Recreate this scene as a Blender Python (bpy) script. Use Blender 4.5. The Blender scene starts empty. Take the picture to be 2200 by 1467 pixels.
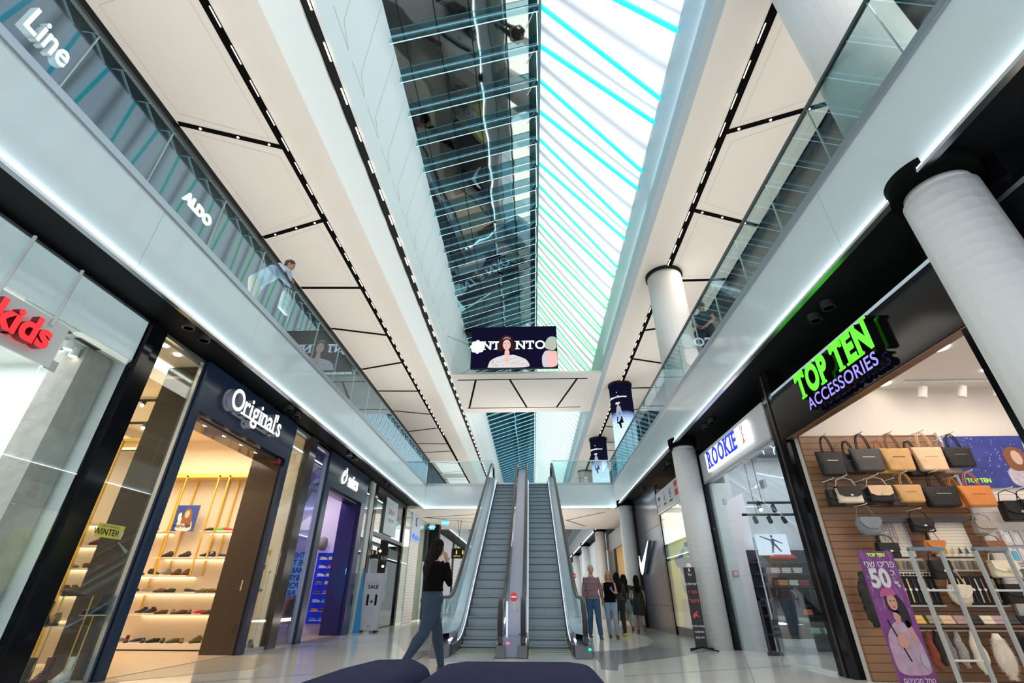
import bpy, bmesh, math, random
from mathutils import Vector, Matrix
random.seed(7)
PI = math.pi
SC = bpy.context.scene
COL = SC.collection

# ---------------------------------------------------------------- camera, world, exposure
cam_data = bpy.data.cameras.new('camera')
cam = bpy.data.objects.new('camera', cam_data)
COL.objects.link(cam)
cam_data.sensor_width = 36.0
cam_data.lens = 988.6 / 2200 * 36
cam_data.clip_start = 0.05
cam_data.clip_end = 300
RC = Matrix(((0.9991730745903652, 0.017642590895006447, 0.036632035162518436),
             (0.04058416323220978, -0.4874510909955631, -0.8722066037252737),
             (0.002468341219909435, 0.8729720344167656, -0.4877640150911867)))
cam.matrix_world = Matrix.Translation((0, 0, 0.9)) @ RC.to_4x4()
SC.camera = cam

world = bpy.data.worlds.new('world')
SC.world = world
world.use_nodes = True
bgn = world.node_tree.nodes['Background']
bgn.inputs[0].default_value = (0.86, 0.93, 1.0, 1)
bgn.inputs[1].default_value = 1.0

vs = SC.view_settings
vs.view_transform = 'Standard'
vs.look = 'None'
vs.gamma = 1
vs.use_curve_mapping = False
vs.exposure = 0.18


def area_light(name, loc, rot, sx, sy, power, color=(1, 1, 1)):
    d = bpy.data.lights.new(name, 'AREA')
    d.shape = 'RECTANGLE'
    d.size, d.size_y, d.energy, d.color = sx, sy, power, color
    o = bpy.data.objects.new(name, d)
    o.location = loc
    o.rotation_euler = rot
    COL.objects.link(o)
    return o


def point_light(name, loc, power, color=(1, 1, 1), r=0.1):
    d = bpy.data.lights.new(name, 'POINT')
    d.energy, d.color, d.shadow_soft_size = power, color, r
    o = bpy.data.objects.new(name, d)
    o.location = loc
    COL.objects.link(o)
    return o


# large lights: lit strips in the gallery ceilings, the shops' own ceiling light, added fills
for yy in (1, 9, 17):
    area_light('gallery_light', (-6.0, yy, 9.30), (0, 0, 0), 1.6, 6.5, 90, (1, .93, .84))
    area_light('gallery_light', (5.0, yy, 9.30), (0, 0, 0), 1.6, 6.5, 90, (1, .93, .84))
    # unseen fill added on the gallery floors to brighten the ceilings
    area_light('gallery_fill', (-5.6, yy, 5.30), (PI, 0, 0), 1.2, 7.5, 98, (1, .95, .88))
    area_light('gallery_fill', (4.9, yy, 5.30), (PI, 0, 0), 1.4, 7.5, 98, (1, .95, .88))
for yy in (33, 43):  # same added ceiling fill, beyond the bridge
    area_light('gallery_fill', (-5.6, yy, 5.30), (PI, 0, 0), 1.2, 9, 98, (1, .95, .88))
    area_light('gallery_fill', (4.9, yy, 5.30), (PI, 0, 0), 1.4, 9, 98, (1, .95, .88))
for yy in (4, 13):
    # unseen fill added by the right-hand upstand to brighten the left slope
    area_light('slope_fill', (3.02, yy, 9.62), (0, math.radians(122), 0), .25, 8.5, 85, (.93, .98, 1))
area_light('slope_fill', (3.02, 33, 9.62), (0, math.radians(122), 0), .25, 16, 150, (.93, .98, 1))  # same added slope fill, far stretch
area_light('bridge_fill', (-.5, 24.0, 5.30), (PI, 0, 0), 5, 4, 200, (1, .95, .90))  # unseen fill added on the bridge deck to brighten the ceiling above
area_light('under_bridge_fill', (-0.5, 22.5, .12), (PI, 0, 0), 1.6, 6, 150, (1, .95, .9))  # fill added out of view behind the escalators to brighten the bridge soffit
area_light('bridge_light', (-0.5, 24.2, 4.2), (0, 0, 0), 7, 5.5, 110, (1, .93, .85))
area_light('shop_light', (-7.4, 3.6, 3.66), (0, 0, 0), 3, 3, 110, (.95, .98, 1))
area_light('shop_light', (-7.4, 8.4, 4.1), (0, 0, 0), 3.2, 3.6, 170, (1, .80, .56))
area_light('shop_light', (-7.0, 13.6, 4.0), (0, 0, 0), 2.4, 2.4, 80, (.86, .74, 1))
area_light('shop_light', (-7.0, 18.3, 4.1), (0, 0, 0), 2, 2, 12, (1, .9, .8))
area_light('shop_light', (-7.0, 23.0, 4.1), (0, 0, 0), 2, 4, 90, (1, .97, .85))
area_light('shop_light', (6.1, 5.2, 3.9), (0, 0, 0), 3.4, 3.2, 105, (1, .84, .70))
area_light('shop_light', (5.6, 9.6, 3.88), (0, 0, 0), 2.4, 2.6, 55, (.93, .95, 1))
area_light('shop_light', (5.8, 14.6, 3.68), (0, 0, 0), 2, 2.2, 70, (1, .97, .88))
area_light('shop_light', (6.2, 23.5, 3.6), (0, 0, 0), 3, 3, 110, (1, .82, .55))
area_light('far_floor_light', (-0.5, 38, 4.9), (0, 0, 0), 5, 12, 320, (.97, .98, 1))

# ---------------------------------------------------------------- materials
MATS = {}


def mat(name, color=(.8, .8, .8), rough=.5, metal=0., emit=None, es=1., noise=0., nscale=20., bump=0., bscale=60.,
        spec=.5, coat=0.):
    if name in MATS:
        return MATS[name]
    m = bpy.data.materials.new(name)
    m.use_nodes = True
    nt = m.node_tree
    b = nt.nodes['Principled BSDF']
    b.inputs['Base Color'].default_value = (*color, 1)
    b.inputs['Roughness'].default_value = rough
    b.inputs['Metallic'].default_value = metal
    b.inputs['Specular IOR Level'].default_value = spec
    b.inputs['Coat Weight'].default_value = coat
    if emit:
        b.inputs['Emission Color'].default_value = (*emit, 1)
        b.inputs['Emission Strength'].default_value = es
    tc = nt.nodes.new('ShaderNodeTexCoord')
    n = nt.nodes.new('ShaderNodeTexNoise')
    n.inputs['Scale'].default_value = nscale
    n.inputs['Detail'].default_value = 5
    nt.links.new(tc.outputs['Object'], n.inputs['Vector'])
    if noise:
        r = nt.nodes.new('ShaderNodeMix')
        r.data_type = 'RGBA'
        r.inputs[6].default_value = (*[c * (1 - noise) for c in color], 1)
        r.inputs[7].default_value = (*[min(1, c * (1 + noise)) for c in color], 1)
        nt.links.new(n.outputs['Fac'], r.inputs[0])
        nt.links.new(r.outputs[2], b.inputs['Base Color'])
    if bump:
        n2 = nt.nodes.new('ShaderNodeTexNoise')
        n2.inputs['Scale'].default_value = bscale
        nt.links.new(tc.outputs['Object'], n2.inputs['Vector'])
        bp = nt.nodes.new('ShaderNodeBump')
        bp.inputs['Strength'].default_value = bump
        bp.inputs['Distance'].default_value = .02
        nt.links.new(n2.outputs['Fac'], bp.inputs['Height'])
        nt.links.new(bp.outputs['Normal'], b.inputs['Normal'])
    MATS[name] = m
    return m


def bands_mat(name, c1, c2, axis='Z', scale=10., frac=.1, rough=.5, bump=0., metal=0., emit=0.):
    """thin dark lines (frac of the pitch) every 1/scale metres along an axis"""
    m = mat(name, c1, rough, metal)
    nt = m.node_tree
    b = nt.nodes['Principled BSDF']
    tc = nt.nodes.new('ShaderNodeTexCoord')
    sp = nt.nodes.new('ShaderNodeSeparateXYZ')
    nt.links.new(tc.outputs['Object'], sp.inputs[0])
    mu = nt.nodes.new('ShaderNodeMath'); mu.operation = 'MULTIPLY'; mu.inputs[1].default_value = scale
    nt.links.new(sp.outputs[axis], mu.inputs[0])
    fr = nt.nodes.new('ShaderNodeMath'); fr.operation = 'FRACT'
    nt.links.new(mu.outputs[0], fr.inputs[0])
    lt = nt.nodes.new('ShaderNodeMath'); lt.operation = 'LESS_THAN'; lt.inputs[1].default_value = frac
    nt.links.new(fr.outputs[0], lt.inputs[0])
    mx = nt.nodes.new('ShaderNodeMix'); mx.data_type = 'RGBA'
    mx.inputs[6].default_value = (*c1, 1); mx.inputs[7].default_value = (*c2, 1)
    nt.links.new(lt.outputs[0], mx.inputs[0])
    nt.links.new(mx.outputs[2], b.inputs['Base Color'])
    if emit:
        nt.links.new(mx.outputs[2], b.inputs['Emission Color'])
        b.inputs['Emission Strength'].default_value = emit
    if bump:
        bp = nt.nodes.new('ShaderNodeBump'); bp.inputs['Strength'].default_value = bump
        bp.inputs['Distance'].default_value = .01; bp.invert = True
        nt.links.new(lt.outputs[0], bp.inputs['Height'])
        nt.links.new(bp.outputs['Normal'], b.inputs['Normal'])
    return m


def emis(name, color, s=1.):
    if name in MATS:
        return MATS[name]
    m = bpy.data.materials.new(name)
    m.use_nodes = True
    nt = m.node_tree
    nt.nodes.remove(nt.nodes['Principled BSDF'])
    e = nt.nodes.new('ShaderNodeEmission')
    e.inputs[0].default_value = (*color, 1)
    e.inputs[1].default_value = s
    nt.links.new(e.outputs[0], nt.nodes['Material Output'].inputs[0])
    MATS[name] = m
    return m


def glass(name, tint=(.93, .98, .97), refl=.08, rough=.0, boost=1., gc=(.95, 1, 1)):
    m = bpy.data.materials.new(name)
    m.use_nodes = True
    nt = m.node_tree
    nt.nodes.remove(nt.nodes['Principled BSDF'])
    t = nt.nodes.new('ShaderNodeBsdfTransparent'); t.inputs[0].default_value = (*tint, 1)
    g = nt.nodes.new('ShaderNodeBsdfGlossy'); g.inputs['Roughness'].default_value = rough
    g.inputs[0].default_value = (*gc, 1)
    lw = nt.nodes.new('ShaderNodeLayerWeight'); lw.inputs['Blend'].default_value = .5
    pw = nt.nodes.new('ShaderNodeMath'); pw.operation = 'POWER'; pw.inputs[1].default_value = 4
    nt.links.new(lw.outputs['Facing'], pw.inputs[0])
    ad = nt.nodes.new('ShaderNodeMath'); ad.operation = 'MULTIPLY_ADD'
    ad.inputs[1].default_value = boost; ad.inputs[2].default_value = refl
    ad.use_clamp = True
    nt.links.new(pw.outputs[0], ad.inputs[0])
    mx = nt.nodes.new('ShaderNodeMixShader')
    nt.links.new(ad.outputs[0], mx.inputs[0])
    nt.links.new(t.outputs[0], mx.inputs[1]); nt.links.new(g.outputs[0], mx.inputs[2])
    nt.links.new(mx.outputs[0], nt.nodes['Material Output'].inputs[0])
    MATS[name] = m
    return m


GLASS = glass('shop_glass', refl=.05)
RAILGLASS = glass('rail_glass', tint=(.84, .93, .92), refl=.085, boost=.8, gc=(.72, .86, 1))
FINGLASS = glass('fin_glass', tint=(.50, .72, .78), refl=.10, boost=1.2)
WHITEP = mat('white_paint', (.84, .84, .83), .6, noise=.03, nscale=3)
CREAM = mat('cream_soffit_paint', (.80, .755, .70), .65, noise=.02, nscale=1.5)
CLAD = mat('pale_blue_glass_cladding', (.70, .79, .82), .07, noise=.02, nscale=1)
BLACK = mat('black_paint', (.006, .006, .007), .6, spec=.2)
BLACKG = mat('black_gloss', (.005, .005, .007), .10, spec=.2)
DGREY = mat('dark_grey_metal', (.06, .062, .065), .35, metal=.6)
STEEL = mat('brushed_steel', (.55, .58, .62), .28, metal=1.)
CHROME = mat('chrome', (.8, .82, .85), .08, metal=1.)
LEDW = emis('cool_white_led', (.80, .95, 1.0), 16.)
LEDWARM = emis('warm_led', (1, .86, .66), 9.)
RUBBER = mat('black_rubber', (.02, .02, .022), .3)


# ---------------------------------------------------------------- mesh helpers
class B:
    def __init__(self):
        self.bm = bmesh.new()

    def box(self, x0, x1, y0, y1, z0, z1, rot=None, pivot=None):
        v = [self.bm.verts.new((x, y, z)) for x in (x0, x1) for y in (y0, y1) for z in (z0, z1)]
        for f in ((0, 1, 3, 2), (4, 6, 7, 5), (0, 4, 5, 1), (2, 3, 7, 6), (0, 2, 6, 4), (1, 5, 7, 3)):
            self.bm.faces.new([v[i] for i in f])
        if rot is not None:
            p = Vector(pivot or ((x0 + x1) / 2, (y0 + y1) / 2, (z0 + z1) / 2))
            for q in v:
                q.co = p + rot @ (q.co - p)
        return self

    def poly(self, pts, thick=None):
        """flat polygon; thick = vector to extrude along"""
        a = [self.bm.verts.new(p) for p in pts]
        self.bm.faces.new(a)
        if thick is not None:
            t = Vector(thick)
            b = [self.bm.verts.new(Vector(p) + t) for p in pts]
            self.bm.faces.new(list(reversed(b)))
            n = len(a)
            for i in range(n):
                self.bm.faces.new((a[i], a[(i + 1) % n], b[(i + 1) % n], b[i]))
        return self

    def loft(self, pts, rad, n=12, caps=True, ref=None, power=1.):
        pts = [Vector(p) for p in pts]
        rings = []
        for i, p in enumerate(pts):
            a = pts[max(0, i - 1)]; c = pts[min(len(pts) - 1, i + 1)]
            t = (c - a)
            t = t.normalized() if t.length > 1e-9 else Vector((0, 0, 1))
            r = ref or Vector((1, 0, 0))
            if abs(t.dot(r)) > .9:
                r = Vector((0, 1, 0)) if abs(t.dot(Vector((0, 1, 0)))) < .9 else Vector((0, 0, 1))
            u = (r - t * r.dot(t)).normalized()
            w = t.cross(u)
            rr = rad[i] if isinstance(rad, (list, tuple)) else rad
            rx, ry = rr if isinstance(rr, (list, tuple)) else (rr, rr)
            ring = []
            for k in range(n):
                an = 2 * PI * k / n
                cx, sx = math.cos(an), math.sin(an)
                if power != 1.:
                    cx = math.copysign(abs(cx) ** power, cx); sx = math.copysign(abs(sx) ** power, sx)
                ring.append(self.bm.verts.new(p + u * rx * cx + w * ry * sx))
            rings.append(ring)
        for a, b in zip(rings, rings[1:]):
            for k in range(n):
                self.bm.faces.new((a[k], a[(k + 1) % n], b[(k + 1) % n], b[k]))
        if caps:
            self.bm.faces.new(list(reversed(rings[0])))
            self.bm.faces.new(rings[-1])
        return self

    def tube(self, a, b, r, n=10):
        return self.loft([a, b], [r, r], n)

    def ball(self, c, r, seg=12, rings=8, rot=None):
        rx, ry, rz = r if isinstance(r, (list, tuple)) else (r, r, r)
        m = Matrix.Translation(c)
        if rot is not None:
            m = m @ rot.to_4x4()
        m = m @ Matrix.Diagonal((rx, ry, rz, 1))
        bmesh.ops.create_uvsphere(self.bm, u_segments=seg, v_segments=rings, radius=1, matrix=m)
        return self

    def path(self, pts, r, n=8):
        return self.loft(pts, [r] * len(pts), n)

    def obj(self, name, m, parent=None, smooth=False, bevel=0., loc=None, mods=None):
        bm = self.bm
        bmesh.ops.recalc_face_normals(bm, faces=bm.faces)
        me = bpy.data.meshes.new(name)
        bm.to_mesh(me); bm.free()
        o = bpy.data.objects.new(name, me)
        COL.objects.link(o)
        if m:
            me.materials.append(m)
        if smooth:
            for f in me.polygons:
                f.use_smooth = True
        if parent:
            o.parent = parent
        if loc:
            o.location = loc
        if bevel:
            d = o.modifiers.new('bevel', 'BEVEL'); d.width = bevel; d.segments = 2; d.limit_method = 'ANGLE'
        return o


def struct(o):
    o['kind'] = 'structure'
    return o


def tag(o, label, cat, group=None):
    o['label'] = label; o['category'] = cat
    if group:
        o['group'] = group
    return o


def thing(name, label, cat, loc=(0, 0, 0), rz=0, group=None):
    o = bpy.data.objects.new(name, None)
    COL.objects.link(o)
    o.location = loc; o.rotation_euler = (0, 0, rz)
    o.empty_display_size = .1
    return tag(o, label, cat, group)


def dup(root, loc, rz=None, label=None, scale=None):
    r = root.copy(); COL.objects.link(r); r.location = loc
    if rz is not None:
        r.rotation_euler = (0, 0, rz)
    if label:
        r['label'] = label
    if scale:
        r.scale = (scale,) * 3
    kids = [c for c in bpy.data.objects if c.parent == root]
    for ch in kids:
        c = ch.copy(); COL.objects.link(c); c.parent = r
        for g in [x for x in bpy.data.objects if x.parent == ch]:
            d = g.copy(); COL.objects.link(d); d.parent = c
    return r


SERIF = {'T': ([.5], [], True), 'I': ([.5], [.5], False), 'N': ([.1], [.1, .9], False), 'R': ([.13, .93], [.13], False),
         'P': ([.16], [.16], False), 'E': ([.13], [.13], False), 'K': ([.13, .9], [.13, .85], False),
         'n': ([.12, .88], [], False), 'i': ([.5], [], False), 'r': ([.2], [], False), 'l': ([.5], [], False)}


def text_mesh(s, size, extrude=.01, bold=0., spacing=1., align='CENTER', shear=0., serif=0.):
    cu = bpy.data.curves.new('t', 'FONT')
    cu.body = s; cu.size = size; cu.extrude = extrude; cu.offset = bold * size
    cu.align_x = align; cu.align_y = 'CENTER'; cu.space_character = spacing; cu.shear = shear
    cu.resolution_u = 5
    o = bpy.data.objects.new('t', cu)
    COL.objects.link(o)
    dg = bpy.context.evaluated_depsgraph_get()
    dg.update()
    me = bpy.data.meshes.new_from_object(o.evaluated_get(dg))
    bpy.data.objects.remove(o); bpy.data.curves.remove(cu)
    return me


def text(s, size, m, name='lettering', parent=None, face='-Y', loc=(0, 0, 0), extrude=.01, bold=0., spacing=1., sx=1.,
         shear=0., mirror=False, bend=None, side=None, align='CENTER', tilt=0.):
    """upright lettering on a wall that faces -Y, +X (left wall) or -X (right wall)"""
    if any('\u0590' <= c <= '\u05ff' for c in s):
        s = s[::-1].replace('AZA'[::-1], 'AZA')
    me = text_mesh(s, size, extrude, bold, spacing, align, shear)
    for v in me.vertices:
        v.co.x *= sx * (-1 if mirror else 1)
    if bend:
        for v in me.vertices:
            a = v.co.x / bend
            r = bend + v.co.z
            v.co = Vector((r * math.sin(a), v.co.y, r * (math.cos(a)) - bend))
    me.materials.clear(); me.materials.append(m)
    if side:
        me.materials.append(side)
        for p in me.polygons:
            if abs(p.normal.z) < .5:
                p.material_index = 1
    o = bpy.data.objects.new(name, me)
    COL.objects.link(o)
    rz = {'-Y': 0, '+X': PI / 2, '-X': -PI / 2}[face]
    o.rotation_euler = (PI / 2, tilt, rz) if not tilt else (Matrix.Rotation(rz, 3, 'Z') @ Matrix.Rotation(PI / 2, 3, 'X') @ Matrix.Rotation(tilt, 3, 'Z')).to_euler()
    o.location = loc
    if parent:
        o.parent = parent
    return o


def serif_text(s, size, m, parent, face, loc, bold=.03, sx=1., extrude=.03, side=None, gap=.08, xh=.0):
    """lettering with slab serifs, one mesh"""
    bm = bmesh.new()
    x = 0.
    H = size * .73
    for ch in s:
        if ch == ' ':
            x += size * .3 * sx; continue
        me = text_mesh(ch, size, extrude, bold, 1., 'LEFT')
        zs = [v.co.copy() for v in me.vertices]
        x0 = min(v.x for v in zs); x1 = max(v.x for v in zs)
        off = x - x0 * sx
        tmp = bmesh.new(); tmp.from_mesh(me)
        for v in tmp.verts:
            v.co.x = v.co.x * sx + off
        tmp.to_mesh(me); tmp.free(); bm.from_mesh(me)
        w = (x1 - x0) * sx
        if ch in SERIF:
            bot, top, drop = SERIF[ch]
            lo = ch.islower()
            # baseline/top of this glyph from its own bounds
            y0 = min(v.y for v in zs); y1 = max(v.y for v in zs)
            sh = size * .07; sw = size * .15
            def bar(cx, yy):
                for (a0, a1, b0, b1) in ((x + cx * w - sw * sx * 1.25, x + cx * w + sw * sx * 1.25, yy, yy + sh),):
                    q = [bm.verts.new((a, b, c)) for a in (a0, a1) for b in (b0, b1) for c in (-extrude, extrude)]
                    for f in ((0, 1, 3, 2), (4, 6, 7, 5), (0, 4, 5, 1), (2, 3, 7, 6), (0, 2, 6, 4), (1, 5, 7, 3)):
                        bm.faces.new([q[i] for i in f])
            for c in bot: bar(c, y0)
            ty = y1 - sh
            if lo and ch == 'i': ty = None
            if ty is not None:
                for c in top: bar(c, ty)
            if drop:
                for cx in (.06, .94):
                    a0 = x + cx * w - sh * .7; a1 = a0 + sh * 1.4
                    q = [bm.verts.new((a, b, c)) for a in (a0, a1) for b in (y1 - size * .24, y1) for c in (-extrude, extrude)]
                    for f in ((0, 1, 3, 2), (4, 6, 7, 5), (0, 4, 5, 1), (2, 3, 7, 6), (0, 2, 6, 4), (1, 5, 7, 3)):
                        bm.faces.new([q[i] for i in f])
        x += w + size * gap
        bpy.data.meshes.remove(me)
    for v in bm.verts:
        v.co.x -= x / 2
    bmesh.ops.recalc_face_normals(bm, faces=bm.faces)
    me = bpy.data.meshes.new('lettering'); bm.to_mesh(me); bm.free()
    me.materials.append(m)
    if side:
        me.materials.append(side)
        for p in me.polygons:
            if abs(p.normal.z) < .5:
                p.material_index = 1
    o = bpy.data.objects.new('lettering', me); COL.objects.link(o)
    o.rotation_euler = (PI / 2, 0, {'-Y': 0, '+X': PI / 2, '-X': -PI / 2}[face])
    o.location = loc; o.parent = parent
    return o


def flat(pts, m, face, origin, layer, name, parent):
    """flat printed shape: (u,v) metres on a wall plane, each layer 1.5 mm proud"""
    ox, oy, oz = origin
    d = .0015 * layer
    if 5 <= len(pts) <= 14:          # round the outline off
        for _ in range(2):
            q = []
            for (ax, ay), (bx_, by_) in zip(pts, list(pts[1:]) + [pts[0]]):
                q += [(ax * .8 + bx_ * .2, ay * .8 + by_ * .2), (ax * .2 + bx_ * .8, ay * .2 + by_ * .8)]
            pts = q
    if face == '-Y':
        P = [(ox + u, oy - d, oz + v) for u, v in pts]
    elif face == '+X':
        P = [(ox + d, oy + u, oz + v) for u, v in pts]
    else:
        P = [(ox - d, oy - u, oz + v) for u, v in pts]
    return B().poly(P).obj(name, m, parent)


def ell(cx, cy, rx, ry, n=16, a0=0, a1=2 * PI):
    return [(cx + rx * math.cos(a0 + (a1 - a0) * i / n), cy + ry * math.sin(a0 + (a1 - a0) * i / n)) for i in range(n)]


# ---------------------------------------------------------------- the shell
def floor_mat():
    m = mat('polished_floor', (.74, .72, .68), .10, noise=.10, nscale=1.3)
    return m


XL, XR = -5.4, 4.1          # shopfront planes
FL, FR = -4.65, 3.55        # slab edges
Z1, Z2, Z3 = 4.32, 5.25, 9.39
struct(B().box(-12, 12, -3, 62, -.2, 0).obj('floor', floor_mat()))
GREYF = mat('grey_floor_stone', (.20, .20, .21), .22, noise=.25, nscale=3)
MIDF = mat('mid_grey_floor_stone', (.42, .415, .41), .2, noise=.12, nscale=3)
ti = 1


def inlay(pts, m, z=.002):
    global ti
    struct(B().poly([(x, y, z) for x, y in pts]).obj('trim_%d' % ti, m)); ti += 1


inlay([(2.55, 12.3), (2.95, 13.6), (3.1, 15.2), (3.0, 17.2), (2.8, 19.2), (3.4, 21), (4.08, 21), (4.08, 11.6), (3.15, 10.8)], mat('light_grey_floor_stone', (.33, .32, .31), .2, noise=.15, nscale=3), .0015)
inlay([(1.15, 10.9), (1.9, 11.3), (2.55, 12.3), (3.15, 10.8), (2.6, 10.1), (1.98, 9.5),
       (1.33, 8.9), (1.2, 8.15), (.98, 8.3), (1.05, 9.0), (1.05, 10.2)], GREYF)
inlay([(-2.1, 8.77), (-1.95, 8.9), (-1.95, 11.1), (-2.45, 10.5)], GREYF)
inlay([(-4.2, 15.5), (-4.9, 20.9), (-3.6, 22.4), (-2.6, 18.4), (-2.4, 12.2), (-2.5, 10.6)], MIDF)
inlay([(-5.3, 9.8), (-5.3, 15.2), (-4.6, 13.8), (-4.9, 11.2)], MIDF)
inlay([(-5.4, 6.4), (-4.1, 8.0), (-4.4, 9.3), (-5.4, 9.6)], mat('beige_floor_stone', (.55, .48, .40), .2, noise=.08))
for a, b in (((-5.3, 9.6), (-2.2, 17.5)), ((-5.2, 6.0), (-1.9, 8.3)), ((1.2, 7.6), (4.0, 8.9)), ((1.6, 4.0), (3.9, 10.5))):
    d = (Vector(b) - Vector(a)).normalized(); n = Vector((-d.y, d.x)) * .012
    inlay([Vector(a) + n, Vector(a) - n, Vector(b) - n, Vector(b) + n], MIDF, .003)
WOODF = mat('pale_wood_floor', (.72, .56, .40), .25, noise=.1, nscale=4)
inlay([(-9, 5.55), (-5.42, 5.55), (-5.42, 9.7), (-5.42, 10.8), (-9, 10.8)], WOODF, .004)
inlay([(-9, 11.2), (-5.5, 11.2), (-5.5, 15.4), (-9, 15.4)], mat('tan_floor', (.55, .36, .22), .3, noise=.1), .004)
inlay([(-5.5, 12.3), (-4.95, 12.4), (-5.0, 13.9), (-5.5, 14.7)], mat('brown_mat', (.16, .13, .11), .6), .004)

# slabs with their pale glass fascias
for side, x0, x1, fx in (('left', -12, -4.72, FL), ('right', 3.62, 12, FR)):
    for (ya, yb) in ((-3, 20.7), (27.7, 60)):
        struct(B().box(x0, x1, ya, yb, 4.40, 5.20).obj('ceiling_%s_gallery_floor' % side, BLACK))
        xa, xb = (x1, fx) if side == 'left' else (fx, x0)
        y = ya
        b = B()
        while y < yb - .01:
            e = min(y + 2.39, yb)
            b.box(xa, xb, y + .003, e - .003, Z1, Z2)
            y = e
        struct(b.obj('wall_%s_fascia' % side, CLAD))
        ld = .035 if side == 'left' else -.035
        struct(B().box(min(fx - ld, fx + ld), max(fx - ld, fx + ld), ya, yb, Z1 - .07, Z1 - .035).obj('trim_%s_light_ledge' % side, STEEL))
        struct(B().box(min(fx + ld * .15, fx + ld * .85), max(fx + ld * .15, fx + ld * .85), ya, yb, Z1 - .032, Z1 - .018).obj('trim_%s_light_strip' % side, LEDW))
# bridge
struct(B().box(-12, 12, 20.78, 27.7, 4.30, 5.20).obj('ceiling_bridge_core', CREAM))
struct(B().box(-4.65, -1.9, 20.7, 20.76, Z1, Z2).box(1.07, 3.55, 20.7, 20.76, Z1, Z2).box(-1.9, 1.07, 20.7, 20.76, Z1, 4.6).obj('wall_bridge_fascia', CLAD))
struct(B().box(-4.65, 3.55, 20.665, 20.735, Z1 - .07, Z1 - .035).obj('trim_bridge_light_ledge', STEEL))
struct(B().box(-4.65, 3.55, 20.672, 20.695, Z1 - .032, Z1 - .018).obj('trim_bridge_light_strip', LEDW))
gb = B()
for a, b_ in (((1.66, 24.4), (3.25, 21.9)), ((1.7, 24.3), (2.85, 26.5)), ((-5.2, 23.3), (-2.3, 22.3)), ((-5.2, 23.3), (-1.8, 23.9)), ((-5.0, 23.4), (-2.4, 25.4)), ((-2.4, 25.4), (-1.0, 25.7))):
    d = (Vector(b_) - Vector(a)).normalized(); n = Vector((-d.y, d.x)) * .045
    gb.poly([(*p, 4.297) for p in (Vector(a) + n, Vector(a) - n, Vector(b_) - n, Vector(b_) + n)])
struct(gb.obj('ceiling_bridge_slots', BLACK))
# upper-floor finishes
struct(B().box(-12, -4.72, -3, 62, 5.2, 5.24).box(3.62, 12, -3, 62, 5.2, 5.24).box(-4.72, 3.62, 20.78, 27.7, 5.2, 5.24).obj('floor_upper', mat('upper_floor_stone', (.6, .58, .55), .2)))
# gallery ceilings (soffits) of the upper level
for side, x0, x1 in (('left', -12, -4.31), ('right', 3.301, 12)):
    struct(B().box(x0, x1, -3, 62, Z3, Z3 + .25).obj('ceiling_%s' % side, CREAM))
DARKR = mat('black_recess', (.003, .003, .003), .8, spec=.05)
# black bands + zigzag slots in the ceilings
def slots(side, band, inner, joints, w=.055):
    b = B()
    b.box(min(band), max(band), -3, 62, Z3 - .012, Z3 - .004)
    b.box(inner - .075, inner + .075, -3, 62, Z3 - .012, Z3 - .004)
    for (a, c) in joints:
        a = Vector(a); c = Vector(c)
        d = (c - a).normalized(); n = Vector((-d.y, d.x)) * w
        b.poly([(*p, Z3 - .010) for p in (a + n, a - n, c - n, c + n)], (0, 0, .006))
    struct(b.obj('ceiling_%s_slots' % side, DARKR))


jl = []
jr = []
yo = (-1.8, 0.9, 3.4, 5.77, 9.19, 11.49, 13.97, 17.36, 19.7, 22.3, 25.7, 28.1)
yi = (-1.9, 0.2, 3.1, 6.43, 8.60, 11.56, 14.54, 16.76, 19.78, 22.9, 25.1, 28.2)
for a, c in list(zip(yo, yi)) + [(y + 26.7, y2 + 26.7) for y, y2 in list(zip(yo, yi))[2:]]:
    jl.append(((-7.1, a), (-5.2, c)))
    jr.append(((6.0, a + .05), (4.13, c + .0)))
slots('left', (-12, -7.12), -5.19, jl)
slots('right', (6.02, 12), 4.13, jr)
# hairline panel borders in the soffits
hl = B()
HAIR = mat('hairline_joint', (.62, .585, .54), .7)
def hair(a, c):
    a = Vector(a); c = Vector(c); d = (c - a).normalized(); n = Vector((-d.y, d.x)) * .006
    hl.poly([(*p, Z3 - .003) for p in (a + n, a - n, c - n, c + n)])
for js, xo, xi in ((jl, -6.95, -5.42), (jr, 5.85, 4.38)):
    js = sorted(js, key=lambda t: t[0][1])
    for (a, c), (a2, c2) in zip(js[:14], js[1:15]):
        q = [(xo, a[1] + .22), (xi, c[1] + .22), (xi, c2[1] - .22), (xo, a2[1] - .22)]
        for i in range(4):
            hair(q[i], q[(i + 1) % 4])
struct(hl.obj('ceiling_panel_joints', HAIR))
# upper-level shopfronts: black glass walls
struct(B().box(-7.3, -7.12, -3, 62, 5.24, Z3).obj('wall_left_upper', mat('black_glass_front', (.006, .007, .009), .45, spec=.15)))
struct(B().box(6.05, 6.2, -3, 62, 5.24, Z3).obj('wall_right_upper', mat('black_tile_front', (.008, .010, .012), .35, spec=.2)))
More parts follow.
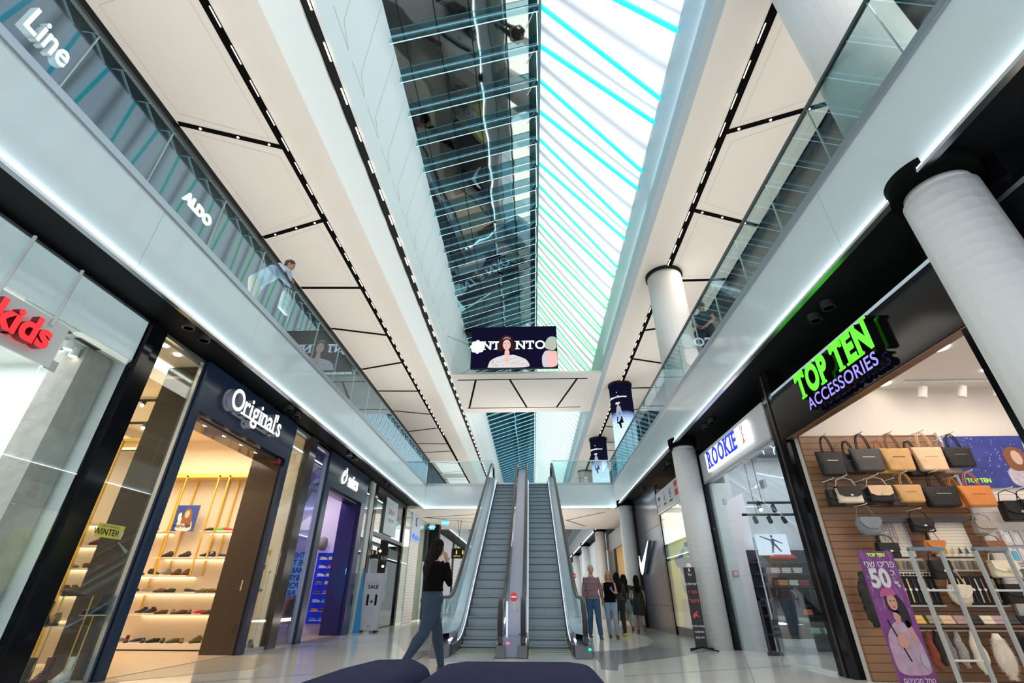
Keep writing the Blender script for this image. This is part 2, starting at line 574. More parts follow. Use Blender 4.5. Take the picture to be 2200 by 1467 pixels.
# roof-light upstand: face on the right, sloped cladding + light slot on the left
CLAD2 = mat('pale_cladding_upper', (.86, .93, .94), .45, noise=.015, nscale=1)
GREYFACE = mat('grey_blue_face', (.42, .51, .57), .5)
struct(B().box(3.10, 3.3, -3, 62, Z3 - .003, 10.95).obj('wall_right_upstand', GREYFACE))
struct(B().poly([(-4.31, -3, Z3), (-4.31, 62, Z3), (-3.74, 62, 9.60), (-3.74, -3, 9.60)], (0, 0, .12)).obj('wall_left_upstand', CLAD2))
struct(B().box(-3.76, -3.44, -3, 62, 9.66, 9.72).obj('trim_light_slot', BLACK))
struct(B().poly([(-3.46, -3, 9.60), (-3.46, 62, 9.60), (-2.71, 62, 10.95), (-2.71, -3, 10.95)], (-.1, 0, .05)).obj('wall_left_slope', CLAD2))
sb = B()
def sl_pt(t, y): return Vector((-3.46 + .75 * t + .003, y, 9.60 + 1.35 * t - .002))
def sl_line(t0, y0, t1, y1):
    a = sl_pt(t0, y0); c = sl_pt(t1, y1); d = (c - a).normalized(); n = d.cross(Vector((.874, 0, -.486))).normalized() * .005
    sb.poly([a + n, a - n, c - n, c + n])
y = .5
while y < 40:
    sl_line(.30, y, .96, y - .75); sl_line(.30, y, .22, y + .45); sl_line(.22, y - .3, .22, y + .45); y += .95
struct(sb.obj('wall_left_slope_joints', HAIR))
# crossing ceiling panel
struct(B().box(-3.37, 3.11, 18.05, 22.75, Z3, Z3 + .1).obj('ceiling_crossing', CREAM))
cb = B()
cb.box(-3.2, 2.55, 18.58, 18.66, Z3 - .006, Z3 - .001).box(-3.2, 2.55, 22.05, 22.12, Z3 - .006, Z3 - .001)
for a, c in (((-2.39, 18.62), (-3.10, 22.08)), ((-.88, 18.62), (-.16, 22.08)), ((2.1, 18.62), (1.35, 22.08))):
    a = Vector(a); c = Vector(c); d = (c - a).normalized(); n = Vector((-d.y, d.x)) * .045
    cb.poly([(*p, Z3 - .005) for p in (a + n, a - n, c - n, c + n)], (0, 0, .003))
struct(cb.obj('ceiling_crossing_slots', DARKR))
struct(B().box(-12, 12, 61.5, 62, 0, 12.5).obj('wall_back', mat('far_wall', (.75, .74, .72), .6, noise=.05)))
# linear lamps in the two light slots (a light for every dash)
dash = B().box(-.013, .013, -.17, .17, -.01, .0)
d0 = dash.obj('linear_lamp', LEDWARM, loc=(-3.60, 1.2, 9.655))
tag(d0, 'short linear lamp in the black ceiling slot between the pale claddings', 'ceiling light', 'linear lamps of the long slot by the roof light')
n = 0
y = 1.2
while y < 44:
    y += .86; n += 1
    o = d0.copy(); COL.objects.link(o); o.location = (-3.60, y, 9.655)
for xs, gname, lab in ((-5.19, 'linear lamps of the left gallery slot', 'thin linear lamp in the black slot of the left gallery ceiling'),
                       (4.13, 'linear lamps of the right gallery slot', 'thin linear lamp in the black slot of the right gallery ceiling')):
    dd = B().box(-.006, .006, -.16, .16, -.01, .0).obj('linear_lamp', LEDWARM, loc=(xs - .05 if xs > 0 else xs + .05, 2.0, Z3 - .014))
    tag(dd, lab, 'ceiling light', gname)
    for k in range(1, 40):
        o = dd.copy(); COL.objects.link(o); o.location = (dd.location.x, 2.0 + .62 * k, Z3 - .014)
# tiny spots in zigzag slots
sp = B().loft([(0, 0, 0), (0, 0, -.01)], [.024, .02], 10).obj('slot_spotlight', LEDWARM, loc=(0, -2, Z3 - .013))
tag(sp, 'tiny round spotlight in a zigzag slot of the gallery ceiling', 'spotlight', 'tiny spotlights in the zigzag ceiling slots')
first = True
for js in (jl[2:5], jr[2:5]):
    for a, c in js:
        for t in (.2, .55, .85):
            p = Vector(a).lerp(Vector(c), t)
            if first:
                sp.location = (p.x, p.y, Z3 - .013); first = False
            else:
                o = sp.copy(); COL.objects.link(o); o.location = (p.x, p.y, Z3 - .013)
# ---------------------------------------------------------------- roof light: mirror glass on the left slope, backlit membrane on the right
RX, RZ = .37, 12.0
LX, LZ = -2.71, 10.95
EX = 3.11
mir = bpy.data.materials.new('mirror_glass'); mir.use_nodes = True
nt = mir.node_tree; pb = nt.nodes['Principled BSDF']
pb.inputs['Base Color'].default_value = (.24, .27, .27, 1)
pb.inputs['Metallic'].default_value = 1.; pb.inputs['Roughness'].default_value = .03
tcn = nt.nodes.new('ShaderNodeTexCoord'); nn = nt.nodes.new('ShaderNodeTexNoise'); nn.inputs['Scale'].default_value = .55
bpn = nt.nodes.new('ShaderNodeBump'); bpn.inputs['Strength'].default_value = .12; bpn.inputs['Distance'].default_value = .12
nt.links.new(tcn.outputs['Object'], nn.inputs['Vector']); nt.links.new(nn.outputs['Fac'], bpn.inputs['Height']); nt.links.new(bpn.outputs['Normal'], pb.inputs['Normal'])
sky = thing('roof_light', 'long roof light, one slope dark mirror glass, the other glowing white membrane', 'skylight', (0, 0, 0))
B().poly([(LX, -3, LZ), (LX, 61.5, LZ), (RX, 61.5, RZ), (RX, -3, RZ)], (0, 0, .05)).obj('mirror_panel', mir, sky)
jb = B()
sl = Vector((RX - LX, 0, RZ - LZ))
for t in (.08, .30, .52, .76):
    p = Vector((LX, 0, LZ)) + sl * t
    jb.box(p.x - .009, p.x + .009, -3, 61.5, p.z - .012, p.z - .001)
jb.obj('mirror_joints', BLACK, sky)
# membrane: sags between the battens
MEMB = mat('backlit_membrane', (.30, .33, .38), .6, emit=(.90, .96, 1.0), es=.62)
# grey streaks of the wavy fabric: shading painted into the emission of each bay
nt = MEMB.node_tree; uvn = nt.nodes.new('ShaderNodeUVMap'); uvn.uv_map = 'UVMap'
su = nt.nodes.new('ShaderNodeSeparateXYZ'); nt.links.new(uvn.outputs[0], su.inputs[0])
rp = nt.nodes.new('ShaderNodeValToRGB'); nt.links.new(su.outputs['Y'], rp.inputs[0])
rp.color_ramp.elements[0].position = 0; rp.color_ramp.elements[0].color = (1, 1, 1, 1)
rp.color_ramp.elements[1].position = 1; rp.color_ramp.elements[1].color = (1, 1, 1, 1)
for p_, c_ in ((.35, 1.), (.55, .28), (.75, 1.)):
    e_ = rp.color_ramp.elements.new(p_); e_.color = (c_, c_, c_, 1)
nz = nt.nodes.new('ShaderNodeMath'); nz.operation = 'MULTIPLY'; nz.inputs[1].default_value = 1.0
nt.links.new(rp.outputs[0], nz.inputs[0]); nt.links.new(nz.outputs[0], nt.nodes['Principled BSDF'].inputs['Emission Strength'])


def rend(k):
    f = math.floor(k / 2)
    return 6.606 + 2.05 * f + .6 * (k - 2 * f)
kmin, kmax = -9, 20
bat = []
for k in range(kmin, kmax):
    bat.append((5.08 + .807 * k, rend(k) if k > -5 else 5.08 + .807 * k - .55 + (k + 9) * .1))
y0, y1 = bat[-1]
sk = y1 - y0
yy = y0
while yy < 58:
    yy += .807; bat.append((yy, yy + sk + (.12 if int(yy * 10) % 2 else -.12)))
mb = bmesh.new()
VV = {}
U, V = 8, 8
def mp(u, y0, y1, sag):
    return Vector((RX + (EX - RX) * u, y0 + (y1 - y0) * u, RZ + (LZ - RZ) * u - sag))
for (a0, a1), (c0, c1) in zip(bat, bat[1:]):
    grid = []
    for i in range(U + 1):
        row = []
        for j in range(V + 1):
            v = j / V
            sag = .10 * math.sin(PI * v) * math.sin(PI * i / U) ** .5 if 0 < i < U else 0
            row.append(mb.verts.new(mp(i / U, a0 + (c0 - a0) * v, a1 + (c1 - a1) * v, sag)))
            VV[row[-1]] = (i / U, v)
        grid.append(row)
    for i in range(U):
        for j in range(V):
            mb.faces.new((grid[i][j], grid[i][j + 1], grid[i + 1][j + 1], grid[i + 1][j]))
uvl = mb.loops.layers.uv.new('UVMap')
for f in mb.faces:
    for lp in f.loops:
        lp[uvl].uv = VV[lp.vert]
mm = bpy.data.meshes.new('membrane'); bmesh.ops.recalc_face_normals(mb, faces=mb.faces); mb.to_mesh(mm); mb.free()
for p in mm.polygons: p.use_smooth = True
mm.materials.append(MEMB)
mo = bpy.data.objects.new('membrane', mm); COL.objects.link(mo); mo.parent = sky
TEALS = [(.02, .62, .80), (.02, .66, .74), (.03, .70, .62), (.05, .70, .42), (.08, .66, .26), (.08, .60, .22)]
for i, (a, c) in enumerate(bat[:70]):
    f = min(5, max(0, (i - 8) / 2.3)); q = int(f); r = f - q; c0 = TEALS[q]; c1 = TEALS[min(5, q + 1)]
    col = tuple(c0[j] * (1 - r) + c1[j] * r for j in range(3))
    nm = 'batten_glow_%d' % round(f * 2)
    m = mat(nm, col, .3, emit=col, es=.75)
    w = .045 if i < 30 else .03
    if i >= 30: m = mat('far_batten', (.30, .55, .46), .4, emit=(.3, .6, .5), es=.35)
    p0 = Vector((RX, a, RZ - .06)); p1 = Vector((EX, c, LZ - .04))
    B().poly([p0 + Vector((0, -w, 0)), p0 + Vector((0, w, 0)), p1 + Vector((0, w, 0)), p1 + Vector((0, -w, 0))], (0, 0, -.09)).obj('batten', m, sky)
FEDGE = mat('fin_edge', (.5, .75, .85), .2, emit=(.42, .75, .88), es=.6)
fin = None
for i, (a, c) in enumerate(bat[:70]):
    if fin is None:
        fb = B()
        h = .26
        fb.poly([(LX, -.012, LZ - .02), (RX - .04, -.012, RZ - .05), (RX - .04, -.012, RZ - .05 - h), (LX, -.012, LZ - .02 - h)], (0, .024, 0))
        fin = fb.obj('glass_fin', FINGLASS, sky)
        ed = B()
        for dz in (0., -h):
            p0 = Vector((LX, 0, LZ - .02 + dz)); p1 = Vector((RX - .04, 0, RZ - .05 + dz))
            ed.loft([p0, p1], [.011, .011], 4)
        ed = ed.obj('fin_edge', FEDGE, fin)
        fin.location = (0, a, 0)
    else:
        f2 = fin.copy(); COL.objects.link(f2); f2.location = (0, a, 0)
        e2 = ed.copy(); COL.objects.link(e2); e2.parent = f2
B().box(RX - .05, RX + .01, -3, 61.5, RZ - .35, RZ - .02).obj('ridge_bar', mat('ridge_glass', (.12, .25, .27), .1, metal=.3), sky)
rod = B().tube((RX - .075, .12, RZ - .10), (RX - .06, .62, RZ - .42), .012, 5).obj('ridge_rod', emis('ridge_rod_light', (.75, .95, 1), 1.6), sky)
for i, (a, c) in enumerate(bat[:70]):
    r2 = rod if i == 0 else rod.copy()
    if i: COL.objects.link(r2)
    r2.location = (0, a, 0)
B().box(-2.7, .36, 16.75, 17.0, 10.75, 10.95).obj('cross_beam', BLACK, sky).rotation_euler = (0, 0, 0)

# ---------------------------------------------------------------- balustrades
def balustrade(name, label, axis, c, a0, a1, pitch=1.195, start=None, railm=None):
    """axis 'Y': runs along Y at X=c; 'X': runs along X at Y=c"""
    t = thing(name, label, 'balustrade', (0, 0, 0))
    zt, zb = 6.28, 5.335
    def bx(lo, hi, w0, w1, z0, z1):
        b = B()
        if axis == 'Y': b.box(c + w0, c + w1, lo, hi, z0, z1)
        else: b.box(lo, hi, c + w0, c + w1, z0, z1)
        return b
    bx(a0, a1, -.035, .035, Z2 - .01, zb).obj('base_channel', mat('channel_metal', (.42, .45, .49), .3, metal=.8), t)
    bx(a0, a1, -.022, .022, zt, zt + .045).obj('handrail', railm or DGREY, t)
    s = start if start is not None else a0
    while s < a1 - .05:
        e = min(s + pitch, a1); lo = max(s, a0)
        bx(lo + .006, e - .006, -.009, .009, zb, zt).obj('glass_panel', RAILGLASS, t)
        if s > a0 + .1:
            bx(s - .004, s + .004, -.010, .010, zb, zt).obj('joint_strip', mat('pale_joint_metal', (.6, .64, .62), .3, metal=.6), t)
        s = e
    return t
balustrade('balustrade', 'glass balustrade along the left upper gallery edge', 'Y', FL, .2, 20.7, start=.2)
balustrade('balustrade', 'glass balustrade along the right upper gallery edge', 'Y', FR, .2, 20.7, start=.2)
balustrade('balustrade', 'short glass balustrade on the bridge left of the escalators', 'X', 20.72, -4.6, -1.72, 1.45, railm=STEEL)
balustrade('balustrade', 'short glass balustrade on the bridge right of the escalators', 'X', 20.72, .92, 3.5, 1.3, railm=STEEL)
balustrade('balustrade', 'glass balustrade of the left gallery beyond the bridge', 'Y', FL, 27.8, 50, 2.4)
balustrade('balustrade', 'glass balustrade of the right gallery beyond the bridge', 'Y', FR, 27.8, 50, 2.4)

# ---------------------------------------------------------------- escalators
TAN = math.tan(math.radians(30))
YC = 9.75        # comb
Y0 = 11.15       # virtual start of the incline
YT = 20.24
def nose(y):     # tread height profile
    if y < 10.55: return 0.02
    if y < 11.75:
        t = (y - 10.55) / 1.2
        return .02 + t * t * ((11.75 - Y0) * TAN - .02)
    if y < 19.9: return (y - Y0) * TAN
    if y < 20.9:
        t = (y - 19.9) / 1.0
        zz = (19.9 - Y0) * TAN
        return zz + (5.26 - zz) * (1 - (1 - t) ** 2)
    return 5.26
STEPM = bands_mat('ribbed_step_metal', (.34, .39, .44), (.17, .20, .24), 'X', 90, .4, .45, metal=.5)
YEL = mat('yellow_edge', (.75, .68, .12), .5)
BALM = mat('balustrade_metal', (.62, .68, .80), .25, metal=.7)
SKIRT = mat('dark_skirt', (.05, .07, .10), .3, metal=.4)
EG = glass('escalator_glass', tint=(.80, .93, .95), refl=.12)
def escalator(label, x0, x1, ol, orr):
    """x0..x1 tread width; ol/orr = x of left and right handrail"""
    t = thing('escalator', label, 'escalator', (0, 0, 0))
    # steps
    y = 10.2; k = 0
    first_step = None
    while y < 20.3:
        z = nose(y + .17)
        zp = nose(y - .17) if y > 10.5 else -.02
        b = B()
        b.box(x0 + .006, x1 - .006, y, y + .36, z - .02, z)
        rise = min(.22, max(.0, z - zp))
        if rise > .01:
            # curved riser
            n_ = 5; pts = []
            for i in range(n_ + 1):
                u = i / n_
                pts.append((y + .006 + .05 * u * u * 0 - .03 * math.sin(u * PI / 2) + .03, z - .01 - rise * u))
            for (ya, za), (yb2, zb2) in zip(pts, pts[1:]):
                b.poly([(x0 + .006, ya, za), (x1 - .006, ya, za), (x1 - .006, yb2, zb2), (x0 + .006, yb2, zb2)])
        o = b.obj('step', STEPM, t)
        if k < 9:
            B().box(x0 + .006, x1 - .006, y - .001, y + .022, z, z + .003).box(x0 + .006, x0 + .03, y, y + .34, z, z + .003).box(x1 - .03, x1 - .006, y, y + .34, z, z + .003).obj('edge_line', YEL, o)
        y += .346; k += 1
    B().box(x0, x1, 9.0, YC + .1, .001, .022).obj('comb_plate', bands_mat('comb_plate_metal', (.62, .64, .62), (.4, .42, .42), 'Y', 14, .2, .3, metal=.6), t)
    B().box(x0, x1, YC + .1, 10.22, .001, .018).obj('lower_tread', bands_mat('yellow_lined_tread', (.40, .42, .40), (.62, .60, .25), 'Y', 8, .16, .4, metal=.4), t)
    B().box(x0 - .1, x1 + .1, 20.3, 21.9, 5.22, 5.262).obj('landing_plate', STEEL, t)
    ys = [9.75 + .25 * i for i in range(46)]
    ys = [q for q in ys if q <= 21.0]
    for s, xi, xo in ((-1, x0, ol), (1, x1, orr)):
        # skirt
        pr = [(q, nose(q)) for q in ys]
        b = B()
        def strip(xa, xb, za, zb, b):
            for (qa, a), (qb, c) in zip(pr, pr[1:]):
                b.poly([(xa, qa, a + za), (xb, qa, a + zb), (xb, qb, c + zb), (xa, qb, c + za)])
        strip(xi, xi, -.18, .16, b)
        b.obj('skirt_panel', SKIRT, t)
        b = B(); xm = xi + s * .04
        strip(xi, xm, .16, .20, b); strip(xm, xm + s * .02, .20, .34, b)
        b.obj('inner_deck', BALM, t)
        b = B()
        for (qa, a), (qb, c) in zip(pr, pr[1:]):
            b.tube((xi + s * .018, qa, a + .175), (xi + s * .018, qb, c + .175), .008, 6)
        b.obj('skirt_light', emis('skirt_light', (.80, .88, 1), 1.6), t)
        # glass with rounded newel end
        gx = xo
        cy, cz, rr = 9.95, .52, .40
        top = [(q, nose(q) + .88) for q in ys if q >= 10.1]
        b = B()
        prof = [(cy - rr * math.sin(a), cz - rr * math.cos(a)) for a in [PI * i / 10 for i in range(0, 11)]]
        gpts = [(10.3, nose(10.3) + .14)] + prof
        bot = [(q, nose(q) + .30) for q in ys if q >= 10.1]
        for (qa, a), (qb, c), (qc, e), (qd, g) in zip(top, top[1:], bot, bot[1:]):
            b.poly([(gx, qa, a), (gx, qb, c), (gx, qd, g), (gx, qc, e)], (.01 * s, 0, 0))
        b.poly([(gx, *q) for q in prof] + [(gx, 10.1, .90), (gx, 10.1, .30), (gx, 9.95, .14)], (.01 * s, 0, 0))
        b.obj('glass_panel', EG, t)
        # lower cladding outside glass foot
        b = B()
        xl = xi + s * .06
        strip(xl, gx + s * .02, .34, .31, b); strip(gx + s * .02, gx + s * .02, .31, -.30, b)
        b.obj('outer_deck', BALM, t)
        # handrail
        nw = [(gx, cy + .05, cz - rr + .02)] + [(gx, cy - rr * math.sin(a), cz - rr * math.cos(a)) for a in [PI * i / 10 for i in range(1, 11)]]
        hp = nw + [(gx, q, a + .025) for q, a in top]
        yt = hp[-1][1]; zt = hp[-1][2]
        for a in [PI * i / 8 for i in range(1, 8)]:
            hp.append((gx, yt + .36 * math.sin(a), zt - .36 + .36 * math.cos(a)))
        B().loft(hp, [(.045, .03)] * len(hp), 10, ref=Vector((1, 0, 0))).obj('handrail', RUBBER, t, smooth=True)
        # newel base box
        B().poly([(xi + s * .01, 9.52, 0), (xi + s * .01, 9.60, .20), (xi + s * .01, 10.5, .34), (xi + s * .01, 10.5, 0)], (s * (abs(gx - xi) + .09), 0, 0)).obj('newel_base', mat('newel_grey', (.13, .135, .15), .4, metal=.5), t, bevel=.015)
        B().loft([(gx, 9.56, .27), (gx, 9.72, .24)], [(.05, .06), (.04, .05)], 10).obj('handrail_inlet', RUBBER, t)
        B().box(min(xi + s * .03, xi + s * .05), max(xi + s * .03, xi + s * .05), 9.62, 10.4, .24, .27).obj('newel_light', emis('newel_light', (.9, .95, 1), 3), t)
    # truss below
    b = B()
    for (qa, a), (qb, c) in zip(pr, pr[1:]):
        if a > .1:
            b.poly([(x0 - .05, qa, a - .28), (x1 + .05, qa, a - .28), (x1 + .05, qb, c - .28), (x0 - .05, qb, c - .28)])
            b.poly([(x0 - .05, qa, max(.0, a - 1.2)), (x1 + .05, qa, max(.0, a - 1.2)), (x1 + .05, qb, max(.0, c - 1.2)), (x0 - .05, qb, max(.0, c - 1.2))])
            for xx in (x0 - .05, x1 + .05):
                b.poly([(xx, qa, a - .28), (xx, qb, c - .28), (xx, qb, max(.0, c - 1.2)), (xx, qa, max(.0, a - 1.2))])
    b.obj('truss_cladding', BALM, t)
    return t
e1 = escalator('left escalator of the pair, with ribbed grey steps', -1.47, -.68, -1.72, -.60)
e2 = escalator('right escalator of the pair, with ribbed grey steps', -.11, .69, -.19, .90)
# metal deck between the two
ys = [9.75 + .25 * i for i in range(46)]
b = B()
for qa, qb in zip(ys, ys[1:]):
    if qb <= 21.0 and qa >= 10.5:
        b.poly([(-.54, qa, nose(qa) + .62), (-.25, qa, nose(qa) + .62), (-.25, qb, nose(qb) + .62), (-.54, qb, nose(qb) + .62)], (0, 0, -.5))
b.box(-.54, -.25, 10.38, 10.5, .3, .64 + .02)
ddk = b.obj('middle_deck', mat('lilac_metal', (.62, .62, .78), .3, metal=.5))
ddk.parent = e1
b = B().box(-.57, -.22, 9.6, 10.42, .0, .30)
nb = b.obj('middle_newel_box', mat('newel_blue_grey', (.28, .30, .42), .4, metal=.5), bevel=.02)
nb.parent = e1
B().ball((-.46, 9.595, .22), (.03, .012, .018)).obj('red_lamp', emis('red_lamp', (1, .05, .12), 4), e1)
B().ball((.955, 9.53, .14), (.025, .012, .02)).obj('green_lamp', emis('green_lamp', (.02, .9, .5), 2.5), e2)
def no_entry(loc, label, r=.075):
    t = thing('no_entry_sign', label, 'sign', loc)
    B().loft([(0, 0, 0), (0, .012, 0)], [r, r], 24, ref=Vector((1, 0, 0))).obj('disc', mat('sign_red', (.75, .03, .05), .4, emit=(.75, .03, .05), es=.25), t)
    B().box(-r * .7, r * .7, -.004, -.001, -r * .17, r * .17).obj('bar', mat('sign_white', (.9, .9, .9), .5, emit=(.9, .9, .9), es=.2), t)
    return t
no_entry((-.385, 10.36, .93), 'round red no entry sign on the deck between the escalators')
B().box(-.385 - .01, -.385 + .01, 10.372, 10.39, .62, .95).obj('sign_stem', STEEL, e1)
st = B().box(-.50, -.47, 9.72, 9.74, .3, .86)
ps = st.obj('acrylic_sign', mat('acrylic', (.85, .88, 1), .1, emit=(.8, .85, 1), es=.5))
ps.parent = e1

# ---------------------------------------------------------------- columns
QUILT = mat('quilted_white_column', (.80, .79, .775), .55)
nt = QUILT.node_tree; bb = nt.nodes['Principled BSDF']
tcn = nt.nodes.new('ShaderNodeTexCoord'); mp_ = nt.nodes.new('ShaderNodeMapping'); mp_.inputs['Rotation'].default_value = (0, 0, 0)
vr = nt.nodes.new('ShaderNodeTexVoronoi'); vr.inputs['Scale'].default_value = 9; vr.inputs['Randomness'].default_value = .25
bp = nt.nodes.new('ShaderNodeBump'); bp.inputs['Strength'].default_value = .35; bp.inputs['Distance'].default_value = .03
nt.links.new(tcn.outputs['Object'], vr.inputs['Vector']); nt.links.new(vr.outputs['Distance'], bp.inputs['Height']); nt.links.new(bp.outputs['Normal'], bb.inputs['Normal'])
gl = ['big round white column beside the handbag shop, nearest the camera', 'round white column with a black banner stand at its foot',
      'round white column beside the tall dark shop wall', 'round white column behind the walking couple', 'far round white column, fourth behind the banner column',
      'farthest round white column at the end of the right row']
for i, yy in enumerate((3.2, 11.5, 19.8, 28.1, 36.4, 44.7)):
    t = thing('round_column', gl[i], 'column', (3.8, yy, 0))
    B().loft([(0, 0, 0), (0, 0, 4.12)], [.28, .28], 40).obj('shaft', QUILT, t, smooth=True)
    B().loft([(0, 0, 4.12), (0, 0, 4.2)], [.25, .25], 40).obj('neck', QUILT, t, smooth=True)
    B().loft([(0, 0, 4.2), (0, 0, 4.40)], [.34, .34], 40).obj('collar', DARKR, t, smooth=True)
GRAD = bpy.data.materials.new('column_screen'); GRAD.use_nodes = True
nt = GRAD.node_tree; nt.nodes.remove(nt.nodes['Principled BSDF'])
tcn = nt.nodes.new('ShaderNodeTexCoord'); sp_ = nt.nodes.new('ShaderNodeSeparateXYZ'); nt.links.new(tcn.outputs['Object'], sp_.inputs[0])
mr = nt.nodes.new('ShaderNodeMapRange'); mr.inputs[1].default_value = 0.; mr.inputs[2].default_value = 4.1
nt.links.new(sp_.outputs['Z'], mr.inputs[0])
cr = nt.nodes.new('ShaderNodeValToRGB'); el = cr.color_ramp.elements
el[0].position = 0; el[0].color = (.25, .68, .80, 1); el[1].position = 1; el[1].color = (.004, .004, .014, 1)
for p_, c_ in ((.40, (.62, .85, 1, 1)), (.56, (.50, .68, .98, 1)), (.62, (.22, .34, .62, 1)), (.67, (.006, .006, .02, 1))):
    e = cr.color_ramp.elements.new(p_); e.color = c_
nt.links.new(mr.outputs[0], cr.inputs[0])
wv = nt.nodes.new('ShaderNodeMath'); wv.operation = 'MULTIPLY'; wv.inputs[1].default_value = 9
nt.links.new(sp_.outputs['Z'], wv.inputs[0])
fr = nt.nodes.new('ShaderNodeMath'); fr.operation = 'FRACT'; nt.links.new(wv.outputs[0], fr.inputs[0])
gt = nt.nodes.new('ShaderNodeMath'); gt.operation = 'GREATER_THAN'; gt.inputs[1].default_value = .16; nt.links.new(fr.outputs[0], gt.inputs[0])
mx = nt.nodes.new('ShaderNodeMath'); mx.operation = 'MULTIPLY_ADD'; mx.inputs[1].default_value = .45; mx.inputs[2].default_value = .75
nt.links.new(gt.outputs[0], mx.inputs[0])
em = nt.nodes.new('ShaderNodeEmission'); nt.links.new(cr.outputs[0], em.inputs[0]); nt.links.new(mx.outputs[0], em.inputs[1])
nt.links.new(em.outputs[0], nt.nodes['Material Output'].inputs[0])
SCW = emis('screen_white', (.95, .97, 1), 1.3)
ul = ['huge round white quilted column on the upper gallery, nearest the camera', 'round white quilted column on the upper gallery beside the standing man',
      'larger round column wrapped in a blue video screen', 'smaller round column wrapped in a blue video screen', 'far plain round column beyond the smaller screen column']
for i, yy in enumerate((3.35, 11.3, 19.4, 27.5, 35.6)):
    t = thing('round_column', ul[i], 'column', (4.08, yy, 5.245))
    H = Z3 - 5.25
    led = i in (2, 3)
    B().loft([(0, 0, 0), (0, 0, H - .03)], [.49, .49], 48, caps=True).obj('screen' if led else 'shaft', GRAD if led else QUILT, t, smooth=False if led else True)
    B().loft([(0, 0, H - .10), (0, 0, H - .002)], [.53, .53], 48).obj('top_ring', BLACK, t, smooth=True)
    if led:
        a = -2.75 + PI  # faces the camera side
        grp = []
        def on_col(s, size, z, da=0., **k):
            o = text(s, size, SCW, 'lettering', t, bend=.495, extrude=.002, **k)
            # rotate about the column axis so that it looks towards -X/-Y
            th = -.62 + da
            o.rotation_euler = (PI / 2, 0, th)
            o.location = (.497 * math.sin(th), -.497 * math.cos(th), z)
            return o
        on_col('GideonOberson', .135, H * .82, .0, shear=.35, bold=.012)
        on_col('ıко', .15, H * .75, .05, bold=.02)
        # walking figure on the screen
        def fig(pts, m, nm):
            b = B()
            th0 = -.62
            vs_ = []
            for u, z in pts:
                an = th0 + u / .495
                vs_.append((.499 * math.sin(an), -.499 * math.cos(an), z))
            return b.poly(vs_).obj(nm, m, t)
        zc = H * .60
        fig([(.02, zc + .62), (.0, zc + .55), (.0, zc + .48), (-.05, zc + .45), (-.09, zc + .15), (-.07, zc), (.15, zc), (.17, zc + .15), (.13, zc + .45), (.08, zc + .48), (.08, zc + .55), (.06, zc + .62)], emis('screen_grey', (.35, .4, .5), 1), 'figure_top')
        fig([(-.07, zc), (-.1, zc - .28), (-.02, zc - .30), (.04, zc - .52), (.1, zc - .52), (.09, zc - .3), (.2, zc - .28), (.15, zc)], emis('screen_black', (.005, .005, .01), 1), 'figure_skirt')
        B().ball((.51 * math.sin(-.55), -.51 * math.cos(-.55), H * .87), .022).obj('indicator', SCW, t)
# left side: dark pier beyond the shops
# ---------------------------------------------------------------- hanging video screen
scr = thing('video_screen', 'wide hanging video screen showing a dark-haired woman and white letters', 'video screen', (-.59, 16, 9.6))
W, H = 3.40, 1.86
B().box(-W / 2, W / 2, 0, .12, -H / 2, H / 2).obj('cabinet', BLACK, scr)
def sf(pts, m, nm, layer=1):
    return flat(pts, m, '-Y', (0, 0, 0), layer, nm, scr)
sf([(-W / 2 + .01, -H / 2 + .01), (W / 2 - .01, -H / 2 + .01), (W / 2 - .01, H / 2 - .01), (-W / 2 + .01, H / 2 - .01)], emis('screen_navy', (.006, .005, .022), 1), 'picture', 1)
SW2 = emis('screen_letter', (.88, .93, 1), 1.5)
serif_text('NT', .52, SW2, scr, '-Y', (-.88, -.004, .06), bold=.02, extrude=.001)
serif_text('NTO', .52, SW2, scr, '-Y', (.68, -.004, .06), bold=.02, extrude=.001)
b = B()
for k in range(8):
    a = k * PI / 4
    b.poly([(-1.45 + .20 * math.cos(a) + .10 * math.cos(t_), -.004, .03 + .20 * math.sin(a) + .11 * math.sin(t_)) for t_ in [i * PI / 4 for i in range(8)]])
b.poly([(-1.45 + u, -.0045, .03 + v) for u, v in ell(0, 0, .17, .17)])
b.obj('emblem', SW2, scr)
SKIN_S = emis('screen_skin', (.80, .52, .46), 1)
HAIR_S = emis('screen_hair', (.035, .012, .014), 1)
sf([(-.62, .10), (-.60, .30), (-.52, .46), (-.36, .55), (-.22, .54), (-.08, .45), (-.02, .28), (.02, .05), (.06, -.14), (-.05, -.22), (-.14, -.12), (-.46, -.12), (-.55, -.24), (-.68, -.14)], HAIR_S, 'hair', 5)
sf([(-.95, -.62), (-1.02, -.85), (-1.04, -.91), (.62, -.91), (.58, -.72), (.46, -.55), (.25, -.45), (-.05, -.34), (-.18, -.38), (-.32, -.34), (-.60, -.42), (-.80, -.50)], emis('screen_lace', (.70, .66, .68), 1), 'dress', 4)
for k in range(60):
    u = random.uniform(-.95, .5); v = random.uniform(-.88, -.5)
    if k < 46: sf([(u, v), (u + .05, v + .03), (u + .09, v - .02), (u + .05, v + .015)], emis('screen_lace_dark', (.18, .15, .18), 1), 'lace_motif', 5)
sf([(-.38, -.36), (-.36, -.12), (-.20, -.12), (-.17, -.36), (-.22, -.60), (-.27, -.88), (-.32, -.60)], SKIN_S, 'neck', 5)
sf(ell(-.29, .10, .155, .235, 20), SKIN_S, 'face', 6)
for s in (-1, 1):
    sf(ell(-.29 + s * .065, .14, .03, .012, 8), HAIR_S, 'eye', 7)
    sf([(-.29 + s * .03, .175), (-.29 + s * .1, .185), (-.29 + s * .1, .172), (-.29 + s * .03, .165)], HAIR_S, 'eyebrow', 7)
sf(ell(-.29, -.035, .035, .014, 8), emis('screen_lip', (.6, .12, .14), 1), 'lips', 7)
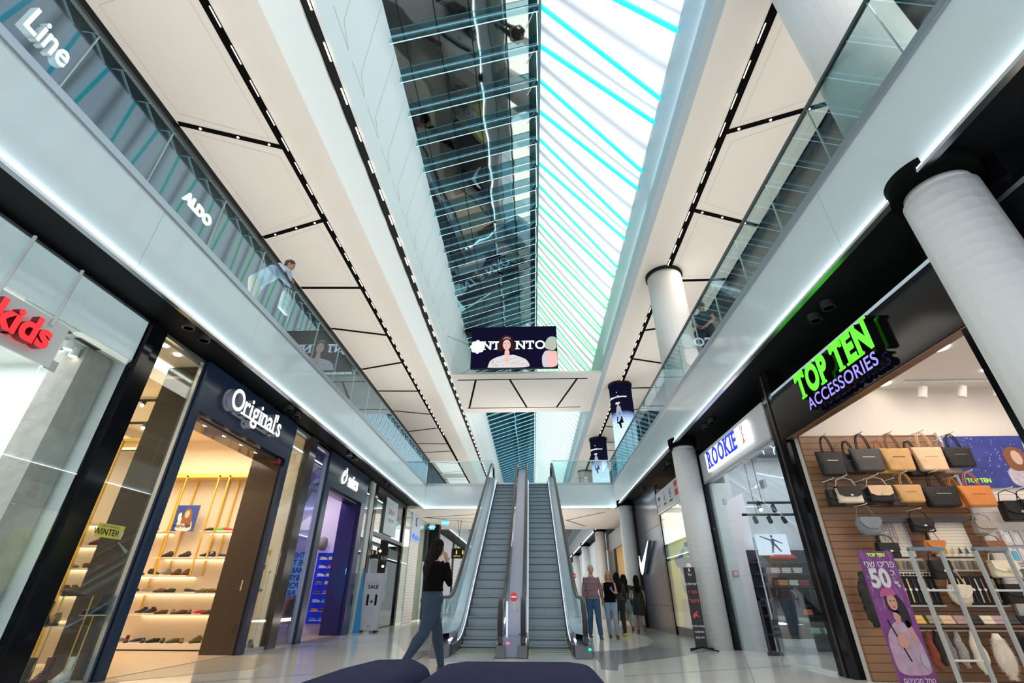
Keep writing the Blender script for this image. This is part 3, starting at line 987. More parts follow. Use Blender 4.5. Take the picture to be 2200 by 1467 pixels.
sf([(-.30, .12), (-.28, .12), (-.265, .03), (-.315, .03)], emis('screen_skin_shade', (.62, .36, .32), 1), 'nose', 7)
sf([(-.46, .30), (-.42, .42), (-.30, .47), (-.17, .43), (-.11, .30), (-.17, .36), (-.30, .40), (-.41, .36)], emis('screen_headband', (.35, .25, .27), 1), 'headband', 8)
sf([(1.20, -.05), (1.26, .25), (1.38, .42), (1.52, .45), (1.69, .40), (1.69, -.05), (1.55, -.2), (1.35, -.15)], emis('screen_blond', (.42, .50, .42), 1), 'blond_hair', 4)
sf([(1.10, -.91), (1.08, -.45), (1.22, -.20), (1.38, -.18), (1.50, -.22), (1.66, -.20), (1.69, -.35), (1.69, -.91)], emis('screen_skin_pink', (.85, .50, .46), 1), 'back', 3)
sf([(1.10, -.91), (1.08, -.45), (1.22, -.20), (1.30, -.19), (1.27, -.50), (1.32, -.91)], emis('screen_lace2', (.62, .58, .66), 1), 'lace_sleeve', 5)
cbl = B()
for a, c in (((-1.2, .06, .93), (-1.6, .6, 1.42)), ((-.3, .06, .93), (0, .8, 2.0)), ((.5, .06, .93), (.2, .8, 2.1)), ((1.1, .06, .93), (1.6, 1.5, 2.0)), ((1.7, .06, .1), (3.68, 3.2, -.1)), ((-1.7, .06, .1), (-2.75, -.3, .45)), ((-1.7, .06, -.9), (-2.3, 2.1, -.12))):
    cbl.tube(a, c, .008, 5)
cbl.obj('cable', BLACK, scr)
# ---------------------------------------------------------------- products: shoes and bags
SHOE_COL = {
    'black': ((.02, .02, .022), (.03, .03, .03)), 'black_white': ((.025, .025, .03), (.8, .8, .78)), 'brown': ((.16, .07, .035), (.05, .03, .02)),
    'maroon': ((.12, .02, .03), (.05, .02, .02)), 'grey': ((.28, .26, .25), (.8, .8, .78)), 'red': ((.65, .03, .03), (.8, .78, .75)),
    'green': ((.08, .55, .06), (.85, .85, .8)), 'navy': ((.02, .03, .10), (.75, .75, .75)), 'tan': ((.40, .22, .09), (.1, .06, .03)),
    'white': ((.80, .80, .80), (.8, .8, .8)), 'yellow': ((.60, .70, .10), (.85, .85, .85)), 'orange': ((.80, .22, .04), (.8, .8, .8)),
    'blue': ((.05, .28, .62), (.8, .8, .8)), 'silver': ((.55, .57, .60), (.85, .85, .85)), 'olive': ((.14, .13, .04), (.05, .05, .03)), 'pink': ((.75, .15, .3), (.85, .8, .8))}
_sm = {}


def shoe_meshes(kind):
    if kind in _sm:
        return _sm[kind]
    L = .28
    def sect(xs, hs, ws, z0):
        b = B()
        b.loft([(x, 0, z0 + h / 2) for x, h in zip(xs, hs)], [(w / 2, h / 2) for w, h in zip(ws, hs)], 10, ref=Vector((0, 1, 0)), power=.75)
        return b
    xs = [-.14, -.125, -.08, -.02, .04, .09, .125, .14]
    sole = sect(xs, [.018, .026, .026, .022, .022, .024, .024, .014], [.04, .068, .078, .072, .084, .094, .074, .03], 0)
    if kind == 'boot':
        up = sect(xs[:], [.06, .10, .11, .10, .075, .055, .045, .02], [.04, .062, .072, .068, .078, .086, .066, .03], .016)
        up.loft([(-.075, 0, .09), (-.075, 0, .16), (-.08, 0, .25)], [(.034, .05), (.033, .048), (.04, .055)], 12, ref=Vector((0, 1, 0)))
    elif kind == 'high':
        up = sect(xs, [.06, .10, .115, .10, .075, .055, .045, .02], [.04, .062, .072, .068, .078, .086, .066, .03], .016)
        up.loft([(-.075, 0, .09), (-.078, 0, .145)], [(.032, .048), (.035, .052)], 12, ref=Vector((0, 1, 0)))
    else:
        up = sect(xs, [.05, .075, .078, .074, .062, .048, .040, .02], [.04, .062, .07, .066, .076, .084, .064, .03], .014)
    la = B()
    for i in range(4):
        x = -.015 + .028 * i
        h = (.118 if kind != 'low' else .092) - .013 * i
        la.tube((x, -.028, h), (x, .028, h), .004, 5)
    _sm[kind] = (up, sole, la)
    r = []
    for b in (up, sole, la):
        bmesh.ops.recalc_face_normals(b.bm, faces=b.bm.faces)
        me = bpy.data.meshes.new('shoe'); b.bm.to_mesh(me); b.bm.free()
        for p in me.polygons: p.use_smooth = True
        me.materials.append(None)
        r.append(me)
    _sm[kind] = r
    return r


def shoe(loc, col, kind, label, group, rz=0., s=1., lace=True):
    name = 'boot' if kind == 'boot' else 'shoe'
    up, so = SHOE_COL[col]
    t = thing(name, label, name, loc, rz, group)
    t.scale = (s,) * 3
    for nm, me, c, ro in zip(('upper', 'sole', 'laces'), shoe_meshes(kind), (up, so, (.75, .75, .72) if col not in ('black', 'brown', 'maroon', 'tan', 'olive') else (.03, .02, .02)), (.4, .6, .8)):
        if nm == 'laces' and not lace: continue
        o = bpy.data.objects.new(nm, me); COL.objects.link(o); o.parent = t
        o.material_slots[0].link = 'OBJECT'
        o.material_slots[0].material = mat('shoe_%s_%s' % (col, nm), c, ro, noise=.15, nscale=40)
    return t


PWHITE = emis('sign_white_light', (.96, .98, 1), 1.5)

# ================================================================ LEFT ROW
# children's shop -------------------------------------------------
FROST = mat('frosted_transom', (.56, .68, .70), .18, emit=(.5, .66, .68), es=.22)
sf1 = thing('storefront', "children's shop front: clear glass under a frosted pale transom", 'shop front', (0, 0, 0))
g = B()
for ya, yb in ((-2, .9), (.9, 2.1), (2.1, 3.33), (3.33, 4.36), (4.36, 5.38)):
    g.box(XL - .012, XL, ya + .004, yb - .004, .03, 3.71)
g.obj('glass_pane', GLASS, sf1)
g = B()
for ya, yb in ((-2, .9), (.9, 2.1), (2.1, 3.34), (3.34, 4.45), (4.45, 5.38)):
    g.box(XL - .02, XL - .005, ya + .003, yb - .003, 3.72, 4.31)
g.obj('transom', FROST, sf1)
B().box(XL - .04, XL + .01, -2, 5.38, 4.31, 4.345).obj('top_rail', STEEL, sf1)
for yy in (3.59, 4.19):
    B().tube((-5.33, yy, 3.55), (-5.33, yy, 4.32), .018, 12).obj('hanger_rod', mat('white_rod', (.72, .75, .76), .3), sf1)
B().box(-5.395, -5.37, 4.36, 4.50, 3.12, 3.24).obj('glass_clamp', STEEL, sf1)
kd = thing('shop_sign', "red 'kids' letters on a light grey board", 'shop sign', (0, 0, 0))
B().box(-5.37, -5.345, 2.4, 4.40, 3.13, 3.64).obj('board', mat('light_grey_board', (.70, .71, .70), .4), kd)
RED = mat('red_letter', (.85, .02, .03), .3, emit=(.9, .02, .03), es=.7)
text('kids', .40, RED, parent=kd, face='+X', loc=(-5.27, 3.88, 3.36), extrude=.045, bold=.035, sx=.95, side=mat('dark_red_side', (.30, .01, .02), .4))
struct(B().box(-9.5, XL - .02, 5.40, 5.50, 0, 4.3).obj('wall_kids_end', WHITEP))
struct(B().box(-9.6, -9.5, -2, 5.4, 0, 4.3).obj('wall_kids_back', WHITEP))
struct(B().box(-9.5, XL - .03, -2, 5.4, 3.70, 3.76).obj('ceiling_kids', mat('shop_ceiling_white', (.80, .79, .76), .6)))
cc = B().box(-6.0, -5.62, 4.95, 5.33, 0, 3.69).obj('concrete_pillar', mat('raw_concrete', (.42, .38, .35), .85, noise=.3, nscale=6, bump=.5, bscale=14))
tag(cc, "bare grey concrete pillar inside the children's shop", 'pillar')
for i, (x, y) in enumerate(((-5.62, 4.72), (-5.75, 4.45), (-6.0, 3.9), (-5.72, 4.9), (-6.6, 4.3), (-6.4, 3.2))):
    t = thing('spotlight', ["white spotlight at the glass near the concrete pillar", "second white spotlight from the concrete pillar in the children's shop", "white spotlight above the middle of the children's shop", "white spotlight right beside the top of the concrete pillar", "white spotlight deep in the children's shop", "white spotlight over the near part of the children's shop"][i], 'spotlight', (x, y, 3.70))
    B().tube((0, 0, 0), (0, 0, -.05), .012).obj('stem', WHITEP, t)
    B().loft([(0, 0, -.05), (0, 0, -.16)], [.045, .05], 14).obj('housing', WHITEP, t)
    B().loft([(0, 0, -.161), (0, 0, -.165)], [.042, .042], 14).obj('lens', LEDWARM, t)
trk = B().box(-5.72, -5.69, 3.0, 5.1, 3.66, 3.70).obj('track_rail', WHITEP); tag(trk, "white ceiling track of the children's shop", 'light track')
grl = B()
for k in range(7): grl.box(-5.60, -5.52, 2.2 + .42 * k, 2.5 + .42 * k, 3.685, 3.699)
grl = grl.obj('air_slot', mat('slot_dark', (.03, .03, .03), .5)); tag(grl, "dark slotted air diffuser in the children's shop ceiling", 'air vent'); grl['kind'] = 'structure'

# shoe shop -------------------------------------------------------
NAVY = mat('navy_panel', (.012, .026, .062), .22)
BROWNG = mat('dark_brown_gloss_panel', (.050, .038, .030), .12)
BRASS = mat('brass_frame', (.80, .55, .14), .32, metal=.6)
t = thing('storefront', 'tall display window of the shoe shop in a black frame', 'shop front', (0, 0, 0))
B().box(-5.48, -5.34, 5.40, 5.54, 0, 4.36).obj('frame_post', BLACKG, t)
B().box(-5.46, -5.38, 5.54, 5.72, 0, 4.33).obj('side_panel', BLACKG, t)
B().box(XL - .015, XL, 5.72, 6.62, .03, 4.3).obj('glass_pane', GLASS, t)
B().box(-5.43, -5.37, 6.60, 6.64, 0, 4.33).obj('edge_bar', STEEL, t)
B().box(-5.43, -5.37, 5.72, 6.62, 4.28, 4.33).obj('head_bar', STEEL, t)
st1 = thing('window_sticker', "yellow 'winter' sticker on the shoe shop's window", 'sticker', (0, 0, 0))
YS = mat('yellow_sticker', (.62, .55, .08), .5)
B().box(-5.396, -5.393, 5.90, 6.32, 1.56, 1.72).obj('label_sheet', YS, st1)
text('WINTER', .105, BLACK, parent=st1, face='+X', loc=(-5.389, 6.06, 1.62), extrude=.0005)
text('2018', .105, mat('pale_print', (.82, .80, .6), .5), parent=st1, face='+X', loc=(-5.389, 6.26, 1.62), extrude=.0005, sx=.6)
text('NEW ARRIVALS', .04, mat('grey_print', (.3, .3, .2), .5), parent=st1, face='+X', loc=(-5.389, 6.1, 1.69), extrude=.0005)
pf = thing('shop_portal', 'navy blue portal around the shoe shop entrance', 'shop portal', (0, 0, 0))
B().box(-5.46, -5.31, 6.66, 9.92, 3.52, 4.34).obj('header', NAVY, pf)
B().box(-5.46, -5.31, 6.66, 6.80, 0, 3.52).obj('jamb', NAVY, pf)
B().box(-5.46, -5.31, 9.74, 9.92, 0, 3.52).obj('jamb', NAVY, pf)
B().box(-6.02, -5.46, 6.70, 6.80, 0, 4.26).obj('inner_lining', BROWNG, pf)
B().box(-6.02, -5.40, 9.70, 9.80, 0, 3.52).obj('inner_lining', BROWNG, pf)
B().box(-6.02, -5.46, 6.80, 9.70, 3.52, 3.60).obj('head_lining', BROWNG, pf)
B().box(-5.50, -5.40, 6.8, 9.7, 3.44, 3.49).obj('door_track', DGREY, pf)
for q in (6.81, 9.55): B().box(-5.52, -5.36, q, q + .12, 3.40, 3.5).obj('red_sensor', mat('dark_red_plastic', (.22, .01, .02), .4), pf)
B().box(-5.56, -5.54, 9.695, 9.70, 1.02, 1.2).obj('handle', CHROME, pf)
B().box(-5.53, -5.47, 9.693, 9.70, .35, .5).obj('floor_lock', DGREY, pf)
for i, yy in enumerate((7.45, 8.02, 8.58, 9.12)):
    o = B().loft([(0, 0, 0), (0, 0, -.02)], [.045, .04], 14).obj('downlight', LEDWARM, loc=(-5.62, yy, 3.515))
    tag(o, ['small warm downlight over the shoe shop door, nearest', 'small warm downlight over the shoe shop door, second from the near side', 'small warm downlight over the shoe shop door, third from the near side', 'small warm downlight over the shoe shop door, farthest'][i], 'downlight', 'downlights above the shoe shop door')
sg = thing('shop_sign', "white lit 'Original's' letters on the navy portal", 'shop sign', (0, 0, 0))
serif_text("Original's", .54, PWHITE, sg, '+X', (-5.225, 8.16, 3.95), bold=.016, sx=.90, extrude=.05, side=mat('letter_side_grey', (.42, .45, .5), .4), gap=.035)
t = thing('storefront', 'narrow right window of the shoe shop with a brown post', 'shop front', (0, 0, 0))
B().box(XL - .015, XL, 9.93, 10.78, .06, 4.28).obj('glass_pane', GLASS, t)
B().box(-5.44, -5.36, 9.92, 10.8, 4.28, 4.35).obj('rail', STEEL, t); B().box(-5.44, -5.36, 9.92, 10.8, 0, .06).obj('rail', STEEL, t)
B().box(-5.50, -5.33, 10.78, 11.13, 0, 4.37).obj('post', BROWNG, t)
struct(B().box(-9.2, XL - .02, 10.82, 10.92, 0, 4.3).obj('wall_shoe_shop_end', mat('warm_panel_wall', (.80, .70, .58), .6)))
struct(B().box(-9.2, -9.1, 5.5, 10.9, 0, 4.3).obj('wall_shoe_shop_back', mat('warm_panel_wall', (.80, .70, .58), .6)))
struct(B().box(-9.2, XL - .1, 5.5, 10.9, 4.27, 4.33).obj('ceiling_shoe_shop', mat('warm_ceiling', (.82, .74, .64), .6)))
struct(B().box(-6.1, -5.50, 9.95, 10.05, 0, 4.25).obj('wall_shoe_shop_window_side', mat('cream_wall', (.84, .82, .74), .6)))
o = B().box(-6.25, -5.95, 5.7, 7.4, 4.255, 4.268).obj('light_slot', emis('warm_light_panel', (1, .82, .5), 2.2)); tag(o, 'bright warm light slot in the shoe shop ceiling', 'ceiling light')
for i, (x, y) in enumerate(((-5.56, 5.95), (-5.57, 6.25))):
    o = B().loft([(0, 0, 0), (0, 0, -.015)], [.055, .05], 14).obj('downlight', LEDWARM, loc=(x, y, 4.268))
    tag(o, ['round downlight in the display window ceiling, nearer', 'round downlight in the display window ceiling, farther'][i], 'downlight')
for i, (x, y, z) in enumerate(((-7.4, 8.0, 4.2), (-7.2, 8.0, 3.75), (-7.4, 8.3, 3.3))):
    t = thing('track_spotlight', ['topmost black track spotlight seen through the shoe shop window', 'middle black track spotlight seen through the shoe shop window', 'lowest black track spotlight seen through the shoe shop window'][i], 'spotlight', (x, y, z))
    B().box(-.35, .35, -.03, .03, 0, .03).obj('track', BLACK, t)
    B().tube((.2, 0, .03), (.2, 0, 4.27 - z), .006, 5).obj('hanger_rod', BLACK, t)
    B().tube((0, 0, 0), (.03, -.06, -.1), .035).obj('lamp_head', BLACK, t)
    B().ball((.033, -.068, -.11), .032, 10, 6).obj('bulb', LEDWARM, t)
# shelf wall of the shoe shop
sh = thing('shoe_shelving', 'cream wall shelving with brass frames in the shoe shop', 'shelving', (0, 0, 0))
SHELF = mat('lit_cream_shelf', (.86, .74, .52), .4)
SH_STRIP = emis('shelf_strip_light', (1, .80, .50), 5.)
levels = [(2.17, -8.9, -8.0), (2.17, -7.2, -6.0), (1.65, -8.05, -6.0), (1.31, -8.9, -7.2), (.99, -8.9, -6.0), (.61, -8.15, -6.0)]
for z, xa, xb in levels:
    s = B().box(xa, xb, 10.42, 10.80, z - .025, z).obj('shelf', SHELF, sh)
    B().box(xa + .03, xb - .03, 10.76, 10.79, z - .04, z - .027).obj('strip_light', SH_STRIP, s)
B().box(-8.8, -6.0, 10.36, 10.81, 0, .12).obj('plinth', mat('patterned_plinth', (.80, .72, .62), .4), sh)
B().box(-8.8, -6.0, 10.352, 10.362, .0, .025).obj('plinth_edge', BLACK, sh)
B().box(-9.0, -6.0, 10.40, 10.81, 3.30, 3.36).box(-9.0, -6.0, 10.70, 10.81, 3.42, 3.46).obj('top_rail', BRASS, sh)
for x, zb in ((-8.20, .61), (-7.86, 1.31), (-7.1, 1.31), (-6.86, 1.65)):
    B().box(x - .014, x + .014, 10.38, 10.41, zb, 3.34).box(x - .014, x + .014, 10.38, 10.80, 3.31, 3.34).box(x - .014, x + .014, 10.77, 10.80, zb, 3.34).obj('upright', BRASS, sh)
po = thing('poster', 'blue poster of a long-haired woman holding up a white sneaker', 'poster', (-7.68, 10.50, 2.44))
B().box(-.26, .26, 0, .02, -.27, .27).obj('board', mat('poster_blue', (.03, .07, .35), .4), po)
F = lambda pts, c, nm, l: flat(pts, mat('print_' + nm, c, .5), '-Y', (0, 0, 0), l, nm, po)
F([(-.16, -.27), (-.15, -.08), (-.08, .02), (.10, .02), (.19, -.08), (.22, -.27)], (.75, .72, .75), 'white_top', 1)
F([(-.07, -.14), (-.06, .10), (0, .20), (.08, .20), (.15, .1), (.18, -.16), (.1, -.22), (.02, -.1)], (.25, .10, .05), 'brown_hair', 2)
F(ell(.03, .08, .055, .08), (.75, .48, .36), 'face', 3)
F([(-.15, -.06), (-.17, .08), (-.12, .13), (-.08, .06), (-.1, -.06)], (.85, .85, .85), 'sneaker', 3)
text('PREMIATA', .085, BLACK, parent=po, face='-Y', loc=(0, -.008, -.17), extrude=.0005)
rowd = {
    2.17: [(-8.36, 'red', 'low'), (-7.095, 'black', 'low'), (-6.868, 'green', 'low'), (-6.644, 'red', 'low')],
    1.65: [(-7.84, 'black', 'high'), (-7.462, 'black', 'high'), (-7.014, 'black_white', 'high'), (-6.87, 'navy', 'high'), (-6.578, 'navy', 'low')],
    1.31: [(-8.325, 'black', 'low'), (-8.008, 'black_white', 'high'), (-7.765, 'grey', 'high'), (-7.526, 'brown', 'high'), (-7.318, 'brown', 'high')],
    .99: [(-8.326, 'black_white', 'low'), (-7.997, 'grey', 'low'), (-7.76, 'brown', 'low'), (-7.54, 'black', 'low'), (-7.10, 'black_white', 'low'), (-6.86, 'olive', 'low'), (-6.60, 'brown', 'low')],
    .61: [(-7.994, 'black_white', 'high'), (-7.828, 'black_white', 'high'), (-7.579, 'brown', 'low'), (-7.33, 'olive', 'low'), (-7.169, 'brown', 'low'), (-6.983, 'maroon', 'low'), (-6.782, 'red', 'low'), (-6.612, 'brown', 'low')],
    .12: [(-8.30, 'grey', 'low'), (-8.10, 'maroon', 'high'), (-7.894, 'navy', 'low'), (-7.757, 'black', 'low'), (-7.557, 'black', 'low'), (-7.354, 'black', 'low'), (-7.15, 'olive', 'low'), (-6.97, 'olive', 'low'), (-6.693, 'olive', 'high')]}
lvn = {2.17: 'highest', 1.65: 'second highest', 1.31: 'third highest', .99: 'fourth highest', .61: 'lowest lit', .12: 'floor level'}
ordn = ['first', 'second', 'third', 'fourth', 'fifth', 'sixth', 'seventh', 'eighth', 'ninth']
for z, lst in rowd.items():
    for i, (x, c, k) in enumerate(lst):
        end_on = (z in (1.31, .61, .12, 1.65) and k == 'high' and i > 1) or z == .61 or (z == .12 and i > 1)
        rz = (-PI / 2 + random.uniform(-.3, .3)) if end_on and z != 2.17 else random.choice((0, PI)) + random.uniform(-.12, .12)
        if z in (.61, .12): rz = -PI / 2 + random.choice((-.55, .5, -.4))
        shoe((x, 10.56, z), c, k, '%s %s shoe, %s on the %s shelf of the shoe shop' % (c.replace('_', ' and '), {'low': 'low', 'high': 'high'}[k], ordn[i], lvn[z]), 'shoes on the shelves of the shoe shop', rz, .86)
# window shelving and boots
wsh = thing('display_shelving', 'brass and cream shelving seen through the tall display window', 'shelving', (0, 0, 0))
for z in (.62, .95, 1.3, 1.62, 1.95):
    s = B().box(-7.9, -6.25, 7.6, 7.9, z - .02, z).obj('shelf', SHELF, wsh)
    B().box(-7.85, -6.3, 7.85, 7.88, z - .03, z - .021).obj('strip_light', SH_STRIP, s)
B().box(-7.9, -6.2, 7.9, 7.94, .05, 3.2).obj('back_panel', mat('warm_panel_wall', (.80, .70, .58), .6), wsh)
for x in (-7.55, -7.1, -6.65, -6.22):
    B().box(x - .012, x + .012, 7.56, 7.60, .05, 3.3).obj('upright', BRASS, wsh)
B().box(-7.9, -6.2, 7.56, 7.94, 3.28, 3.33).obj('top_rail', BRASS, wsh)
for i, (x, z, c, k) in enumerate(((-7.4, 1.62, 'blue', 'low'), (-6.95, 1.62, 'maroon', 'high'), (-6.75, 1.62, 'brown', 'boot'), (-7.2, 1.3, 'tan', 'low'), (-6.9, 1.3, 'brown', 'low'), (-7.45, .95, 'black', 'high'), (-7.2, .95, 'maroon', 'high'), (-6.95, .95, 'brown', 'high'), (-6.7, .95, 'black', 'high'), (-7.3, .62, 'tan', 'boot'), (-6.8, .62, 'black', 'boot'))):
    shoe((x, 7.70, z), c, k, '%s %s on the brass shelving behind the tall window, %s shelf, %s along' % (c, {'low': 'shoe', 'high': 'ankle shoe', 'boot': 'boot'}[k], {1.62: 'top', 1.3: 'upper', .95: 'middle', .62: 'lowest'}[z], ordn[i % 9]), 'shoes on the window shelving', random.choice((0, PI, -PI / 2)), .8)
ds = thing('display_stand', 'glass and brass display stand in the shoe shop window', 'display stand', (-5.68, 6.1, 0))
B().box(-.22, .2, -.28, .28, .60, .612).box(-.22, .2, -.28, .28, .9, .912).obj('glass_shelf', GLASS, ds)
for x, y in ((-.2, -.26), (.18, -.26), (-.2, .26), (.18, .26)):
    B().tube((x, y, 0), (x, y, .92), .008, 6).obj('leg', BRASS, ds)
shoe((-5.66, 6.0, .612), 'black', 'boot', 'shiny black ankle boot standing on the glass display stand', 'boots in the display window', 2.2, 1.0)
shoe((-5.75, 6.22, .612), 'tan', 'high', 'tan ankle boot on the glass display stand behind the black boot', 'boots in the display window', 2.6, .9)
shoe((-5.60, 6.18, .912), 'brown', 'low', 'brown shoe on top of the glass display stand', 'boots in the display window', 1.2, .9)
shoe((-5.66, 5.86, .912), 'olive', 'high', 'dark olive boot on top of the glass display stand', 'boots in the display window', 2.9, .9)
bs = thing('brass_stand', 'thin brass stand with a small plate in the display window', 'display stand', (-5.52, 6.5, 0))
B().tube((0, 0, 0), (0, 0, .70), .008, 6).obj('stem', BRASS, bs)
B().box(-.1, .08, -.1, .1, .70, .712).obj('plate', mat('cream_plate', (.8, .7, .45), .4), bs)
shoe((-5.52, 6.48, .712), 'black', 'boot', 'black ankle boot on the thin brass stand', 'boots in the display window', -2.2, .85)
wp = B().box(-6.0, XL - .03, 5.75, 6.6, 0, .03).obj('window_plinth', mat('grey_plinth', (.5, .47, .43), .4)); tag(wp, 'low grey plinth on the floor of the tall display window', 'plinth')
for i, (x, y, c) in enumerate(((-5.86, 6.22, 'black'), (-5.68, 6.28, 'maroon'), (-5.50, 6.36, 'white'))):
    shoe((x, y, .03), c, 'boot', '%s laced boot on the window plinth' % c, 'boots in the display window', -PI / 2 + .3, 1.0)
for i, (x, y, z, c, k) in enumerate(((-5.62, 10.4, .06, 'maroon', 'low'), (-5.5, 10.45, .06, 'black', 'high'), (-5.52, 10.35, 1.0, 'grey', 'low'))):
    shoe((x, y, z), c, k, ['maroon shoe on the floor of the narrow right window', 'black ankle shoe on the floor of the narrow right window', 'grey shoe on the little glass shelf of the narrow right window'][i], 'shoes in the narrow window', -.8, .9)
nsd = thing('window_shelf_stand', 'small glass shelf on a chrome pole in the narrow window', 'display stand', (-5.55, 10.4, 0))
B().tube((.05, .12, .0), (.05, .12, 1.35), .01, 8).obj('pole', CHROME, nsd)
B().box(-.12, .10, -.14, .12, .985, .997).obj('glass_shelf', GLASS, nsd)
B().ball((.05, .12, 1.38), .04).obj('finial', CHROME, nsd)
s2 = B().box(-5.396, -5.393, 9.98, 10.22, 1.66, 1.76).obj('window_sticker', YS); tag(s2, 'small yellow sticker on the narrow window right of the shoe shop door', 'sticker')
s3 = B().box(-5.396, -5.393, 9.98, 10.12, 1.40, 1.48).obj('window_notice', mat('blue_notice', (.05, .1, .4), .5)); tag(s3, 'small blue notice on the narrow window below the yellow sticker', 'sticker')

# sports shop -----------------------------------------------------
PUR = mat('royal_navy_panel', (.020, .016, .11), .25)
t = thing('storefront', 'dark glass window left of the navy sports shop portal', 'shop front', (0, 0, 0))
B().box(XL - .015, XL, 11.13, 11.93, .04, 4.25).obj('glass_pane', glass('dark_shop_glass', tint=(.55, .55, .75), refl=.10), t)
B().box(-5.44, -5.36, 11.13, 11.95, 4.24, 4.30).box(-5.44, -5.35, 11.90, 11.96, 0, 4.26).obj('frame', STEEL, t)
pf = thing('shop_portal', "navy portal of the 'asics' sports shop", 'shop portal', (0, 0, 0))
B().box(-5.46, -5.30, 11.97, 15.16, 3.49, 4.35).obj('header', NAVY, pf)
B().box(-5.46, -5.30, 11.97, 12.24, 0, 3.49).obj('jamb', NAVY, pf)
B().box(-5.46, -5.30, 14.78, 15.16, 0, 3.49).obj('jamb', PUR, pf)
B().box(-5.90, -5.40, 14.70, 14.80, 0, 3.49).obj('inner_lining', PUR, pf)
B().box(-5.88, -5.46, 12.24, 14.70, 3.49, 3.56).obj('head_lining', PUR, pf)
B().box(-5.52, -5.40, 12.24, 14.70, 3.42, 3.47).obj('door_track', DGREY, pf)
B().box(-5.43, -5.41, 14.69, 14.70, 1.5, 1.66).obj('handle', CHROME, pf)
sg = thing('shop_sign', "white 'asics' letters with a looped swirl on the navy portal", 'shop sign', (0, 0, 0))
text('asics', .52, PWHITE, parent=sg, face='+X', loc=(-5.28, 13.78, 3.88), extrude=.012, bold=.02, sx=.82)
b = B()
c0 = (13.06, 3.90)
pts = []
for i in range(26):
    a = .9 + i / 25 * 6.1
    pts.append((-5.285, c0[0] + .15 * math.cos(a) + .06 * math.sin(a), c0[1] + .19 * math.sin(a)))
b.loft(pts, [(.016 + .022 * math.sin(PI * i / 25), .012) for i in range(26)], 6)
b.loft([(-5.285, c0[0] - .02, c0[1] + .02), (-5.285, c0[0] + .08, c0[1] + .14), (-5.285, c0[0] + .14, c0[1] + .24), (-5.285, c0[0] + .06, c0[1] + .27)], [(.01, .01), (.02, .012), (.016, .012), (.005, .01)], 6)
b.obj('swirl', PWHITE, sg)
struct(B().box(-9, XL - .02, 15.42, 15.5, 0, 4.3).obj('wall_sports_shop_end', mat('pinkish_wall', (.78, .72, .78), .6)))
struct(B().box(-9.1, -9.0, 11, 15.5, 0, 4.3).obj('wall_sports_shop_back', mat('royal_blue_wall', (.02, .03, .35), .5)))
struct(B().box(-9, XL - .02, 10.93, 15.45, 4.25, 4.31).obj('ceiling_sports_shop', mat('grey_ceiling', (.6, .58, .62), .6)))
BLUEP = mat('royal_blue_panel', (.015, .03, .42), .45, emit=(.01, .03, .6), es=.25)
bsx = thing('shoe_wall', 'royal blue slatted wall of running shoe shelves in the sports shop', 'shelving', (0, 0, 0))
B().box(-6.62, -5.85, 15.36, 15.41, .25, 2.12).obj('back_panel', BLUEP, bsx)
B().box(-6.62, -5.85, 15.33, 15.41, 2.12, 2.24).obj('cornice', mat('lilac_lit', (.5, .45, .8), .4, emit=(.4, .3, .9), es=.3), bsx)
cols = ['yellow', 'yellow', 'silver', 'red', 'white', 'yellow', 'tan', 'silver', 'brown', 'red', 'silver', 'blue', 'orange', 'brown', 'blue', 'blue']
zs = (1.93, 1.70, 1.475, 1.27, 1.02, .80, .57, .335)
for r_, z in enumerate(zs):
    for c_ in (0, 1):
        x = -6.37 + c_ * .27
        o = B().box(x - .12, x + .12, 15.20, 15.36, z - .012, z).obj('shelf', mat('clear_shelf', (.5, .55, .8), .2), bsx)
        shoe((x, 15.26, z), cols[r_ * 2 + c_], 'low', '%s running shoe on the blue shoe wall, %s row from the top, %s column' % (cols[r_ * 2 + c_], ordn[r_], ('left', 'right')[c_]), 'running shoes on the blue shoe wall', random.uniform(-.15, .1) + PI * 0, .8)
# framed jersey + clothes rail
fj = thing('jersey_display', 'white framed niche with a light blue jersey on show', 'display case', (-6.85, 14.9, 0))
B().box(.235, .265, -.08, -.05, 0, .95).obj('post', WHITEP, fj)
B().box(-.2, .26, -.03, .0, 2.02, 2.07).box(.22, .27, -.1, .0, .95, 2.07).box(-.2, .26, -.03, 0, .95, 1.0).obj('frame', WHITEP, fj)
B().box(-.2, .24, .03, .05, 1.0, 2.02).obj('back_panel', BLUEP, fj)
B().poly([(-.2, -.01, 1.95), (-.02, -.01, 1.98), (.06, -.01, 1.88), (.10, -.01, 1.6), (.02, -.01, 1.55), (.0, -.01, 1.15), (-.2, -.01, 1.12)], (0, .03, 0)).obj('jersey', mat('sky_blue_cloth', (.04, .3, .6), .8), fj)
B().poly([(.05, 0, 1.12), (.14, 0, 1.15), (.2, 0, 1.75), (.14, 0, 1.9)], (0, .02, 0)).obj('red_jersey', mat('red_cloth', (.7, .05, .04), .8), fj)
text('NG', .13, mat('orange_print', (.9, .35, .03), .5, emit=(.9, .3, .03), es=.4), parent=fj, loc=(.05, -.05, 1.06), extrude=.002, bold=.03)
rk = thing('clothes_rail', 'black floor rail of hanging sports tops', 'clothes rail', (-6.75, 14.5, 0))
B().tube((-.15, 0, .93), (.28, 0, .93), .012).tube((.05, 0, .0), (.05, 0, .93), .012).obj('rail', BLACK, rk)
def garment(x, m, par, y=0, z=.90, h=.62, w=.2, nm='top'):
    b = B()
    b.loft([(x, y, z), (x, y, z - .06), (x, y, z - .2), (x, y, z - h)], [(.01, .04), (.018, w), (.022, w * .95), (.03, w * 1.05)], 10, ref=Vector((1, 0, 0)))
    return b
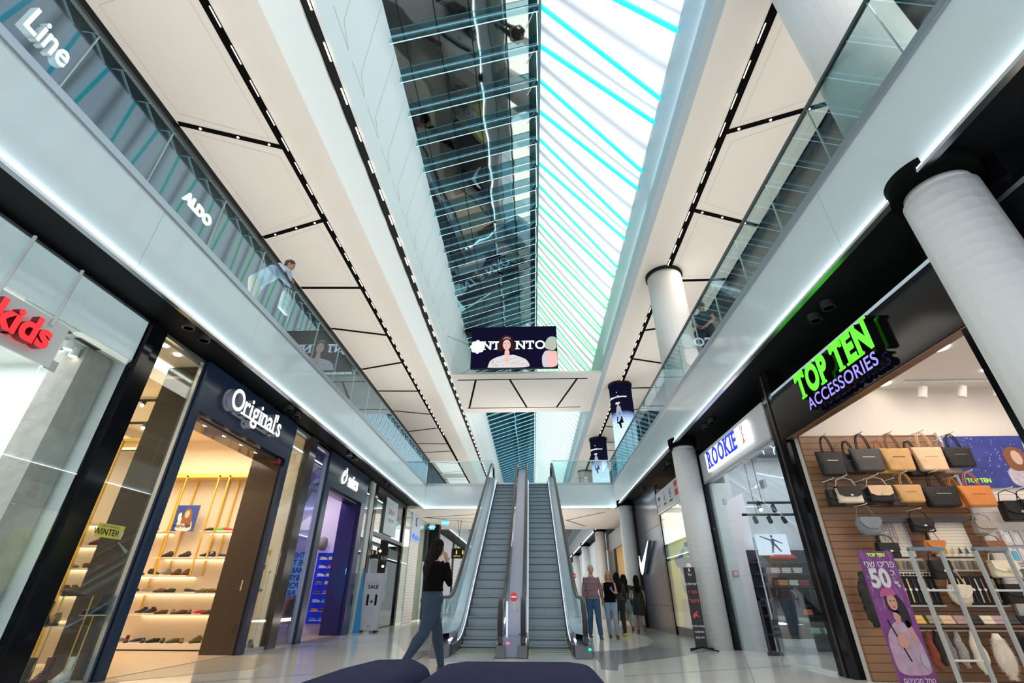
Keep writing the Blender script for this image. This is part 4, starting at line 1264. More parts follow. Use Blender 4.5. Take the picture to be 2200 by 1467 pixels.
for i, (dx, m, lb) in enumerate(((-.06, mat('orange_cloth', (.85, .25, .02), .8), 'orange sports top hanging on the black rail'), (.06, mat('navy_cloth', (.02, .025, .06), .8), 'dark navy sports top hanging on the black rail'), (.14, mat('navy_cloth', (.02, .025, .06), .8), 'second dark navy sports top on the black rail'))):
    o = garment(-6.75 + dx, m, None, 14.5).obj('hanging_shirt', m, smooth=True); tag(o, lb, 'clothing')
o = B().loft([(-6.55, 15.25, 2.24), (-6.5, 15.2, 2.36), (-6.45, 15.2, 2.52), (-6.47, 15.22, 2.56)], [(.16, .12), (.19, .13), (.12, .09), (.03, .03)], 12).obj('sports_bag', mat('taupe_cloth', (.30, .25, .24), .8, bump=.6, bscale=12), smooth=True)
tag(o, 'crumpled taupe bag on top of the blue shoe wall', 'bag')
tl = thing('track_spotlight', 'black track spotlight under the sports shop ceiling', 'spotlight', (-6.45, 13.6, 3.62))
B().box(-.25, .2, -.08, .08, 0, .05).obj('track', BLACK, tl); B().tube((0, 0, .05), (0, 0, .62), .012, 6).obj('hanger_rod', BLACK, tl); B().tube((0, 0, 0), (-.08, -.02, -.28), .06).obj('lamp_head', BLACK, tl)
tv = thing('window_screen', 'bright blue window screen with bold dark letters', 'screen', (-6.08, 13.0, 1.45))
B().box(-.30, .24, 0, .04, -.52, .5).obj('panel', emis('screen_cyan', (.18, .52, .85), 1.0), tv)
DK = emis('screen_dark_navy', (.01, .015, .08), 1)
for i, s in enumerate(('THIS', 'HE TH', 'MAKE', '&YR', 'FOR', 'UNIT')):
    text(s, .19, DK, parent=tv, loc=(-.03, -.004, .42 - .175 * i), extrude=.0008, bold=.03, sx=.85, mirror=True)
for nm, (xx, yy, w_, h_), lb in (('display_plinth', (-5.95, 11.55, .5, .48), "grey plinth with white swirl and letters in the sports shop's left window"), ('display_plinth', (-5.72, 15.3, .42, .46), 'grey plinth with a white swirl right of the sports shop portal')):
    dp = thing(nm, lb, 'plinth', (xx, yy, 0))
    B().box(-.22, .24, -.2, .1, 0, h_ + .02).obj('box', mat('slate_grey', (.12, .13, .17), .5), dp)
    flat([(-.2, .0), (-.12, .0), (.0, .2), (.0, .34), (-.12, .36), (-.18, .28), (-.08, .28), (-.06, .2)], mat('white_print', (.8, .8, .8), .5), '-Y', (0, -.2, .05), 2, 'swirl', dp)
    if xx < -5.9: text('asics', .13, mat('white_print', (.8, .8, .8), .5), parent=dp, loc=(.13, -.206, .33), extrude=.001, bold=.02)
shoe((-5.95, 11.5, .5), 'pink', 'low', 'pink and green trainer on the grey plinth in the left sports window', 'trainers on plinths', 0, .9)
shoe((-5.70, 15.22, .48), 'pink', 'low', 'pink trainer on the grey plinth right of the portal', 'trainers on plinths', 0, .9)
t = thing('storefront', 'narrow white edged window between the sports shop and the black shop', 'shop front', (0, 0, 0))
B().box(XL - .015, XL, 15.17, 15.78, .04, 4.3).obj('glass_pane', GLASS, t)
B().box(-5.46, -5.36, 15.78, 16.12, 0, 4.38).obj('white_post', mat('offwhite_post', (.66, .66, .62), .5), t)
o = B().poly([(-5.36, 15.85, 0), (-5.22, 15.95, 0), (-5.33, 15.95, 1.75)], (.02, .05, 0)).obj('feather_flag', mat('flag_blue', (.03, .28, .65), .6)); tag(o, 'thin blue pointed flag beside the sports shop', 'flag')

# black pop-up shop -----------------------------------------------
t = thing('storefront', 'black framed pop-up shop front with a glass door', 'shop front', (0, 0, 0))
B().box(-5.46, -5.34, 16.14, 16.42, 0, 4.36).obj('post', BLACKG, t); B().box(-5.46, -5.34, 20.3, 20.55, 0, 4.36).obj('post', BLACKG, t)
B().box(-5.46, -5.34, 16.42, 20.3, 4.25, 4.36).obj('rail', DGREY, t); B().box(-5.46, -5.34, 16.42, 20.3, 2.76, 2.88).obj('rail', DGREY, t)
B().box(XL - .015, XL, 16.42, 20.3, 2.88, 4.25).obj('transom_pane', GLASS, t)
B().box(XL - .015, XL, 16.42, 17.6, .03, 2.76).obj('glass_pane', GLASS, t)
dr = B().box(XL - .015, XL, 18.6, 20.28, .03, 2.70).obj('glass_door', GLASS, t)
B().box(XL + .01, XL + .03, 18.7, 18.74, .8, 1.9).obj('door_handle', CHROME, dr)
text('tore', .26, PWHITE, parent=t, face='+X', loc=(-5.385, 17.0, 2.42), extrude=.002)
text('Pop up', .26, mat('dim_white', (.3, .3, .3), .5), parent=t, face='+X', loc=(-5.46, 18.4, 2.20), extrude=.002, mirror=True)
struct(B().box(-9, -5.6, 16.1, 16.2, 0, 4.3).box(-9, XL - .1, 20.35, 20.5, 0, 4.3).box(-9, -8.9, 16.1, 20.5, 0, 4.3).obj('wall_popup_shop', mat('charcoal_wall', (.03, .03, .032), .5)))
struct(B().box(-9, XL - .1, 16.1, 20.5, 4.28, 4.33).obj('ceiling_popup_shop', mat('charcoal_wall', (.03, .03, .032), .5)))
for i, (y, z) in enumerate(((18.0, 2.55), (19.3, 2.5), (19.9, 2.0))):
    o = B().ball((-5.9, y, z), .045, 10, 8).obj('bare_bulb', LEDWARM); tag(o, ['small bright bulb inside the black shop, left', 'small bright bulb inside the black shop, right', 'small bright bulb inside the black shop, lowest'][i], 'bulb')
po = thing('hanging_poster', "pale 'XRAY POP UP' poster hanging in the black shop's transom", 'poster', (-5.33, 18.27, 3.56))
B().box(-.008, .0, -.80, .80, -.62, .62).obj('sheet', mat('pale_blue_paper', (.60, .74, .78), .5), po)
flat([(-.50, -.30), (.50, -.30), (.50, .42), (-.50, .42)], mat('paler_print', (.74, .80, .80), .5), '+X', (0, 0, 0), 1, 'inner_panel', po)
text('XRAY', .28, DGREY, parent=po, face='+X', loc=(.006, 0, .17), extrude=.001, spacing=1.2)
B().tube((-.004, -.6, .62), (-.004, -.6, .70), .004, 5).tube((-.004, .6, .62), (-.004, .6, .70), .004, 5).obj('hanging_cord', DGREY, po)
text('POP UP', .2, mat('dim_white', (.3, .3, .3), .5), parent=po, face='+X', loc=(.006, 0, -.12), extrude=.001, spacing=1.1)
fs = thing('floor_sign', "white 'HOLIDAY SALE 1+1' roll-up sign standing on the floor", 'floor sign', (-5.02, 16.2, 0), .0)
B().box(-.30, .29, 0, .02, .05, 1.60).obj('panel', mat('lilac_white_board', (.74, .72, .78), .5), fs)
B().box(-.31, -.30, -.01, .03, .04, 1.61).box(.29, .30, -.01, .03, .04, 1.61).obj('frame', STEEL, fs)
B().box(-.27, -.2, -.14, .2, 0, .05).box(.2, .27, -.14, .2, 0, .05).obj('foot', BLACK, fs)
text('HOLIDAY', .105, mat('grey_letters', (.45, .43, .45), .5), parent=fs, loc=(0, -.004, 1.33), extrude=.001, sx=1.05)
text('SALE', .145, BLACK, parent=fs, loc=(0, -.004, 1.21), extrude=.001, bold=.02, sx=1.1)
text('1', .40, BLACK, parent=fs, loc=(-.13, -.004, .84), extrude=.001, bold=.035)
text('+', .18, BLACK, parent=fs, loc=(0, -.004, .80), extrude=.001, bold=.03)
text('1', .40, BLACK, parent=fs, loc=(.13, -.004, .84), extrude=.001, bold=.035)
text('XRAY', .04, BLACK, parent=fs, loc=(0, -.004, .16), extrude=.001, bold=.02, spacing=1.2)
flat([(-.09, .4), (.12, .4), (.12, .66), (-.09, .66)], mat('faint_print', (.70, .685, .74), .5), '-Y', (0, 0, 0), 1, 'faint_print', fs)
flat([(-.2, .26), (.2, .26), (.2, .265), (-.2, .265)], mat('grey_letters', (.45, .43, .45), .5), '-Y', (0, 0, 0), 1, 'rule', fs)

# pale shop with shutter, dark pier, billboard, far left ------------
t = thing('storefront', 'pale glass shop front with a white roller shutter', 'shop front', (0, 0, 0))
B().box(XL - .015, XL, 20.56, 22.1, .04, 4.3).box(XL - .015, XL, 23.4, 25.5, .04, 4.3).obj('glass_pane', GLASS, t)
B().box(-5.40, -5.36, 21.75, 23.45, 3.12, 4.32).obj('sign_panel', mat('pale_blue_sign', (.56, .66, .78), .4), t)
B().box(-5.42, -5.38, 21.75, 23.45, 0, 3.12).obj('shutter', bands_mat('shutter_slats', (.78, .78, .77), (.5, .5, .5), 'Z', 9, .14, .5, bump=.6), t)
B().box(-5.46, -5.36, 25.5, 25.62, 0, 4.36).obj('post', DGREY, t)
text('Champion', .30, mat('champion_blue', (.10, .22, .75), .4, emit=(.1, .25, .9), es=.5), parent=t, face='+X', loc=(-5.34, 22.6, 3.35), extrude=.02, shear=.2, bold=.02)
b = B(); b.path([(-5.35, 22.6 + .16 * math.cos(a), 4.0 + .18 * math.sin(a)) for a in [PI * .3 + i * .35 for i in range(14)]], .02, 6); b.obj('emblem', DGREY, t)
struct(B().box(-9, -5.6, 25.55, 25.65, 0, 4.3).box(-9, -8.9, 20.5, 25.6, 0, 4.3).obj('wall_pale_shop', mat('pale_yellow_wall', (.84, .82, .70), .6)))
struct(B().box(-9, XL - .05, 20.5, 25.6, 4.2, 4.25).obj('ceiling_pale_shop', WHITEP))
o = B().box(-5.45, -4.88, 25.7, 26.2, 0, 4.28).obj('black_pier', BLACK); tag(o, 'square matt black pier behind the walking woman', 'pillar')
bbd = thing('billboard', 'tall pale billboard with a blurred pink figure past the black pier', 'billboard', (0, 0, 0))
B().box(-5.44, -5.36, 26.9, 33.5, .1, 4.2).obj('panel', mat('billboard_white', (.66, .64, .68), .4), bbd)
flat([(.6, 0.2), (1.2, 1.6), (1.0, 2.6), (1.8, 3.3), (2.8, 3.0), (2.6, 2.0), (3.2, 1.2), (3.3, .2)], mat('blurred_pink', (.62, .45, .45), .6), '+X', (-5.36, 27.6, .1), 1, 'pink_figure', bbd)
B().box(-5.46, -5.34, 33.5, 34.2, 0, 4.28).obj('black_post', BLACK, bbd)
o = B().box(-5.42, -5.38, 34.2, 40, .0, 4.2).obj('shop_shutter', bands_mat('far_shutter', (.72, .70, .68), (.45, .42, .4), 'Z', 5, .2, .5)); tag(o, 'far cream shop shutter at the end of the left row', 'shutter')
o = B().box(-5.5, -5.38, 40, 60, .0, 4.2).obj('distant_storefront', mat('far_shop_warm', (.75, .62, .5), .5, emit=(.8, .55, .35), es=.3)); tag(o, 'farthest warm lit shop front on the left', 'shop front')
hs = thing('hanging_sign', 'black hanging direction sign with gold pictograms', 'sign', (-3.45, 24, 2.78))
B().box(-.42, .42, -.04, .04, -.22, .22).obj('board', BLACK, hs)
GOLD = mat('gold_print', (.75, .55, .12), .4, emit=(.8, .6, .15), es=.5)
b = B()
for x in (-.18, .12, .32):
    b.ball((x, -.045, .13), (.02, .004, .022), 8, 6).box(x - .03, x + .03, -.047, -.042, -.04, .10)
b.obj('pictograms', GOLD, hs)
text('שירותים', .1, GOLD, parent=hs, loc=(-.15, -.045, -.12), extrude=.001)
B().tube((-.18, 0, .2), (-.02, 0, 1.5), .012, 6).tube((.0, 0, .2), (-.2, 0, 1.5), .012, 6).obj('hanger', DGREY, hs)
def exit_sign(loc, label, w=.32):
    t = thing('exit_sign', label, 'exit sign', loc)
    B().box(-w / 2, w / 2, -.02, .02, -.12, .12).obj('case', mat('exit_blue', (.05, .45, .65), .4, emit=(.1, .6, .8), es=.7), t)
    text('יציאה', .17, SCW, parent=t, loc=(0, -.022, 0), extrude=.001, bold=.01)
    B().tube((0, 0, .12), (0, 0, .22), .01, 6).obj('stem', STEEL, t)
exit_sign((-4.18, 23.5, 4.08), 'small blue exit sign hanging under the bridge, right one')
exit_sign((-5.12, 25.0, 4.08), 'small blue exit sign hanging under the bridge, left one', .26)
# ceiling spotlights in pairs in the black band above the shops
for s, pts in ((-1, ((-4.9, 5.50), (-4.91, 5.87), (-4.98, 8.8), (-5.0, 9.2), (-4.95, 12.3), (-4.95, 12.7), (-4.95, 15.9), (-4.95, 16.4))),
               (1, ((4.0, 5.3), (4.0, 5.62), (4.0, 9.9), (4.0, 10.29), (4.0, 13.6), (4.0, 14.1), (4.0, 17.2)))):
    for i, (x, y) in enumerate(pts):
        t = thing('black_spotlight', 'black ring spotlight under the %s gallery, %s from the camera' % ('left' if s < 0 else 'right', ordn[i]), 'spotlight', (x, y, 4.385), 0, 'black spotlights under the galleries')
        B().loft([(0, 0, 0), (0, 0, -.10), (0, 0, -.10), (0, 0, -.03)], [.085, .085, .06, .05], 18).obj('ring', mat('satin_black', (.03, .03, .032), .25), t)
        B().ball((0, 0, -.03), .035, 10, 6).obj('lens', BLACKG, t)
# loose cables over the portals
for i, (ya, yb) in enumerate(((7.6, 9.9), (11.0, 12.4), (12.6, 15.0), (15.2, 16.4))):
    pts = []
    k = 12
    for j in range(k + 1):
        pts.append((-5.36 + random.uniform(-.04, .04), ya + (yb - ya) * j / k, 4.37 + random.uniform(-.02, .015)))
    o = B().path(pts, .014, 5).obj('loose_cable', BLACK); tag(o, ['loose black cable above the shoe shop portal', 'loose black cable above the dark window', "loose black cable above the 'asics' portal", 'loose black cable near the white post'][i], 'cable')
# upper-level signs on the left
ln = thing('shop_sign', "white lit 'Line' letters on the upper left gallery shop", 'shop sign', (0, 0, 0))
text('Line', .62, PWHITE, parent=ln, face='+X', loc=(-7.04, 3.47, 8.08), extrude=.06, bold=.02, sx=.62, side=mat('letter_side_pale', (.62, .66, .7), .4))
al = thing('shop_sign', "white glowing 'ALDO' letters on the upper left gallery shop", 'shop sign', (0, 0, 0))
text('ALDO', .33, PWHITE, parent=al, face='+X', loc=(-7.08, 7.0, 8.20), extrude=.02, bold=.045, sx=.95)
# ================================================================ RIGHT ROW
# handbag and accessories shop --------------------------------------
GREEN = mat('neon_green_letter', (.12, .85, .03), .4, emit=(.10, .95, .02), es=1.0)
PURPLE = mat('violet_letter', (.25, .2, .9), .4, emit=(.28, .22, 1.0), es=1.0)
t = thing('shop_portal', 'black gloss portal of the green lettered accessories shop', 'shop portal', (0, 0, 0))
B().box(4.10, 4.24, 2.5, 7.45, 3.16, 3.90).obj('header', BLACKG, t)
B().box(4.09, 4.26, 2.5, 7.45, 3.90, 3.945).obj('top_rail', STEEL, t)
B().box(4.24, 5.0, 2.5, 7.40, 3.9, 3.94).box(4.11, 4.22, 2.5, 7.4, 3.14, 3.16).obj('door_track', mat('brown_track', (.20, .11, .06), .3, metal=.5), t)
B().box(4.12, 4.40, 7.45, 7.82, 0, 4.36).obj('post', BLACKG, t)
B().box(4.10, 4.13, 7.62, 7.66, 0, 4.36).obj('post_trim', mat('bronze_trim', (.10, .07, .05), .3, metal=.6), t)
B().box(4.12, 4.4, 2.9, 3.95, 0, 4.36).obj('near_post', BLACKG, t)
sg = thing('shop_sign', "neon green 'TOP TEN' over violet 'ACCESSORIES' letters", 'shop sign', (0, 0, 0))
serif_text('TOP TEN', .50, GREEN, sg, '-X', (4.02, 5.62, 3.61), bold=.055, sx=.72, extrude=.06, side=BLACK, gap=.05)
text('ACCESSORIES', .235, PURPLE, name='small_lettering', parent=sg, face='-X', loc=(4.03, 5.60, 3.32), extrude=.05, bold=.012, sx=1.0, spacing=1.05, side=BLACK)
struct(B().box(4.25, 9.6, 7.36, 7.44, 0, 4.0).obj('wall_accessories_end', mat('warm_white_wall', (.82, .77, .72), .6)))
struct(B().box(9.5, 9.6, 2.5, 7.4, 0, 4.0).obj('wall_accessories_back', mat('warm_white_wall', (.82, .77, .72), .6)))
struct(B().box(4.26, 9.6, 2.5, 7.45, 3.97, 4.05).obj('ceiling_accessories', mat('warm_white_wall', (.82, .77, .72), .6)))
SLAT = bands_mat('slatted_wood', (.30, .155, .08), (.06, .03, .015), 'Z', 10.5, .09, .45, bump=.8)
o = B().box(4.26, 6.36, 7.31, 7.355, 0, 3.17).obj('slatwall_panel', SLAT); tag(o, 'brown slatted wooden display wall hung with handbags', 'display wall')
o = B().box(6.40, 9.4, 7.30, 7.355, 0, 2.30).obj('white_slatwall_panel', bands_mat('white_slats', (.86, .82, .80), (.55, .50, .48), 'Z', 8, .06, .45)); tag(o, 'white slatted display wall with phone cases', 'display wall')
B().box(6.365, 6.40, 7.27, 7.355, 0, 3.2).obj('end_trim', WHITEP, o)
pp = thing('wall_poster', "blue night-sky poster of two women with small green letters", 'poster', (6.44, 7.33, 2.36))
B().box(0, 2.7, -.02, .0, 0, .78).obj('panel', mat('poster_night_blue', (.045, .06, .30), .4, noise=.5, nscale=5), pp)
FP = lambda pts, m, nm, l: flat(pts, m, '-Y', (0, -.02, 0), l, nm, pp)
b = B()
for k in range(240):
    x = random.uniform(.02, 1.4); z = random.uniform(.2, .76); h = random.uniform(.008, .03)
    if random.random() < (z - .1): b.poly([(x, -.0215, z), (x + .006, -.0215, z), (x + .010, -.0215, z + h), (x + .004, -.0215, z + h)])
b.obj('rain_of_sparks', mat('pale_blue_print', (.6, .66, .9), .5), pp)
PSK = mat('print_skin', (.72, .48, .40), .5); PHR = mat('print_brown_hair', (.22, .11, .08), .5); PSV = mat('print_silver', (.55, .52, .62), .5, noise=.5, nscale=30)
FP([(.75, 0), (.72, .22), (.86, .34), (1.1, .36), (1.3, .2), (1.4, 0)], PSV, 'silver_jacket', 2)
FP([(.80, .24), (.78, .52), (.92, .62), (1.08, .58), (1.16, .4), (1.1, .24)], PHR, 'brown_hair', 3)
FP(ell(.97, .44, .075, .11), PSK, 'face', 4)
FP([(1.2, 0), (1.12, .45), (1.18, .74), (1.35, .76), (1.5, .5), (1.7, 0)], PSV, 'silver_dress', 3)
FP(ell(1.25, .64, .07, .1), PSK, 'second_face', 4)
text('TOP TEN', .085, mat('yellow_green_print', (.5, .75, .05), .5, emit=(.4, .7, .05), es=.4), parent=pp, loc=(.26, -.022, .10), extrude=.001, bold=.04)
for i, (x, y, r) in enumerate(((5.73, 5.89, .11), (5.75, 7.1, .10), (7.0, 6.6, .10))):
    o = B().loft([(0, 0, 0), (0, 0, -.012)], [r, r * .92], 18).obj('downlight', LEDWARM, loc=(x, y, 3.968)); tag(o, ['round downlight nearest the entrance of the accessories shop', 'round downlight above the slatted handbag wall', 'round downlight deeper in the accessories shop'][i], 'downlight')
tk = thing('track_light', 'white ceiling track with three white cylinder lamps', 'light track', (6.0, 7.0, 3.93))
B().box(0, 1.6, -.015, .015, 0, .03).obj('rail', WHITEP, tk)
for x in (.25, .85, 1.4):
    s = B().tube((x, 0, 0), (x, 0, -.07), .012).tube((x, 0, -.07), (x - .05, .04, -.24), .06, 14).obj('lamp_head', mat('lamp_white', (.72, .69, .66), .4), tk)

BAGC = {'black': (.018, .017, .018), 'dark_grey': (.07, .068, .065), 'tan': (.62, .36, .15), 'cream_tan': (.74, .52, .33), 'cream': (.78, .70, .54), 'orange': (.62, .22, .05),
        'grey_blue': (.24, .27, .30), 'grey': (.36, .32, .29), 'brown': (.25, .10, .04), 'mustard': (.75, .50, .12), 'taupe': (.42, .32, .27), 'olive_grey': (.22, .19, .12), 'mauve': (.45, .30, .33)}


def bag(loc, col, kind, label, w=.34, h=.26, d=.12, rz=0., flapc=None, group=None, handc=None):
    t = thing('handbag', label, 'handbag', loc, rz, group)
    m = mat('leather_' + col, BAGC[col], .5, noise=.2, nscale=10, bump=.12, bscale=9, spec=.3)
    hm = mat('leather_' + (handc or col), BAGC[handc or col], .45, noise=.18, nscale=14)
    gold = mat('bag_metal', (.75, .66, .48), .25, metal=1.)
    zt = 0.
    if kind == 'tote':      # trapezoid body with two looped handles
        b = B()
        b.loft([(0, 0, -h), (0, 0, -h + .02), (0, 0, -h * .5), (0, 0, -.02), (0, 0, 0)], [(w * .40, d * .42), (w * .43, d * .5), (w * .46, d * .42), (w * .5, d * .26), (w * .5, d * .10)], 16, power=.45)
        b.obj('body', m, t, smooth=False, bevel=.004)
        for s in (-1, 1):
            hp = [(-w * .2 + w * .4 * (1 - math.cos(a)) / 2, s * d * .14, -.02 + h * .72 * math.sin(a)) for a in [PI * i / 10 for i in range(11)]]
            B().path(hp, .008, 6).obj('handle', hm, t, smooth=True)
        B().box(-w * .2, w * .2, -d * .44, -d * .40, -h * .42, -h * .39).obj('zip_pocket', gold if col in ('black', 'dark_grey') else hm, t)
    elif kind == 'satchel':
        B().loft([(0, 0, -h), (0, 0, -h + .02), (0, 0, -.03), (0, 0, 0)], [(w * .48, d * .45), (w * .5, d * .5), (w * .49, d * .45), (w * .44, d * .2)], 16, power=.4).obj('body', m, t, bevel=.004)
        fm = mat('leather_' + (flapc or col), BAGC[flapc or col], .38, noise=.18, nscale=14)
        f = B().poly([(-w * .49, -d * .46, -.01), (w * .49, -d * .46, -.01), (w * .47, -d * .56, -h * .5), (w * .25, -d * .60, -h * .64), (-w * .25, -d * .60, -h * .64), (-w * .47, -d * .56, -h * .5)], (0, .012, 0)).box(-w * .48, w * .48, -d * .46, d * .3, -.012, .004).obj('flap', fm, t, bevel=.003)
        B().box(-.02, .02, -d * .66, -d * .60, -h * .62, -h * .5).obj('clasp', gold, t)
        B().path([(-w * .46, 0, -.02), (-w * .32, 0, h * .45), (0, 0, h * .62), (w * .32, 0, h * .45), (w * .46, 0, -.02)], .007, 6).obj('strap', hm, t, smooth=True)
    else:                   # saddle
        b = B().loft([(0, 0, -h), (0, 0, -h + .05), (0, 0, -h * .4), (0, 0, -.01), (0, 0, 0)], [(w * .25, d * .3), (w * .42, d * .45), (w * .5, d * .5), (w * .42, d * .4), (w * .36, d * .2)], 18)
        b.obj('body', m, t, smooth=True)
        B().poly([(u, -d * .52 - .01, v) for u, v in [(-w * .40, -.01), (w * .40, -.01)] + ell(0, -.01 - h * .0, w * .46, h * .62, 10, 0, -PI)[1:]], (0, .012, 0)).obj('flap', m, t)
        B().ball((0, -d * .6, -h * .52), .012, 8, 6).obj('clasp', gold, t)
        B().path([(-w * .40, 0, -.03), (-w * .22, 0, h * .6), (w * .22, 0, h * .6), (w * .40, 0, -.03)], .006, 6).obj('strap', hm, t, smooth=True)
    B().path([(-.03, .14, h * .66), (-.01, -d * .4 - .06, h * .66), (-.01, -d * .4 - .075, h * .70)], .007, 6).obj('hook', WHITEP, t)
    return t


G1 = 'handbags on the slatted wall'
yb = 7.10
bag((4.50, yb, 2.86), 'black', 'tote', 'black tote bag, leftmost of the top row on the slatted wall', .40, .36)
bag((4.84, yb + .06, 2.84), 'black', 'tote', 'black tote bag tucked behind the dark grey tote, top row', .36, .30)
bag((5.02, yb - .03, 2.89), 'dark_grey', 'tote', 'dark grey tote bag with slim black handles, top row', .46, .34, handc='black')
bag((5.31, yb + .05, 2.84), 'mustard', 'tote', 'mustard tote bag peeping out behind the tan tote, top row', .34, .30, handc='orange')
bag((5.45, yb - .04, 2.89), 'tan', 'tote', 'light tan tote bag with red brown handles, top row', .44, .34, handc='brown')
bag((5.76, yb + .06, 2.82), 'black', 'tote', 'black tote bag behind the peach coloured tote, top row', .36, .32)
bag((5.92, yb - .04, 2.90), 'cream_tan', 'tote', 'peach coloured tote bag, fourth front bag of the top row', .44, .35)
bag((6.22, yb + .05, 2.83), 'taupe', 'tote', 'pale taupe bag half hidden behind the rightmost black tote', .32, .3)
bag((6.34, yb - .04, 2.90), 'black', 'tote', 'black tote with a silver zip, rightmost of the top row', .42, .30)
bag((4.42, yb + .05, 2.30), 'black', 'satchel', 'small black bag behind the cream and black satchel, second row', .22, .22)
bag((4.58, yb - .02, 2.33), 'cream', 'satchel', 'cream satchel with a black flap, leftmost of the second row', .34, .22, flapc='black', handc='cream')
bag((4.86, yb + .06, 2.30), 'black', 'satchel', 'small black bag behind the tan flap bag, second row', .22, .2)
bag((5.02, yb - .02, 2.34), 'black', 'satchel', 'black satchel with a tan flap, second row', .34, .22, flapc='cream_tan', handc='cream')
bag((5.28, yb + .06, 2.30), 'dark_grey', 'satchel', 'dark bag behind the tan handbag, second row', .22, .22)
bag((5.44, yb - .02, 2.36), 'tan', 'tote', 'tan handbag with short handles, third of the second row', .38, .25)
bag((5.86, yb - .02, 2.34), 'black', 'tote', 'large black soft leather handbag, fourth of the second row', .50, .29, .16)
bag((6.16, yb + .06, 2.30), 'orange', 'tote', 'orange bag behind the large orange tote, second row', .30, .25)
bag((6.36, yb - .02, 2.34), 'orange', 'tote', 'large orange leather tote, rightmost of the second row', .46, .29, .14)
bag((4.72, yb, 1.92), 'grey_blue', 'saddle', 'grey blue slouchy bag at the left of the third row', .34, .24, .16)
bag((5.44, yb, 1.90), 'black', 'satchel', 'small black crossbody bag between the jewellery panels', .30, .18)
bag((5.50, yb, 1.62), 'orange', 'saddle', 'small orange saddle bag below the black crossbody', .28, .17)
bag((6.28, yb, 1.86), 'grey', 'satchel', 'small grey shoulder bag right of the jewellery panels', .28, .16)
bag((6.28, yb, 1.60), 'brown', 'satchel', 'brown shoulder bag just below the small grey one', .26, .14)
bag((4.86, yb, 1.58), 'black', 'satchel', 'black flap bag above the leaning sale banner', .28, .18)
bag((5.46, yb, 1.36), 'black', 'satchel', 'black folded shoulder bag in the middle of the slatted wall', .26, .22)
bag((5.58, yb, 1.08), 'cream', 'saddle', 'round cream saddle bag in the middle of the slatted wall', .30, .24)
bag((6.28, yb, 1.36), 'cream', 'satchel', 'cream buckled satchel right of the watches', .34, .20)
bag((6.32, yb, 1.08), 'black', 'satchel', 'black briefcase style bag below the cream satchel', .38, .22)
bag((6.80, yb, 2.12), 'black', 'satchel', 'black backpack on the white slatted wall', .36, .26, .16)
bag((7.02, yb - .04, 2.13), 'black', 'satchel', 'second black flap bag beside the backpack on the white wall', .36, .26, .16)
bag((7.40, yb, 2.08), 'taupe', 'tote', 'taupe bag at the right edge of the white slatted wall', .30, .24)
# jewellery panels
WIRE = mat('lit_cream_mesh', (.85, .80, .68), .5, emit=(.9, .8, .6), es=.18)
for i, (xa, xb, lab) in enumerate(((4.92, 5.32, 'cream mesh panel of necklaces, left one'), (5.60, 6.12, 'cream mesh panel of earrings, right one'))):
    t = thing('jewellery_panel', lab, 'display panel', (xa, 7.24, 1.42))
    w = xb - xa
    B().box(0, w, 0, .03, 0, .50).obj('board', bands_mat('cream_mesh', (.86, .80, .68), (.62, .56, .46), 'Z', 24, .2, .5), t)
    B().box(-.02, w + .02, -.08, -.02, .44, .50).obj('hanger_row', mat('dark_card', (.07, .06, .08), .6), t)
    for k in range(9 if i == 0 else 6):
        c = random.choice(((.75, .6, .3), (.08, .08, .3), (.5, .5, .52), (.3, .15, .1)))
        x = .03 + k * (w - .06) / (8 if i == 0 else 5)
        if i == 0:
            B().path([(x - .012, -.03, .46), (x - .014, -.03, .46 - .22), (x, -.03, .46 - .27 - .04 * (k % 3)), (x + .014, -.03, .46 - .22), (x + .012, -.03, .46)], .004, 5).obj('necklace', mat('bead_%d' % int(c[0] * 100), c, .3, metal=.4), t)
        else:
            c = ((.12, .02, .04), (.5, .4, .1), (.6, .45, .15), (.03, .04, .03), (.02, .10, .06), (.02, .10, .06))[k]
            B().loft([(x, -.03, .12), (x, -.03, .09), (x, -.03, .04)], [(.003, .003), (.012, .008), (.026, .012)], 8).obj('tassel_earring', mat('tassel_%d' % int(c[1] * 100), c, .6), t)
for r_, (xa, xb, z, lab) in enumerate(((4.96, 5.40, 1.24, 'row of earring cards left of the cream saddle bag'), (5.66, 6.12, 1.24, 'row of earring cards right of the cream saddle bag'))):
    t = thing('earring_rack', lab, 'jewellery rack', (xa, 7.22, z))
    B().box(0, xb - xa, .04, .06, 0, .16).obj('board', mat('cream_card', (.8, .74, .62), .5), t)
    for k in range(8):
        x = .03 + k * .055
        B().box(x - .02, x + .02, 0, .01, .02, .13).obj('card', mat('earring_card_%d' % (k % 3), ((.10, .09, .08), (.35, .28, .16), (.18, .16, .15))[k % 3], .5), t)
for r_, (xa, n_, lab) in enumerate(((4.94, 6, 'left black watch display board on the slatted wall'), (5.68, 7, 'right black watch display board with gold and tan straps'))):
    t = thing('watch_board', lab, 'watch display', (xa, 7.20, .84))
    B().box(-.03, n_ * .075 + .02, .02, .05, 0, .34).obj('board', mat('black_velvet', (.012, .012, .014), .9), t)
    B().box(-.04, n_ * .075 + .03, -.01, .06, -.02, 0).obj('ledge', mat('grey_ledge', (.5, .48, .45), .4), t)
    for k in range(n_):
        c = ((.7, .55, .25), (.7, .55, .25), (.05, .05, .05), (.5, .5, .52), (.35, .16, .07), (.05, .05, .05), (.7, .55, .25))[k]
        x = .03 + k * .075
        w_ = B().loft([(x, .01, .03), (x, .005, .17), (x, .01, .31)], [(.010, .004), (.012, .006), (.010, .004)], 8).obj('watch', mat('strap_%d_%d' % (int(c[0] * 100), int(c[2] * 100)), c, .3, metal=.5), t)
        B().loft([(x, -.004, .18), (x, .012, .18)], [.017, .017], 12, ref=Vector((1, 0, 0))).obj('dial', mat('dial', (.85, .83, .78), .2), w_)
